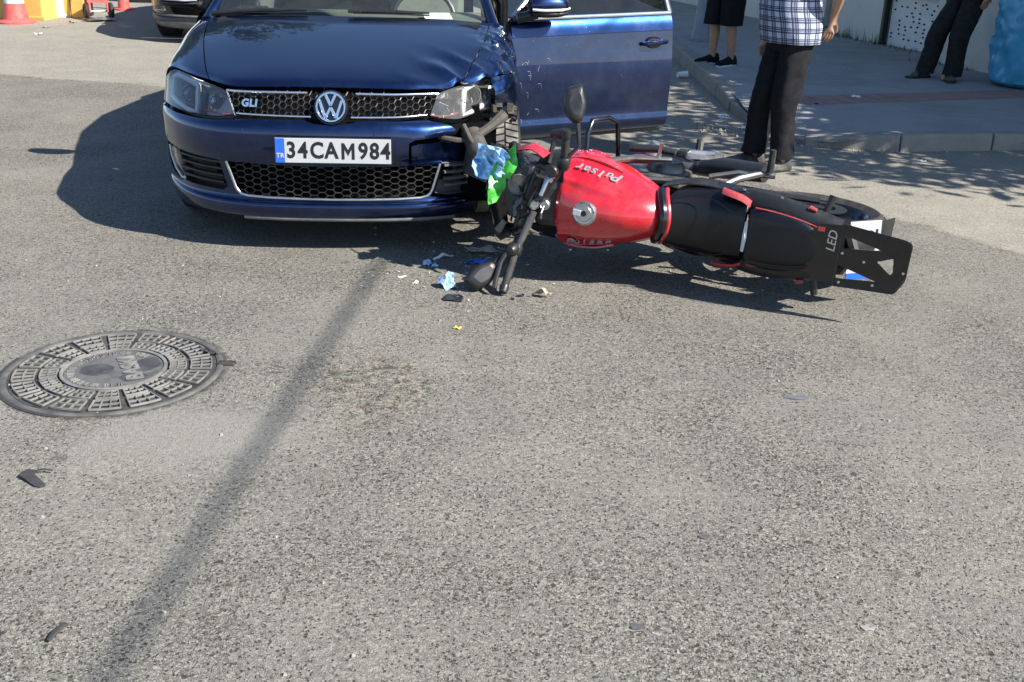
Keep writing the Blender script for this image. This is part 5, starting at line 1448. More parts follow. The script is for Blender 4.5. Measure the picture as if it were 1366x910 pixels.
# number plate and mudguard
mb = MB(); mb.tube([(-.30, 0, .76), (-.38, 0, .66), (-.43, 0, .55)], [.03, .028, .02], 8, flat=2.2); B(mb, 'plate_hanger', M['blk'])
NP = MB(); NP.box((0, 0, 0), (.25, .15, .003)); NP = NP.build('number_plate', M['plate'], BIKE, smooth=0, bevel=.001, seg=1)
NP.matrix_local = frame((-.375, .020, .66), (.1, -1, 0), (.80, .08, .60))
mb = MB(); mb.box((-.110, 0, .0022), (.028, .146, .001)); mb.build('country_band', M['plateblue'], NP, smooth=0)
text_obj('plate_characters', '34', .075, M['ink'], NP, Matrix.Translation((.005, .034, .002)), extrude=.0005, bold=.002)
text_obj('plate_characters', '2', .075, M['ink'], NP, Matrix.Translation((.07, -.036, .002)), extrude=.0005, bold=.002)
text_obj('plate_characters', 'B', .075, M['ink'], NP, Matrix.Translation((-.04, -.036, .002)), extrude=.0005, bold=.002)
rows = [[(-.14 + .345 * math.cos(a), y, .305 + .345 * math.sin(a)) for y in (-.085, -.06, 0, .06, .085)] for a in np.linspace(R(55), R(165), 8)]
loft(rows).build('rear_mudguard', M['blk'], BIKE, smooth=60, solid=.005)
# chain guard side, footrest brackets
for s in (-1, 1):
    mb = MB(); mb.tube([(.30, s * .12, .66), (.20, s * .17, .54), (.12, s * .19, .46), (.06, s * .19, .45)], [.014, .016, .016, .014], 8); B(mb, 'pillion_bracket', M['steel'])
    mb = MB(); mb.tube([(.34, s * .15, .50), (.22, s * .18, .46), (.10, s * .19, .45)], .013, 8); B(mb, 'pillion_bracket', M['steel'])
    if s < 0:
        pg = MB(); pg.tube([(.085, s * .19, .455), (.085, s * .30, .465)], [.013, .013], 8); pg = B(pg, 'pillion_footrest', M['alu'])
        mb = MB(); mb.tube([(.085, s * .205, .458), (.085, s * .305, .468)], [.017, .014], 8); mb.build('rubber', M['rubber'], pg)
        mb = MB(); mb.tube([(.43, s * .17, .36), (.42, s * .285, .37)], [.012, .012], 8); B(mb, 'footrest', M['alu'])
        mb = MB(); mb.tube([(.43, s * .19, .365), (.43, s * .29, .375)], [.018, .016], 8, flat=.8); B(mb, 'footrest_rubber', M['rubber'])
        mb = MB(); mb.tube([(.46, s * .18, .33), (.58, s * .20, .30), (.66, s * .21, .31)], [.009, .008, .008], 6); B(mb, 'brake_pedal', M['alu'])
# engine guard: the black loop that stands up beside the tank
mb = MB(); mb.tube([(.86, -.12, .70), (.88, -.28, .66), (.875, -.335, .62), (.83, -.345, .53), (.80, -.32, .46), (.79, -.14, .40)], .0125, 10); B(mb, 'engine_guard', M['blkgloss'])
mb = MB(); mb.tube([(.86, .12, .70), (.88, .19, .64), (.83, .20, .52), (.79, .14, .40)], .0125, 10); B(mb, 'engine_guard', M['blkgloss'])
# side covers under the seat
for s in (-1, 1):
    rows = [[(x, s * y, z) for x, y in ((.50, .12), (.40, .150), (.28, .158), (.16, .145))] for z in (.74, .66, .58)]
    loft(rows).build('side_cover', M['blk'], BIKE, smooth=60, solid=.006)
# ---- front fork turned to the right
STEER = R(-15)
hx, hz = 1.0, 0.96
axis = Vector((-math.sin(R(25)), 0, math.cos(R(25))))
ST = Matrix.Translation((hx, 0, hz)) @ Matrix.Rotation(STEER, 4, axis) @ Matrix.Translation((-hx, 0, -hz))
FORK = bpy.data.objects.new('front_fork', None); COL.objects.link(FORK); FORK.parent = BIKE; FORK.matrix_local = ST
for s in (-1, 1):
    mb = MB(); mb.tube([(1.372, s * .09, .31), (1.22, s * .09, .58)], [.027, .027], 12); mb.build('fork_leg', M['blk'], FORK)
    mb = MB(); mb.tube([(1.22, s * .09, .58), (1.005, s * .09, .985)], [.019, .019], 12); mb.build('fork_tube', M['blk'], FORK)
mb = MB(); mb.box((1.015, 0, .955), (.07, .25, .028), Matrix.Rotation(R(-25), 3, 'Y')); mb.build('triple_clamp', M['blk'], FORK, smooth=0, bevel=.01)
mb = MB(); mb.box((1.10, 0, .80), (.07, .25, .035), Matrix.Rotation(R(-25), 3, 'Y')); mb.build('lower_clamp', M['steel'], FORK, smooth=0, bevel=.01)
mb = MB(); mb.lathe([(.022, 0), (.022, .014), (.015, .020), (.0005, .020)], 20, Matrix.Translation((.99, 0, .975)) @ Matrix.Rotation(R(-25), 4, 'Y')); mb.build('steering_nut', M['satin'], FORK)
bwheel(1.375, .305, .295, .105, BIKE, ST)
rows = [[(1.375 + .325 * math.cos(a), y, .305 + .325 * math.sin(a)) for y in (-.07, -.045, 0, .045, .07)] for a in np.linspace(R(20), R(150), 8)]
o = loft(rows).build('front_mudguard', M['blk'], BIKE, smooth=60, solid=.005); o.matrix_local = ST
# handlebar, bent by the fall: the low end rests on the road
HB = bpy.data.objects.new('handlebar', None); COL.objects.link(HB); HB.parent = BIKE
mb = MB(); mb.tube([(.985, .03, .985), (1.0, .09, .995), (1.017, .15, 1.005), (1.035, .206, 1.02)], [.017, .017, .015, .014], 12); mb.build('clip_on_bar', M['steel'], HB)
mb = MB(); mb.tube([(.962, -.03, .985), (.93, -.10, .985), (.90, -.14, .988), (.87, -.21, 1.0)], [.017, .017, .015, .014], 12); mb.build('clip_on_bar', M['blk'], HB)
for pts, nm in (([(1.034, .215, 1.03), (1.030, .29, 1.095), (1.026, .335, 1.145)], 1), ([(.870, -.215, 1.0), (.866, -.27, 1.015), (.864, -.315, 1.028)], -1)):
    mb = MB()
    P_ = [Vector(pts[0]).lerp(Vector(pts[-1]), t) for t in np.linspace(0, 1, 15)]
    mb.tube(P_, [.0165 + (.0016 if k % 2 else 0) for k in range(15)], 12); mb.build('grip', M['rubber'], HB)
    e = Vector(pts[-1]); d_ = (e - Vector(pts[0])).normalized()
    mb = MB(); mb.tube([e, e + d_ * .012, e + d_ * .032], [.021, .021, .017], 12); mb.build('bar_end', M['blk'], HB)
    b0 = Vector(pts[0])
    mb = MB(); mb.tube([b0 - d_ * .045, b0 - d_ * .03, b0 + d_ * .004, b0 + d_ * .012], [.020, .028, .028, .022], 12); mb.build('switch_block', M['blk'], HB)
mb = MB(); mb.lathe([(.0005, .03), (.018, .028), (.030, .012), (.032, -.012), (.02, -.028), (.0005, -.03)], 18, Matrix.Translation((1.045, .20, 1.045))); mb.build('clutch_housing', M['blk'], HB)
mb = MB(); mb.tube([(1.055, .185, 1.045), (1.075, .25, 1.09), (1.068, .315, 1.15), (1.06, .345, 1.18)], [.009, .0085, .008, .009], 8, flat=1.3); mb.build('lever', M['blk'], HB)
mb = MB(); mb.tube([(.905, -.145, 1.015), (.925, -.12, 1.035), (.932, -.08, 1.052), (.938, -.06, 1.055)], [.010, .008, .007, .008], 8, flat=1.3); mb.build('lever', M['satin'], HB)
mb = MB(); mb.lathe([(.0005, -.016), (.024, -.016), (.026, .014), (.022, .019), (.0005, .019)], 14, Matrix.Translation((.905, -.165, 1.035))); mb.build('brake_reservoir', M['blk'], HB)
mb = MB(); mb.lathe([(.010, 0), (.013, .012), (.0005, .016)], 12, Matrix.Translation((.915, -.125, 1.01))); mb.build('banjo_bolt', M['chrome'], HB)
mb = MB(); mb.lathe([(.024, -.02), (.024, .010), (.018, .016), (.014, .010), (.0005, .010)], 20, Matrix.Translation((.946, -.002, .955))); mb.build('ignition_lock', M['satin'], HB)
mb = MB(); mb.tube([(.946, .0, .965), (.950, .03, .985), (.952, .055, .975)], [.003, .004, .006], 6); mb.build('key', M['satin'], HB)
rg_ = np.random.default_rng(4)
for k in range(11):                        # wiring and control cables
    p = Vector((.95 + rg_.uniform(-.02, .08), rg_.uniform(-.17, .17), .95)); q = Vector((1.08 + rg_.uniform(-.04, .05), rg_.uniform(-.12, .14), .86))
    m_ = (p + q) / 2 + Vector((rg_.normal(0, .02), rg_.normal(0, .05), .06 + rg_.uniform(0, .05)))
    pts = [p, p.lerp(m_, .6) + Vector((0, 0, .02)), m_, m_.lerp(q, .5), q]
    mb = MB(); mb.tube(pts, .0045 + .002 * (k % 2), 6); mb.build('cable', M['blk'], HB)
# mirrors
def bmirror(p0, p1, p2, ax, ay, outl):
    root = MB(); root.tube([p0, p1, p2], [.009, .0085, .011], 8); root = root.build('mirror', M['blk'], BIKE)
    Mx = frame(p2, ax, ay)
    secs = []
    for sc_, zz in ((.55, -.030), (.86, -.022), (1.0, -.005), (1.0, .004), (.95, .008)):
        secs.append([tuple(Mx @ Vector((x * sc_, .07 + (y - .07) * sc_, zz))) for x, y in rnd(outl, .02, 2)])
    mb = loft(secs, wrap=True); mb.build('shell', M['blk'], root, smooth=40)
    mb = MB(); mb.prism([(x * .88, .07 + (y - .07) * .88) for x, y in rnd(outl, .02, 2)], .002, Mx @ Matrix.Translation((0, 0, .0085))); mb.build('glass', M['chrome'], root, smooth=0)
Rinv = BIKE.matrix_world.to_3x3().inverted()
mo = [(-.016, .0), (.018, .0), (.046, .045), (.050, .085), (.030, .150), (-.046, .160), (-.050, .075)]
n0, n1 = Vector((.812, -.279, 1.0)), Vector((.835, -.369, .98)); tp = Vector((.885, -.51, .95))
bmirror(Vector((.88, -.20, 1.01)), n0, n1, Rinv @ Vector((-1, -.15, -.15)), tp - n1, mo)
l0, l1, l2 = Vector((1.055, .19, 1.03)), Vector((1.085, .225, 1.045)), Vector((1.106, .262, 1.08))
bmirror(l0, l1, l2, Rinv @ Vector((.7, -.1, -.7)), Vector((1.161, .356, 1.17)) - l2, mo)
# instrument cluster, nose fairing and headlamp
HD = bpy.data.objects.new('headlamp_unit', None); COL.objects.link(HD); HD.parent = BIKE
CL = frame((1.066, -.03, .955), (.12, -1, 0), (.93, .12, .36))
mb = MB(); mb.prism(rnd([(-.11, -.055), (.11, -.055), (.12, .01), (.08, .06), (-.08, .06), (-.12, .01)], .02), .045, CL @ Matrix.Translation((0, 0, -.04))); mb.build('instrument_panel', M['blk'], HD, smooth=40, bevel=.004)
mb = MB(); mb.lathe([(.0005, .008), (.034, .008), (.042, .012), (.047, .008), (.047, .0)], 32, CL @ Matrix.Translation((.040, .005, 0))); mb.build('dial', M['steel'], HD)
mb = MB(); mb.lathe([(.0005, .0125), (.038, .010)], 28, CL @ Matrix.Translation((.040, .005, 0))); mb.build('dial_glass', M['lens'], HD)
mb = MB(); mb.box((0, 0, 0), (.085, .05, .006)); o = mb.build('display', M['bulb'], HD, smooth=0); o.matrix_local = CL @ Matrix.Translation((-.055, .005, .008))
for x, y in ((-.03, -.045), (.0, -.045), (.03, -.047)):
    mb = MB(); mb.lathe([(.007, 0), (.009, .007), (.006, .009), (.006, .004)], 12, CL @ Matrix.Translation((x, y, .004))); mb.build('button', M['satin'], HD)
secs = [[(1.09 + dx, y * w - .02, .95 + dz - .06 * abs(y) ** 2) for y in (-1, -.7, -.35, 0, .35, .7, 1)] for dx, dz, w in ((.03, .02, .15), (.08, .0, .18), (.13, -.06, .18), (.17, -.16, .15), (.15, -.26, .11))]
loft(secs).build('fairing', M['blkgloss'], HD, smooth=60, solid=.006)
secs = [[(1.04 + dx, s_y, .90 + dz) for dx, s_y, dz in ((0, .10, .02), (.07, .15, .0), (.14, .17, -.05))], [(1.05 + dx, s_y, .82 + dz) for dx, s_y, dz in ((0, .13, .02), (.08, .19, .0), (.16, .20, -.05))], [(1.07 + dx, s_y, .72 + dz) for dx, s_y, dz in ((0, .12, .02), (.08, .17, .0), (.14, .18, -.04))]]
loft(secs).build('fairing_wing', M['blk'], HD, smooth=60, solid=.005)
mb = loft([[(1.00, -.185, .88), (1.06, -.212, .88), (1.13, -.195, .86)], [(.99, -.20, .82), (1.06, -.232, .82), (1.14, -.205, .80)], [(1.01, -.175, .76), (1.07, -.20, .76), (1.13, -.18, .74)]]); mb.build('fairing_wing', M['red'], HD, smooth=60, solid=.005)
mb = MB(); mb.tube([(1.00, -.15, .80), (1.0, -.24, .76), (.99, -.27, .75)], [.010, .012, .020], 8); mb.tube([(1.02, -.27, .75), (.96, -.28, .75)], [.016, .026], 10); mb.build('indicator', M['blk'], HD)
mb = MB(); mb.lathe([(.0005, .03), (.05, .022), (.07, 0), (.072, -.05)], 24, frame((1.255, 0, .80), (0, 1, 0), (-.25, 0, .97))); mb.build('lamp_glass', M['lens'], HD)
mb = MB(); mb.lathe([(.0005, -.02), (.06, -.012), (.07, 0)], 24, frame((1.245, 0, .80), (0, 1, 0), (-.25, 0, .97))); mb.build('lamp_reflector', M['chrome'], HD)
for k, (p, q) in enumerate((((1.10, .16, .93), (1.19, .20, .86)), ((1.12, .10, .96), (1.16, .18, .92)), ((1.14, -.12, .97), (1.20, -.05, .90)), ((1.03, .12, .95), (1.12, .19, .84)), ((1.05, -.15, .97), (1.10, -.20, .90)))):
    mb = MB(); p, q = Vector(p), Vector(q); mb.tube([p, p.lerp(q, .5) + Vector((.01, .01, .012)), q], [.006, .010, .004], 6, flat=2.0); mb.build('broken_bracket', M['steel'] if k % 2 else M['blk'], HD)
# right-hand flank: what shows above tank and seat
mb = loft([[(.74, -.165, .66), (.66, -.185, .645), (.58, -.190, .62)], [(.74, -.185, .60), (.66, -.212, .58), (.58, -.212, .56)], [(.72, -.175, .54), (.66, -.20, .52), (.58, -.20, .50)]]); B(mb, 'flank_panel', M['red'], smooth=50, solid=.006)
mb = MB(); mb.tube([(.82, -.17, .72), (.66, -.205, .66), (.50, -.215, .60)], [.022, .026, .020], 10, flat=.6); B(mb, 'frame_plate', M['steel'])
mb = MB(); mb.tube([(.70, -.235, .58), (.58, -.245, .56), (.50, -.24, .55)], [.016, .018, .014], 10); B(mb, 'master_cylinder', M['blk'])
mb = MB(); mb.prism(rnd([(.30, .36), (.46, .34), (.52, .46), (.44, .56), (.36, .52)], .03), .010, Matrix(((1, 0, 0, 0), (0, 0, 1, -.235), (0, 1, 0, 0), (0, 0, 0, 1)))); B(mb, 'heel_guard', M['alu'], smooth=0)
mb = MB(); mb.tube([(.52, -.225, .50), (.44, -.24, .46), (.34, -.245, .44)], [.010, .012, .010], 8); B(mb, 'linkage', M['satin'])
mb = MB(); mb.tube([(.62, -.20, .46), (.60, -.255, .46)], [.045, .030], 16); B(mb, 'oil_cap_boss', M['alu'])
mb = MB(); mb.box((.47, -.235, .50), (.05, .03, .08)); B(mb, 'pivot_cover', M['blk'], smooth=0, bevel=.008)
mb = MB(); mb.tube([(.56, -.215, .62), (.55, -.26, .625), (.545, -.285, .63)], [.008, .008, .010], 8); B(mb, 'kick_pin', M['satin'])
# dark frame, hoses and the low shroud under the tank's nose
mb = loft([[(.90, .09, .86), (.98, .12, .84), (1.06, .13, .80)], [(.89, .16, .78), (.98, .19, .75), (1.07, .18, .72)], [(.88, .19, .68), (.97, .21, .65), (1.05, .19, .62)], [(.86, .17, .58), (.94, .18, .55), (1.0, .16, .53)]]); B(mb, 'lower_shroud', M['blk'], smooth=60, solid=.006)
mb = loft([[(.90, -.09, .86), (.98, -.12, .84), (1.06, -.13, .80)], [(.89, -.16, .78), (.98, -.19, .75), (1.05, -.18, .72)], [(.88, -.19, .68), (.97, -.20, .65), (1.03, -.18, .62)]]); B(mb, 'lower_shroud', M['blk'], smooth=60, solid=.006)
mb = MB(); mb.tube([(.97, .05, .80), (1.02, .12, .70), (.98, .15, .58), (.90, .14, .46)], .014, 8); B(mb, 'hose', M['rubber'])
# welted seams of the seats and panel screws
for s in (-1, 1):
    mb = MB(); mb.tube([(.40 - .28 * t, s * (.088 + .040 * math.sin(math.pi * min(1, t + .15))), .866 - .030 * math.sin(math.pi * min(1, t * 1.1 + .1)) + .002) for t in np.linspace(0, 1, 14)], .0022, 6); mb.build('seam', M['seat'], SEAT)
    mb = MB(); mb.tube([(.07 - .25 * t, s * (.098 - .03 * t * t), .903 + .006 * t) for t in np.linspace(0, 1, 10)], .0020, 6); mb.build('seam', M['seat'], PIL)
    for x, y, z in ((.70, .205, .73), (.14, .172, .775), (-.02, .172, .81), (-.14, .152, .84), (.86, .222, .78)):
        mb = MB(); mb.lathe([(.007, -.004), (.007, .002), (.0005, .003)], 10, frame((x, s * y, z), (1, 0, 0), (0, 0, s))); B(mb, 'panel_screw', M['satin'])
# ------------------------------------------------------------------ parked black SUV
SUV = thing('black_car', 'parked black car with grey lower bumper trim behind the blue car', 'car', (-3.28, 12.40, 0), .05)
sxyz = np.array((1.03, 1.0, 1.08))
zz_ = lambda z: (z - .07) / 1.26 * 1.08 + .01
SF = Surf(np.array(mirror_cols(FX)) * sxyz + np.array((0, 0, .01)))
ST_ = Surf(np.array(mirror_cols(TX)) * sxyz + np.array((0, 0, .01)))
def sfx(x, z): return SF.find(x=x, z=zz_(z), urange=(0, 7.02) if x < 0 else (6.98, 14))
def sfb(b, z, s): return SF.find(y=b, z=zz_(z), urange=(0, 4) if s < 0 else (10, 14))
panel(SF, [sfb(.56, 1.0, -1), sfx(-.5, 1.01), sfx(0, 1.01), sfx(.5, 1.01), sfb(.56, 1.0, 1), sfb(.56, .44, 1), sfx(.6, .40), sfx(0, .40), sfx(-.6, .40), sfb(.56, .44, -1)], step=.25, ks=1.6).build('bumper', M['blackpaint'], SUV, smooth=50, fix=False)
panel(SF, [sfb(.56, .425, -1), sfx(-.6, .385), sfx(0, .385), sfx(.6, .385), sfb(.56, .425, 1), sfb(.56, .31, 1), sfx(.6, .285), sfx(0, .265), sfx(-.6, .285), sfb(.56, .31, -1)], step=.25, ks=1.6, off=.006).build('lower_bumper', M['blk'], SUV, smooth=50, fix=False)
panel(SF, [sfx(-.80, .325), sfx(-.5, .335), sfx(0, .335), sfx(.5, .335), sfx(.80, .325), sfx(.76, .268), sfx(.4, .262), sfx(0, .262), sfx(-.4, .262), sfx(-.76, .268)], step=.25, ks=1.6, off=.014).build('skid_trim', M['grey'], SUV, smooth=50, fix=False)
panel(SF, [sfx(-.60, .545), sfx(0, .56), sfx(.60, .545), sfx(.55, .43), sfx(0, .42), sfx(-.55, .43)], step=.25, ks=1.6, off=.004).build('lower_grille', M['void'], SUV, smooth=50, fix=False)
panel(SF, [sfx(-.50, .92), sfx(0, .95), sfx(.50, .92), sfx(.42, .70), sfx(0, .68), sfx(-.42, .70)], step=.25, ks=1.6, off=.004).build('grille', M['void'], SUV, smooth=50, fix=False)
mb = MB(); mb.tube([tuple(SF.at(np.array([u]), np.array([v]), np.array([.01]))[0]) for u, v in [sfx(x, .405) for x in np.linspace(-.78, .78, 14)]], .012, 6); mb.build('trim_strip', M['grey'], SUV)
for s in (-1, 1):
    fl = panel(SF, [sfx(s * .82, .535), sfx(s * .66, .52), sfx(s * .64, .465), sfx(s * .80, .465)], step=.2, ks=1.6, off=.008); fl = fl.build('fog_lamp', M['satin'], SUV, smooth=50, fix=False)
    for k in range(3):
        mb = MB(); mb.tube([tuple(SF.at(np.array([u]), np.array([v]), np.array([.016]))[0]) for u, v in [sfx(s * x, .48 + k * .018) for x in (.67, .73, .79)]], .005, 6); mb.build('lamp_bar', M['blk'], fl)
    hl = panel(SF, [sfb(.58, .98, s), sfx(s * .80, 1.0), sfx(s * .56, .97), sfx(s * .52, .88), sfx(s * .70, .85), sfb(.56, .87, s)], step=.2, ks=1.6, off=.004); hl.build('headlight', M['chrome'], SUV, smooth=50, fix=False)
    arch = [ST_.find(y=.89 + .38 * math.cos(R(a)), z=.34 + .37 * math.sin(R(a)), urange=(0, 3.7) if s < 0 else (16.3, 20)) for a in np.linspace(140, -2, 13)]
    o_ = [tuv(3, .1, s), tuv(5, .1, s), tuv(6, .1, s), tuv(7, .1, s)] + [ST_.find(y=.62, z=.62, urange=(0, 3.7) if s < 0 else (16.3, 20))] + arch + [ST_.find(y=1.335, z=.30, urange=(0, 3.7) if s < 0 else (16.3, 20)), tuv(7, 4.95, s), tuv(5, 4.95, s), tuv(3.2, 4.9, s), tuv(3.1, 3, s)]
    if s < 0: o_ = o_[::-1]
    panel(ST_, o_, step=.2, ks=.9).build('fender', M['blackpaint'], SUV, smooth=60, fix=False)
panel(ST_, [tuv(x, v, 1) for x, v in ((0, .1), (2, .1), (2.95, .12), (3.05, 3), (3.15, 4.9), (0, 4.9))] + [tuv(x, v, -1) for x, v in ((3.15, 4.9), (3.05, 3), (2.95, .12), (2, .1))], step=.2, ks=.9).build('hood', M['blackpaint'], SUV, smooth=60, fix=False)
sc3 = lambda rows: [[(x * 1.03, y, z * 1.08 + .01) for x, y, z in r_] for r_ in rows]
loft(sc3([lerp3(WB, WT, t, .05) for t in (0, .5, 1)])).build('windscreen', M['darkglass'], SUV, smooth=180)
loft(sc3([lerp3(WT, RB, t, 0.0) for t in (0, .3, .7, 1)])).build('roof', M['blackpaint'], SUV, smooth=180)
loft(sc3([lerp3(RB, BGb, t) for t in (0, 1)])).build('rear_window', M['darkglass'], SUV, smooth=180)
for s in (-1, 1):
    loft(sc3(side_rows(s, [1.35, 2.0, 2.6, 3.2, 3.8, 4.3]))).build('side_panel', M['blackpaint'], SUV, smooth=60)
    mb = MB(); mb.add([(s * .84, 1.48, 1.06), (s * .62, 2.0, 1.49), (s * .60, 3.4, 1.45), (s * .80, 3.9, 1.10)], [(0, 1, 2, 3)]); mb.build('side_window', M['darkglass'], SUV, smooth=0, solid=.005)
    car_wheel(SUV, s * .79, .89, .325, .22, side=s); car_wheel(SUV, s * .79, 3.5, .325, .22, side=s)
    mi = loft([[(s * x, 1.55 + w * math.cos(a), 1.10 + h_ * math.sin(a)) for a in np.linspace(0, 2 * math.pi, 10, endpoint=False)] for x, w, h_ in ((.90, .03, .03), (.95, .07, .07), (1.05, .075, .075), (1.11, .03, .03))], wrap=True); mi.build('door_mirror', M['blackpaint'], SUV)
mb = MB(); mb.box((0, 4.25, .85), (1.6, .12, .9)); mb.build('tailgate', M['blackpaint'], SUV, smooth=0, bevel=.04)
mb = MB(); mb.box((0, 2.3, .55), (1.45, 3.4, .3)); mb.build('underbody', M['void'], SUV, smooth=0)
# ------------------------------------------------------------------ roadside clutter, top left
M['yellow'] = concrete('yellow_painted_concrete', (0.58, 0.36, 0.09), (0.72, 0.47, 0.15), 0.35, 2.0)
M['whitepaint'] = concrete('white_painted_concrete', (0.52, 0.52, 0.52), (0.68, 0.67, 0.66), 0.3, 2.0)
M['conered'] = pm('faded_red_plastic', (0.62, 0.085, 0.075), 0.5, var=0.12, dust=0.3)
def block(name, label, cat, x, y, w, d, h, mat, rz=0.0, group=None, slope=(.92, .8)):
    t = thing(name, label, cat, (x, y, 0), rz, group)
    mb = MB(); mb.box((0, 0, h / 2), (w, d, h), None, slope); mb.build('block', mat, t, smooth=0, bevel=.02)
    mb = MB(); mb.box((0, 0, .02), (w + .05, d + .04, .05)); mb.build('foot', mat, t, smooth=0, bevel=.01)
    return t
block('concrete_block', 'yellow painted concrete block at the left picture edge beside the cone', 'block', -6.62, 14.40, .26, .45, .85, M['yellow'], .1, 'painted road blocks')
block('concrete_block', 'yellow painted concrete block just right of the traffic cone', 'block', -6.22, 14.62, .27, .45, .85, M['yellow'], -.08, 'painted road blocks')
block('concrete_block', 'white painted concrete block between the two yellow pieces', 'block', -6.09, 14.95, .17, .40, .85, M['whitepaint'], .05, 'painted road blocks', (1, .9))
t = thing('yellow_cabinet', 'yellow metal cabinet with a dark seam behind the hand truck', 'cabinet', (-5.90, 14.98, 0), .02)
mb = MB(); mb.box((-.075, 0, .5), (.10, .3, 1.0)); mb.build('side_panel', M['yellow'], t, smooth=0, bevel=.008)
mb = MB(); mb.box((.07, 0, .5), (.17, .3, 1.0)); mb.build('door', M['yellow'], t, smooth=0, bevel=.008)
mb = MB(); mb.box((.02, .03, .5), (.30, .26, .98)); mb.build('carcass', M['blk'], t, smooth=0)
t = thing('traffic_cone', 'red and white traffic cone between yellow blocks at the left edge', 'cone', (-6.30, 14.05, 0))
mb = MB(); mb.lathe([(.0005, 0), (.23, 0), (.23, .02), (.20, .035), (.155, .045), (.15, .05)], 28); mb.build('base', M['conered'], t)
prof = lambda z: .15 - .115 * (z - .05) / .65
for z0, z1, m_ in ((.05, .235, 'conered'), (.237, .38, 'white'), (.382, .52, 'conered'), (.522, .62, 'white'), (.622, .70, 'conered')):
    mb = MB(); mb.lathe([(prof(z0) + .002, z0), (prof(z1) + .002, z1)], 28); mb.build('band', M[m_], t)
t = thing('hand_truck', 'red two-wheeled hand truck with black tyres beside the yellow cabinet', 'hand truck', (-5.50, 14.70, 0), .55)
for x in (-.155, .155):
    w_ = bpy.data.objects.new('wheel', None); COL.objects.link(w_); w_.parent = t; w_.location = (x, 0, .105); w_.rotation_euler = (0, R(90), 0)
    mb = MB(); mb.lathe([(.055, -.022)] + [(.078 + .027 * math.cos(a), .028 * math.sin(a)) for a in np.linspace(-1.5, 1.5, 9)] + [(.055, .022)], 28); mb.build('tyre', M['rubber'], w_)
    mb = MB(); mb.lathe([(.0005, .02), (.02, .022), (.03, .012), (.056, .014), (.056, -.014), (.03, -.012), (.0005, -.02)], 20); mb.build('hub', M['steel'], w_)
mb = MB(); mb.tube([(-.15, 0, .105), (.15, 0, .105)], .012, 8); mb.build('axle', M['alu'], t)
for x in (-.11, .11):
    mb = MB(); mb.tube([(x, -.05, .09), (x, .02, .30), (x, .16, 1.15)], .014, 8); mb.build('upright', M['conered'], t)
mb = MB(); mb.box((-.02, -.20, .025), (.34, .22, .008)); mb.build('toe_plate', M['alu'], t, smooth=0)
mb = MB(); mb.box((0, -.01, .29), (.27, .02, .16)); mb.build('back_plate', M['conered'], t, smooth=0, bevel=.004)
for z in (.55, .85): 
    mb = MB(); mb.tube([(-.11, .06 + (z - .3) * .165, z), (.11, .06 + (z - .3) * .165, z)], .011, 8); mb.build('cross_bar', M['conered'], t)
t = thing('traffic_cone', 'small faded red cone behind the hand truck', 'cone', (-5.62, 16.0, 0))
mb = MB(); mb.lathe([(.0005, 0), (.13, 0), (.13, .02), (.085, .03), (.03, .5), (.0005, .5)], 20); mb.build('body', M['conered'], t)
mb = MB(); mb.lathe([(.070, .16), (.055, .28)], 20); mb.build('band', M['white'], t)
t = thing('black_cuboid', 'long low plain black crate at the top left picture edge', 'cuboid', (-5.35, 17.35, 0), .05)  # dark strip at the far edge, drawn as a plain black box
mb = MB(); mb.box((0, 0, .2), (1.2, .4, .4)); mb.build('body', M['blk'], t, smooth=0, bevel=.02)
mb = MB(); mb.box((0, 0, .41), (1.25, .45, .04)); mb.build('rim', M['blk'], t, smooth=0, bevel=.01)
# ------------------------------------------------------------------ blue bag on the pavement
M['bluebag'] = pm('blue_plastic_film', (0.05, 0.29, 0.46), 0.38, var=0.1, scale=5, coat=0.15)
bag = thing('blue_bag', 'big stuffed blue plastic bag standing on the pavement at the right edge', 'bag', (4.82, 10.28, .105))
G = []
for i in range(46):
    z = 1.15 * i / 45
    row = []
    for k in range(80):
        a = 2 * math.pi * k / 80
        rr = .47 * (1 - .10 * (z - .5) ** 2 * 2) * (min(1, (z + .02) / .06) ** .3) * (1 if z < 1 else max(.25, 1 - ((z - 1) / .15) ** 2 * .75))
        c, s_ = math.cos(a), math.sin(a)
        p = Vector((c * rr, s_ * rr * .8, z))
        n_ = noise.noise(Vector((c * 2.2, s_ * 2.2, z * 3.5))) * .035 + abs(noise.noise(Vector((c * 6, s_ * 6, z * 7 + 3)))) * .05 + abs(noise.noise(Vector((c * 11, s_ * 11, z * 10 + 9)))) * .006
        row.append((p.x * (1 + n_ / rr), p.y * (1 + n_ / rr), z))
    G.append(row)
mb = MB(); mb.grid(np.array(G), wrap=True); mb.add(G[-1], [tuple(range(80))]); mb.build('film', M['bluebag'], bag, smooth=50)
mb = MB(); mb.tube([(0, 0, 1.12), (.03, 0, 1.2), (.10, .03, 1.27)], [.10, .05, .09], 10); mb.build('knot', M['bluebag'], bag)
# ------------------------------------------------------------------ people
M['skin'] = pm('skin', (0.36, 0.20, 0.13), 0.5, var=0.1, scale=12)
M['hair'] = pm('dark_hair', (0.03, 0.025, 0.022), 0.6, var=0.3, scale=60)
M['greyhair'] = pm('grey_hair', (0.22, 0.21, 0.20), 0.6, var=0.3, scale=60)
M['charcoal'] = pm('charcoal_cloth', (0.016, 0.016, 0.018), 0.85, var=0.25, scale=30, bmp=0.2, bscale=500, spec=0.1)
M['charcoal2'] = pm('dark_grey_cloth', (0.022, 0.021, 0.021), 0.85, var=0.3, scale=25, bmp=0.2, bscale=500, spec=0.1)
M['denim'] = pm('dark_denim', (0.022, 0.024, 0.032), 0.85, var=0.3, scale=25, bmp=0.2, bscale=500, spec=0.1)
M['blackcloth'] = pm('black_cloth', (0.008, 0.008, 0.010), 0.85, var=0.2, scale=25, spec=0.15)
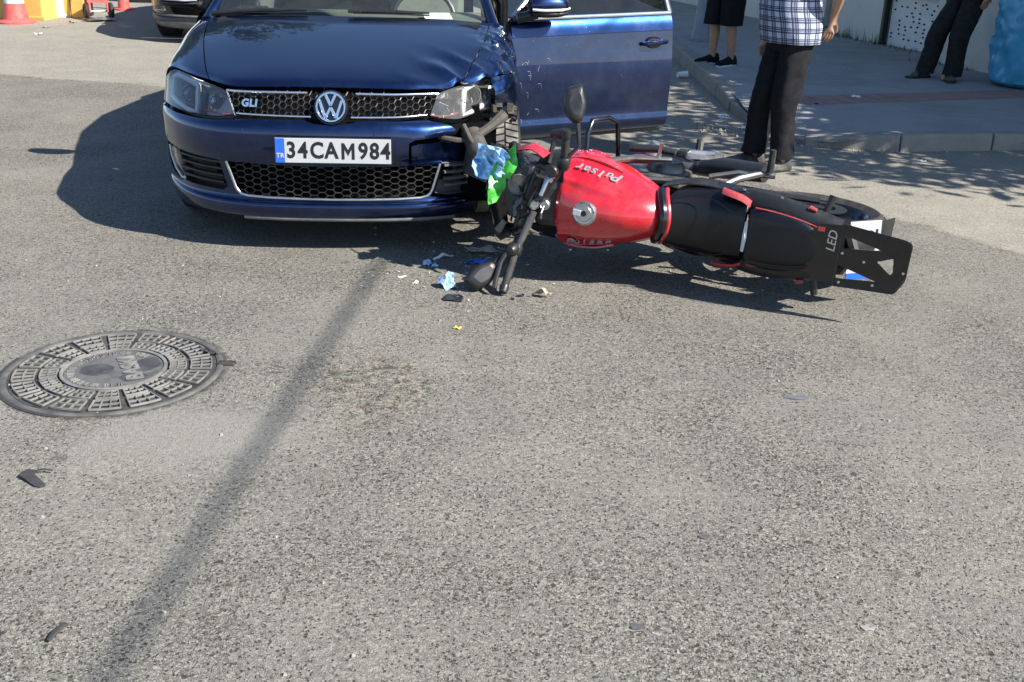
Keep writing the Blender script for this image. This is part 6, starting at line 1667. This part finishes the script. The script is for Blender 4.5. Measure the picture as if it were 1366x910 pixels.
M['leather'] = pm('worn_brown_black_leather', (0.028, 0.024, 0.020), 0.42, var=0.3, scale=20, dust=0.35)
def plaid():
    m, nt, b, out = mat_new('plaid_cloth')
    uv = coords(nt, 'UV')
    sp = nd(nt, 'ShaderNodeSeparateXYZ'); nt.links.new(uv, sp.inputs[0])
    def lines(s, period, w, ph=0.0):
        f = mth(nt, 'FRACT', mth(nt, 'ADD', mth(nt, 'DIVIDE', s, period), ph)); return mth(nt, 'LESS_THAN', f, w)
    base = (0.42, 0.45, 0.56)
    bx_ = lines(sp.outputs[0], .062, .42); by_ = lines(sp.outputs[1], .062, .42)
    c = mixc(nt, mth(nt, 'MULTIPLY', bx_, .45), base, (0.13, 0.16, 0.30)); c = mixc(nt, mth(nt, 'MULTIPLY', by_, .45), c, (0.13, 0.16, 0.30))
    for s in (0, 1):
        for ph in (.05, .62, .78):
            c = mixc(nt, mth(nt, 'MULTIPLY', lines(sp.outputs[s], .062, .13 if ph < .1 else .08, ph), .9), c, (0.015, 0.016, 0.03))
    nt.links.new(c, b.inputs['Base Color']); b.inputs['Roughness'].default_value = .85
    bump(nt, noise_n(nt, coords(nt), 14, 4), .4, .02, b)
    return m
M['plaid'] = plaid()
def striped():
    m, nt, b, out = mat_new('striped_cloth')
    sp = nd(nt, 'ShaderNodeSeparateXYZ'); nt.links.new(coords(nt, 'UV'), sp.inputs[0])
    f = mth(nt, 'LESS_THAN', mth(nt, 'FRACT', mth(nt, 'DIVIDE', sp.outputs[0], .035)), .5)
    nt.links.new(mixc(nt, f, (0.10, 0.13, 0.14), (0.34, 0.36, 0.36)), b.inputs['Base Color']); b.inputs['Roughness'].default_value = .85
    return m
M['striped'] = striped()
M['tee'] = pm('faded_cloth', (0.16, 0.18, 0.20), 0.85, var=0.15, scale=14)
def skin_obj(name, joints, edges, mat, parent, root, sub=2):
    me = bpy.data.meshes.new(name)
    names = list(joints); idx = {n: i for i, n in enumerate(names)}
    me.from_pydata([joints[n][0] for n in names], [(idx[a], idx[b]) for a, b in edges], [])
    o = bpy.data.objects.new(name, me); COL.objects.link(o)
    md = o.modifiers.new('s', 'SKIN'); md.use_smooth_shade = True
    for i, n in enumerate(names):
        r_ = joints[n][1]
        me.skin_vertices[0].data[i].radius = r_ if hasattr(r_, '__len__') else (r_, r_)
        me.skin_vertices[0].data[i].use_root = (n == root)
    ms = o.modifiers.new('d', 'SUBSURF'); ms.levels = sub; ms.render_levels = sub
    dg = bpy.context.evaluated_depsgraph_get()
    m2 = bpy.data.meshes.new_from_object(o.evaluated_get(dg))
    bpy.data.objects.remove(o)
    m2.polygons.foreach_set('use_smooth', [True] * len(m2.polygons))
    m2.materials.clear()
    return link(name, m2, mat, parent)
def cloth_loft(name, rings, mat, parent, amp=.008, fs=9.0, nu=49, seed=0, squash=.35):
    """rings: list of lists of (x,y,z); makes a UV-mapped sleeve with folds"""
    s = np.array(rings, float); s = np.concatenate([s, s[:, :1]], 1)
    S = Surf(s); S.c[:, 0] = S.c[:, -3]; S.c[:, -1] = S.c[:, 2]
    nv = (len(rings) - 1) * 7 + 1
    U, V = np.meshgrid(np.linspace(0, S.nc - 1, nu), np.linspace(0, S.nr - 1, nv)); G = S.raw(U, V); N = S.normal(U, V)
    for i in range(nv):
        for j in range(nu):
            p = G[i, j]
            f = noise.noise(Vector((p[0] * fs, p[1] * fs, p[2] * fs * squash + seed))) + .5 * noise.noise(Vector((p[0] * fs * 1.2, p[1] * fs * 1.2, p[2] * fs * 1.8 + seed + 7)))
            G[i, j] = p + N[i, j] * f * amp
    G[:, -1] = G[:, 0]
    du = np.concatenate([[0], np.cumsum(np.linalg.norm(np.diff(G[nv // 2], axis=0), axis=1))])
    me = bpy.data.meshes.new(name)
    me.from_pydata(G.reshape(-1, 3).tolist(), [], [(i * nu + j, i * nu + j + 1, (i + 1) * nu + j + 1, (i + 1) * nu + j) for i in range(nv - 1) for j in range(nu - 1)])
    uvl = me.uv_layers.new(name='UVMap')
    vi = np.zeros(len(me.loops), int); me.loops.foreach_get('vertex_index', vi)
    Z = G.reshape(-1, 3)[:, 2]
    uvl.data.foreach_set('uv', np.stack([du[vi % nu], Z[vi]], 1).ravel())
    me.polygons.foreach_set('use_smooth', [True] * len(me.polygons))
    return link(name, me, mat, parent)
def shoe(parent, x, y, z, ang, mat, sole, L=.285, W=.052, open_toe=False):
    root = bpy.data.objects.new('shoe' if not open_toe else 'sandal', None); COL.objects.link(root); root.parent = parent
    root.location = (x, y, z); root.rotation_euler = (0, 0, ang)
    secs = []
    hs = ((-.085, .030, .075), (-.075, .040, .085), (-.02, .042, .088), (.04, .045, .070), (.10, .050, .052), (.16, .046, .042), (.19, .030, .034), (.20, .012, .026))
    if open_toe: hs = ((-.06, .036, .035), (0, .04, .06), (.05, .046, .062), (.10, .048, .045), (.115, .044, .034))
    for dx, w, h_ in hs:
        secs.append([(dx, w * math.cos(a) * (1 - .25 * max(0, math.sin(a))), .016 + max(0, h_ * math.sin(a)) if math.sin(a) > 0 else .014) for a in np.linspace(0, 2 * math.pi, 12, endpoint=False)])
    loft(secs, wrap=True).build('upper', mat, root, smooth=70)
    outl = [(-.092, 0), (-.08, .034), (0, .042), (.10, .054), (.17, .046), (.205, .012), (.20, -.02), (.16, -.046), (.10, -.050), (0, -.040), (-.08, -.034)]
    mb = MB(); mb.prism(rnd(outl, .02, 2), .017); mb.build('sole', sole, root, smooth=40)
    return root
def hand_joints(J, E, w, d, side, tagn, wristn, s=1.0):
    """palm and five bent fingers hanging from a wrist; d = direction of the hand"""
    d = Vector(d).normalized(); sd = Vector((1, 0, 0)) - d * d.x; sd = sd.normalized() if sd.length > .2 else Vector((0, 1, 0))
    nrm = d.cross(sd)
    p = Vector(w) + d * .045 * s
    J[tagn + 'palm'] = (tuple(p), (.030 * s, .018 * s)); E.append((wristn, tagn + 'palm'))
    p2 = Vector(w) + d * .085 * s
    J[tagn + 'knk'] = (tuple(p2), (.034 * s, .014 * s)); E.append((tagn + 'palm', tagn + 'knk'))
    for k, (o_, l_) in enumerate(((-.030, .062), (-.010, .075), (.010, .070), (.029, .055))):
        a = p2 + sd * o_ * s + d * .012; b = a + d * l_ * .55 * s + nrm * .008 * side; c = b + d * l_ * .4 * s + nrm * .022 * side
        for q, nm, r_ in ((a, 'a', .0095), (b, 'b', .0088), (c, 'c', .0075)): J[f'{tagn}f{k}{nm}'] = (tuple(q), r_ * s)
        E += [(tagn + 'knk', f'{tagn}f{k}a'), (f'{tagn}f{k}a', f'{tagn}f{k}b'), (f'{tagn}f{k}b', f'{tagn}f{k}c')]
    a = p - sd * .032 * s; b = a - sd * .016 * s + d * .03 * s; c = b + d * .026 * s
    for q, nm, r_ in ((a, 'a', .012), (b, 'b', .010), (c, 'c', .0085)): J[f'{tagn}t{nm}'] = (tuple(q), r_ * s)
    E += [(tagn + 'palm', f'{tagn}ta'), (f'{tagn}ta', f'{tagn}tb'), (f'{tagn}tb', f'{tagn}tc')]
def person(label, loc, yaw, feet, hip, H=1.68, arms=None, low='trousers', lowmat=None, top=None, hair='hair', shoes=('leather', 'blk'), cuff=.10, kneeb=(.03, .03), sandal=False, belly=.13, hem=.80, legr=1.0, feet_ang=(0, 0), sleeve_frac=.55):
    """local: x forward, y left; feet = ((x,y) left, (x,y) right); hip = (x, y, z)"""
    P = thing('person', label, 'person', loc, yaw, group=None)
    k = H / 1.68
    hx_, hy_, hz_ = hip
    J, E = {}, []
    sh_z = hz_ + .50 * k
    J['pelvis'] = ((hx_, hy_, hz_), (.13, .10)); J['belly'] = ((hx_ + .01, hy_, hz_ + .18 * k), (.13, .10)); J['chest'] = ((hx_, hy_, hz_ + .38 * k), (.15, .10))
    J['neck'] = ((hx_ + .0, hy_, hz_ + .55 * k), .055); J['jaw'] = ((hx_ + .035, hy_, hz_ + .64 * k), (.062, .07)); J['head'] = ((hx_ + .02, hy_, hz_ + .73 * k), (.078, .092)); J['crown'] = ((hx_ + .01, hy_, hz_ + .80 * k), (.06, .07))
    E += [('pelvis', 'belly'), ('belly', 'chest'), ('chest', 'neck'), ('neck', 'jaw'), ('jaw', 'head'), ('head', 'crown')]
    J['nose'] = ((hx_ + .125, hy_, hz_ + .685 * k), .012); E.append(('head', 'nose'))
    feetp = {}
    for s, nm, f, kb in ((1, 'L', feet[0], kneeb[0]), (-1, 'R', feet[1], kneeb[1])):
        hipj = (hx_, hy_ + s * .09, hz_ - .06); ank = (f[0] - .01, f[1], .085)
        kn = tuple((np.array(hipj) * .47 + np.array(ank) * .53) + np.array((kb, 0, 0)))
        calf = tuple(np.array(kn) * .65 + np.array(ank) * .35 + np.array((-.012, 0, 0)))
        J['hip' + nm] = (hipj, .082); J['knee' + nm] = (kn, .056); J['calf' + nm] = (calf, .054); J['ank' + nm] = (ank, .036); J['heel' + nm] = ((f[0] - .015, f[1], .035), .03); J['toe' + nm] = ((f[0] + .11, f[1], .030), (.034, .018))
        E += [('pelvis', 'hip' + nm), ('hip' + nm, 'knee' + nm), ('knee' + nm, 'calf' + nm), ('calf' + nm, 'ank' + nm), ('ank' + nm, 'heel' + nm), ('heel' + nm, 'toe' + nm)]
        feetp[nm] = (hipj, kn, ank)
    armp = {}
    for s, nm in ((1, 'L'), (-1, 'R')):
        shl = Vector((hx_, hy_ + s * .185, sh_z)); el, wr, hd = (arms or {}).get(nm, (None, None, None))
        el = Vector(el) if el else shl + Vector((-.02, s * .06, -.28 * k)); wr = Vector(wr) if wr else el + Vector((.05, s * .0, -.25 * k)); hd = hd or (.1, 0, -1)
        J['sh' + nm] = (tuple(shl), .058); J['el' + nm] = (tuple(el), .042); J['wr' + nm] = (tuple(wr), (.028, .024))
        E += [('chest', 'sh' + nm), ('sh' + nm, 'el' + nm), ('el' + nm, 'wr' + nm)]
        hand_joints(J, E, wr, hd, s, 'h' + nm, 'wr' + nm)
        armp[nm] = (shl, el, wr)
    skin_obj('body', J, E, M['skin'], P, 'pelvis')
    # hair and ears, eyes
    hc = Vector(J['head'][0])
    secs = []
    for zz, rx_, ry_ in ((-.015, .088, .082), (.02, .100, .092), (.06, .096, .09), (.10, .07, .068), (.122, .025, .025)):
        secs.append([(hc.x - .022 + rx_ * math.cos(a), hc.y + ry_ * math.sin(a), hc.z + zz + (.045 * max(0, math.cos(a)) if zz < .05 else 0)) for a in np.linspace(0, 2 * math.pi, 14, endpoint=False)])
    loft(secs, wrap=True).build('hair', M[hair], P, smooth=70)
    for s in (1, -1):
        mb = MB(); mb.tube([(hc.x - .01, hc.y + s * .083, hc.z - .035), (hc.x - .015, hc.y + s * .092, hc.z - .005), (hc.x - .01, hc.y + s * .090, hc.z + .015)], [.010, .014, .011], 8); mb.build('ear', M['skin'], P)
        mb = MB(); mb.lathe([(.0005, .007), (.006, .005), (.009, 0)], 10, frame((hc.x + .083, hc.y + s * .032, hc.z - .012), (0, 1, 0), (0, 0, 1))); mb.build('eye', M['white'], P)
    mb = MB(); mb.tube([(hc.x + .082, hc.y - .024, hc.z - .078), (hc.x + .090, hc.y, hc.z - .077), (hc.x + .082, hc.y + .024, hc.z - .078)], [.004, .006, .004], 6); mb.build('mouth', M['redmat'], P)
    # lower garment
    lm = M[lowmat]
    for nm in ('L', 'R'):
        hipj, kn, ank = map(np.array, feetp[nm])
        rings = []
        s = 1 if nm == 'L' else -1
        if low == 'trousers':
            for t, rx_, ry_ in ((-.12, .105, .075), (.06, .112, .090), (.25, .104, .092), (.50, .092, .088), (.72, .086, .080), (.90, .086, .080), (1.0, .088, .080)):
                tt = max(0, t); c = hipj * (1 - min(1, tt / .5)) + kn * min(1, tt / .5) if tt < .5 else kn * (1 - (tt - .5) / .5) + (ank + np.array((0, 0, cuff - .085))) * ((tt - .5) / .5)
                if t < 0: c = hipj + np.array((0, -s * .02, .10))
                rings.append(ring(c[0], c[1], c[2], rx_ * legr, ry_ * legr, 14, 2.3))
            cloth_loft('trouser_leg', rings, lm, P, .013, 11, seed=3 if s > 0 else 11, squash=.45)
        else:
            for t, rx_, ry_ in ((-.1, .120, .085), (.1, .125, .10), (.5, .122, .10), (1.0, .118, .10)):
                tt = max(0, t); e = kn + (np.array(ank) - kn) * .12; c = hipj * (1 - tt) + e * tt
                if t < 0: c = hipj + np.array((0, -s * .02, .10))
                rings.append(ring(c[0], c[1], c[2], rx_, ry_, 14, 2.3))
            cloth_loft('shorts_leg', rings, lm, P, .008, 9, seed=s)
        shoe(P, feet[0 if s > 0 else 1][0] + .0, feet[0 if s > 0 else 1][1], 0, feet_ang[0 if s > 0 else 1], M[shoes[0]], M[shoes[1]], open_toe=sandal)
    cloth_loft('seat_of_trousers', [ring(hx_, hy_, hz_ - .12, .10, .13, 14, 2.3), ring(hx_, hy_, hz_ - .06, .132, .178, 14, 2.3), ring(hx_, hy_, hz_ + .03, .130, .172, 14, 2.3), ring(hx_, hy_, hz_ + .10, .122, .160, 14, 2.3)], lm, P, .005, 9)
    if low == 'trousers':
        mb = MB(); mb.tube([(hx_ + .130 * math.cos(a), hy_ + .166 * math.sin(a), hz_ + .09) for a in np.linspace(0, 2 * math.pi, 30, endpoint=False)], .006, 6, closed=True, flat=3.2, upv=(0, 0, 1)); mb.build('belt', M['leather'], P)
    # upper garment
    tm = M[top]
    hm = hem
    rings = [ring(hx_ + .005, hy_, hm, .166, .208, 14, 2.3), ring(hx_ + .01, hy_, hm + .10, belly + .035, .202, 14, 2.3), ring(hx_ + .03, hy_, hz_ + .20, belly + .035, .182, 14, 2.3), ring(hx_ + .02, hy_, hz_ + .36 * k, .138, .192, 14, 2.3), ring(hx_, hy_, sh_z - .01, .118, .215, 14, 2.3), ring(hx_, hy_, sh_z + .035, .085, .15, 14, 2.2), ring(hx_ + .005, hy_, sh_z + .075, .062, .066, 14, 2)]
    cloth_loft('shirt', rings, tm, P, .012, 8, nu=57, seed=5)
    for nm in ('L', 'R'):
        a, e, w = armp[nm]; d = (e - a)
        rings = []
        for t, r_ in ((-.05, .082), (.25, .078), (.6, .072), (1.0, .070)):
            c = a + d * (t * sleeve_frac / .55 * .62); rings.append(ring(c.x, c.y, c.z, r_, r_, 12, 2))
        cloth_loft('sleeve', rings, tm, P, .006, 9, nu=33, seed=2)
    return P
person('man in blue and white plaid shirt and charcoal trousers beside the fallen motorcycle', (1.66, 7.08, 0.0), math.atan2(-.32, -.95),
       ((.02, .13), (.10, -.08)), (-.03, .02, .86), 1.66, {'L': ((-.17, .30, 1.13), (-.20, .20, .97), (.1, -.1, -1)), 'R': (None, None, None)}, lowmat='charcoal', top='plaid', hair='greyhair', shoes=('leather', 'blk'), cuff=.085, belly=.145, hem=.80, legr=.88, feet_ang=(.1, -.05))
person('person in black shorts and black shoes standing on the kerb by the post', (2.03, 11.22, .105), math.atan2(-.55, -.80), ((.0, .10), (.06, -.10)), (0, 0, .88), 1.70, {'L': (None, None, None)}, low='shorts', lowmat='blackcloth', top='striped', shoes=('blackcloth', 'white'), hem=.80, feet_ang=(.15, -.1))
person('person in dark trousers leaning by the wall near the blue bag', (4.02, 10.62, .105), math.atan2(-.35, -.93), ((.0, .12), (.12, -.12)), (-.19, .0, .85), 1.72, {}, lowmat='charcoal2', top='tee', shoes=('leather', 'blk'), cuff=.045, kneeb=(.05, .06), sandal=True, hem=.82, feet_ang=(.9, 0.05))
# ------------------------------------------------------------------ debris on the road
M['shardblue'] = pm('pale_blue_plastic', (0.34, 0.50, 0.75), 0.35, var=0.35, scale=30)
M['leafdry'] = pm('dry_leaf', (0.36, 0.29, 0.20), 0.7, var=0.25, scale=30)
M['greenplastic'] = pm('green_plastic', (0.06, 0.42, 0.04), 0.35, var=0.4, scale=25)
M['bluewhite'] = pm('blue_white_plastic', (0.24, 0.45, 0.72), 0.3, var=0.5, scale=22, dust=0.6, dustcol=(0.62, 0.72, 0.80))
M['yellowbit'] = pm('yellow_plastic', (0.55, 0.48, 0.05), 0.5)
M['spot2'] = pm('grey_smear', (0.11, 0.11, 0.115), 0.85, var=0.3, scale=40)
def crumple(name, label, cat, loc, size, mat, amp=.35, seed=0, rot=(0, 0, 0), n=10, thin=.0025, group=None, parent=None):
    """a bent, torn sheet"""
    rg = np.random.default_rng(seed)
    outl = []
    for k in range(11):
        a = 2 * math.pi * k / 11; r_ = rg.uniform(.62, 1.1); outl.append((math.cos(a) * size[0] * r_ / 2, math.sin(a) * size[1] * r_ / 2))
    st = max(size[0], size[1]) / n
    X, Y = np.meshgrid(np.arange(-size[0], size[0], st), np.arange(-size[1], size[1], st))
    V, T, L = cdt(outl, (), np.stack([X.ravel(), Y.ravel()], 1), seg=st)
    f = 3.4 / max(size[0], size[1])
    P = []
    for x, y in V:
        z = noise.noise(Vector((x * f, y * f, seed * 1.7))) * amp * size[0] + abs(noise.noise(Vector((x * f * 2.3, y * f * 2.3, seed + 4)))) * amp * .6 * size[0]
        P.append((x, y, z))
    P = np.array(P)
    rm = Matrix.Rotation(rot[2], 3, 'Z') @ Matrix.Rotation(rot[1], 3, 'Y') @ Matrix.Rotation(rot[0], 3, 'X')
    P = np.array([rm @ Vector(p) for p in P]); P[:, 2] -= P[:, 2].min()
    N = np.zeros_like(P)
    for t in T:
        n_ = np.cross(P[t[1]] - P[t[0]], P[t[2]] - P[t[0]]); N[list(t)] += n_
    N /= np.linalg.norm(N, axis=1, keepdims=True) + 1e-12
    k = len(P); vs = list(P) + list(P - N * thin); fs = list(T) + [tuple(i + k for i in t[::-1]) for t in T]
    for lp in L:
        for i in range(len(lp)):
            a_, b_ = lp[i], lp[(i + 1) % len(lp)]; fs.append((b_, a_, a_ + k, b_ + k))
    mb = MB(); mb.add(vs, fs)
    o = mb.build(name, mat, parent, smooth=35, fix=False)
    o.location = loc
    if label: tag(o, label, cat, group)
    return o
crumple('plastic_shard', 'upright pale blue and white torn plastic piece beside the handlebar', 'debris', (-.285, 4.49, .0), (.10, .09), M['shardblue'], .5, 3, (R(55), R(15), .3))
crumple('plastic_shard', 'flat black sheet lying just in front of the pale blue piece', 'debris', (-.262, 4.345, .003), (.105, .11), M['blk'], .05, 5, (0, 0, .4))  # thin black sheet making the dark patch before the pale piece
crumple('plastic_shard', 'small pale blue chip in the shadow of the car bumper', 'debris', (-.40, 4.80, .002), (.05, .05), M['shardblue'], .4, 6, (.3, 0, .2))
crumple('plastic_shard', 'tiny pale blue chip next to the other in the shade', 'debris', (-.365, 4.77, .002), (.035, .035), M['shardblue'], .4, 7, (.2, .1, 1.2))
crumple('plastic_shard', 'long pale strip of torn plastic in the bumper shadow', 'debris', (-.335, 4.90, .002), (.13, .022), M['white'], .2, 8, (.2, 0, .5))
crumple('plastic_shard', 'blue sliver between the pale chips and the handlebar', 'debris', (-.17, 4.83, .002), (.10, .04), M['plateblue'], .3, 9, (.2, 0, 0))
crumple('plastic_shard', 'beige broken trim piece under the fairing', 'debris', (-.15, 5.0, .01), (.20, .055), M['rubble'], .15, 10, (.25, 0, -.1))
crumple('plastic_shard', 'beige curled trim fragment by the front wheel', 'debris', (-.03, 4.95, .02), (.12, .05), M['rubble'], .3, 11, (.5, .2, .5))
crumple('dry_leaf', 'curled pale dry leaf on the road below the fuel tank', 'leaf', (.115, 4.40, .002), (.11, .045), M['leafdry'], .3, 12, (.15, 0, 2.9))
crumple('paper_scrap', 'small white scrap left of the pale blue piece', 'debris', (-.43, 4.53, .002), (.028, .022), M['paper'], .3, 13, (.2, 0, .3))
crumple('paper_scrap', 'thin white splinter at the edge of the motorcycle shadow', 'debris', (-.50, 4.60, .002), (.045, .012), M['paper'], .2, 31, (.2, 0, .2))
crumple('plastic_shard', 'black crumb under the left handlebar grip', 'debris', (.03, 4.40, .002), (.035, .02), M['blk'], .3, 14)
crumple('plastic_shard', 'black crumb near the dry leaf', 'debris', (.0, 4.36, .002), (.022, .018), M['blk'], .3, 15)
crumple('plastic_shard', 'yellow crumb on the open road', 'debris', (-.215, 4.0, .002), (.035, .02), M['yellowbit'], .3, 16)
crumple('rubber_scrap', 'black rubber strip lying by the manhole cover rim', 'debris', (-1.11, 3.68, .006), (.095, .028), M['rubber'], .2, 17, (.1, 0, -.55))
crumple('plastic_shard', 'grey flat smear of plastic on the open road to the right', 'debris', (1.0, 3.44, .0008), (.12, .05), M['spot2'], .012, 18, thin=.001)
crumple('paper_scrap', 'white scrap lying before the barriers', 'debris', (-5.55, 12.9, .002), (.10, .05), M['paper'], .2, 19)
crumple('paper_scrap', 'pale scrap by the cone and the yellow block', 'debris', (-5.75, 13.6, .002), (.13, .05), M['leafdry'], .2, 20)
crumple('paper_scrap', 'pale scrap near the hand truck wheel', 'debris', (-5.65, 14.2, .002), (.12, .06), M['leafdry'], .2, 21)
crumple('paper_scrap', 'pale scrap behind the hand truck', 'debris', (-5.15, 16.0, .002), (.16, .08), M['paper'], .2, 22)
crumple('paper_scrap', 'blue scrap on the pavement behind the plaid shirt man', 'debris', (2.42, 8.95, .108), (.06, .03), M['plateblue'], .2, 23)
crumple('paper_scrap', 'white scrap on the shaded pavement', 'debris', (2.85, 9.35, .110), (.09, .04), M['paper'], .2, 24)
crumple('paper_scrap', 'white scrap at the foot of the near kerb', 'debris', (2.75, 7.35, .002), (.07, .03), M['paper'], .2, 25)
crumple('paper_scrap', 'bright scrap in the gutter at the kerb corner', 'debris', (1.62, 8.75, .004), (.08, .05), M['shardblue'], .4, 26)
crumple('paper_scrap', 'white scrap in the gutter next to the man', 'debris', (1.74, 8.35, .004), (.09, .04), M['paper'], .4, 27)
t = thing('paper_cup', 'crushed white paper cup lying in the gutter', 'cup', (1.60, 10.95, .03), .4)
mb = MB(); mb.lathe([(.026, -.05), (.036, .05), (.038, .052), (.034, .05), (.025, -.045), (.0005, -.046)], 16, Matrix.Rotation(R(90), 4, 'Y')); mb.build('cup_wall', M['paper'], t)
mb = MB(); mb.lathe([(.037, .048), (.039, .054), (.036, .054)], 16, Matrix.Rotation(R(90), 4, 'Y')); mb.build('rim', M['white'], t)
# black broken plastic hook and thin strip in the foreground
t = MB()
t.prism(rnd([(-.046, .026), (-.036, .040), (-.006, .038), (-.010, .020), (.044, -.030), (.034, -.046), (.016, -.042), (-.030, -.006), (-.048, .006)], .004, 2), .006)
t.tube([(-.005, .034, .008), (.012, .040, .010), (.036, .041, .006)], .003, 6)
o = t.build('plastic_shard', M['tar'], None, smooth=40, bevel=.0012, seg=1); o.location = (-1.352, 2.725, .003); o.rotation_euler = (.06, .05, 0)
tag(o, 'hook-shaped black broken plastic piece on the left foreground road', 'debris')
t = MB(); t.tube([(-.008, -.03, .006), (-.002, -.005, .010), (.004, .022, .009), (.010, .034, .006)], [.003, .0055, .005, .003], 8, flat=1.5)
o = t.build('plastic_strip', M['tar'], None); o.location = (-1.012, 2.03, .0); tag(o, 'thin black plastic strip at the lower left of the road', 'debris')
M['spot'] = pm('grey_tar', (0.075, 0.073, 0.07), 0.85, var=0.3, scale=60)
# splinters of lamp and fairing: countless
mb = MB()
for k in range(260):
    x, y = RNG.normal(-.18, .20), RNG.normal(4.66, .20)
    s = .003 + .010 * RNG.random() ** 2.5; a = RNG.random() * 6.28; A = Vector((math.cos(a), math.sin(a), RNG.normal(0, .25))) * s; Bv = Vector((-math.sin(a), math.cos(a), RNG.normal(0, .25))) * s * RNG.uniform(.2, .7)
    p = Vector((x, y, abs(A.z) + abs(Bv.z) + .002)); mb.mi = int(RNG.integers(0, 4)); n_ = A.cross(Bv).normalized() * .0012
    mb.add([p - A, p + Bv, p + A * .8, p - A + n_, p + Bv + n_, p + A * .8 + n_], [(0, 1, 2), (5, 4, 3), (0, 3, 4, 1), (1, 4, 5, 2), (2, 5, 3, 0)])
o = mb.build('lamp_splinters', [M['white'], M['blk'], M['shardblue'], M['tar']], None, smooth=0, fix=False); tag(o, 'fine splinters of lamp glass and plastic strewn under the handlebar', 'splinters', kind='stuff')
# loose chippings: countless
mb = MB()
for k in range(320):
    y = RNG.uniform(1.9, 6.0); x = RNG.uniform(-.62, .62) * (y + .3)
    s = .0025 + .006 * RNG.random() ** 3
    mb.box((x, y, s * .35), (s * 1.5, s * 1.1, s * .8), Matrix.Rotation(RNG.random() * 6, 3, 'Z') @ Matrix.Rotation(RNG.normal(0, .3), 3, 'X'), (.55, .6))
o = mb.build('loose_chippings', [M['chip']], None, smooth=0, fix=False); tag(o, 'tiny loose stone chippings strewn over the road', 'chippings', kind='stuff')
for i, (x, y, s, m_) in enumerate(((.53, 2.52, .034, 'spot'), (.31, 2.12, .036, 'spot'), (.86, 2.14, .036, 'chip'))):
    crumple('flattened_spot', ('dark flattened tar crumb', 'dark grey tar crumb', 'pale flat stone', 'black tar crumb', 'dark oval tar crumb', 'small dark tar crumb', 'brown flat leaf bit')[i] + (' right of the picture centre', ' in the lower centre foreground', ' at the lower right', ' below the centre', ' near the lower edge', ' left of the lower centre', ' beside a tar crumb')[i], 'debris', (x, y, .0012), (s, s * .8), M[m_], .06, 40 + i, thin=.0015)
# crumpled blue and green plastic on the motorcycle's front
bagb = thing('plastic_bag', 'crumpled blue and green plastic bag caught on the motorcycle front', 'bag', (-.070, 4.67, .35))
crumple('blue_sheet', None, None, (-.04, .0, .09), (.19, .19), M['bluewhite'], .55, 51, (R(80), R(10), .2), 14, parent=bagb)
crumple('blue_sheet', None, None, (.05, .01, -.03), (.13, .26), M['bluewhite'], .5, 52, (R(82), R(-15), -.1), 14, parent=bagb)
crumple('green_sheet', None, None, (.01, -.03, .0), (.10, .27), M['greenplastic'], .5, 53, (R(80), R(24), .1), 14, parent=bagb)
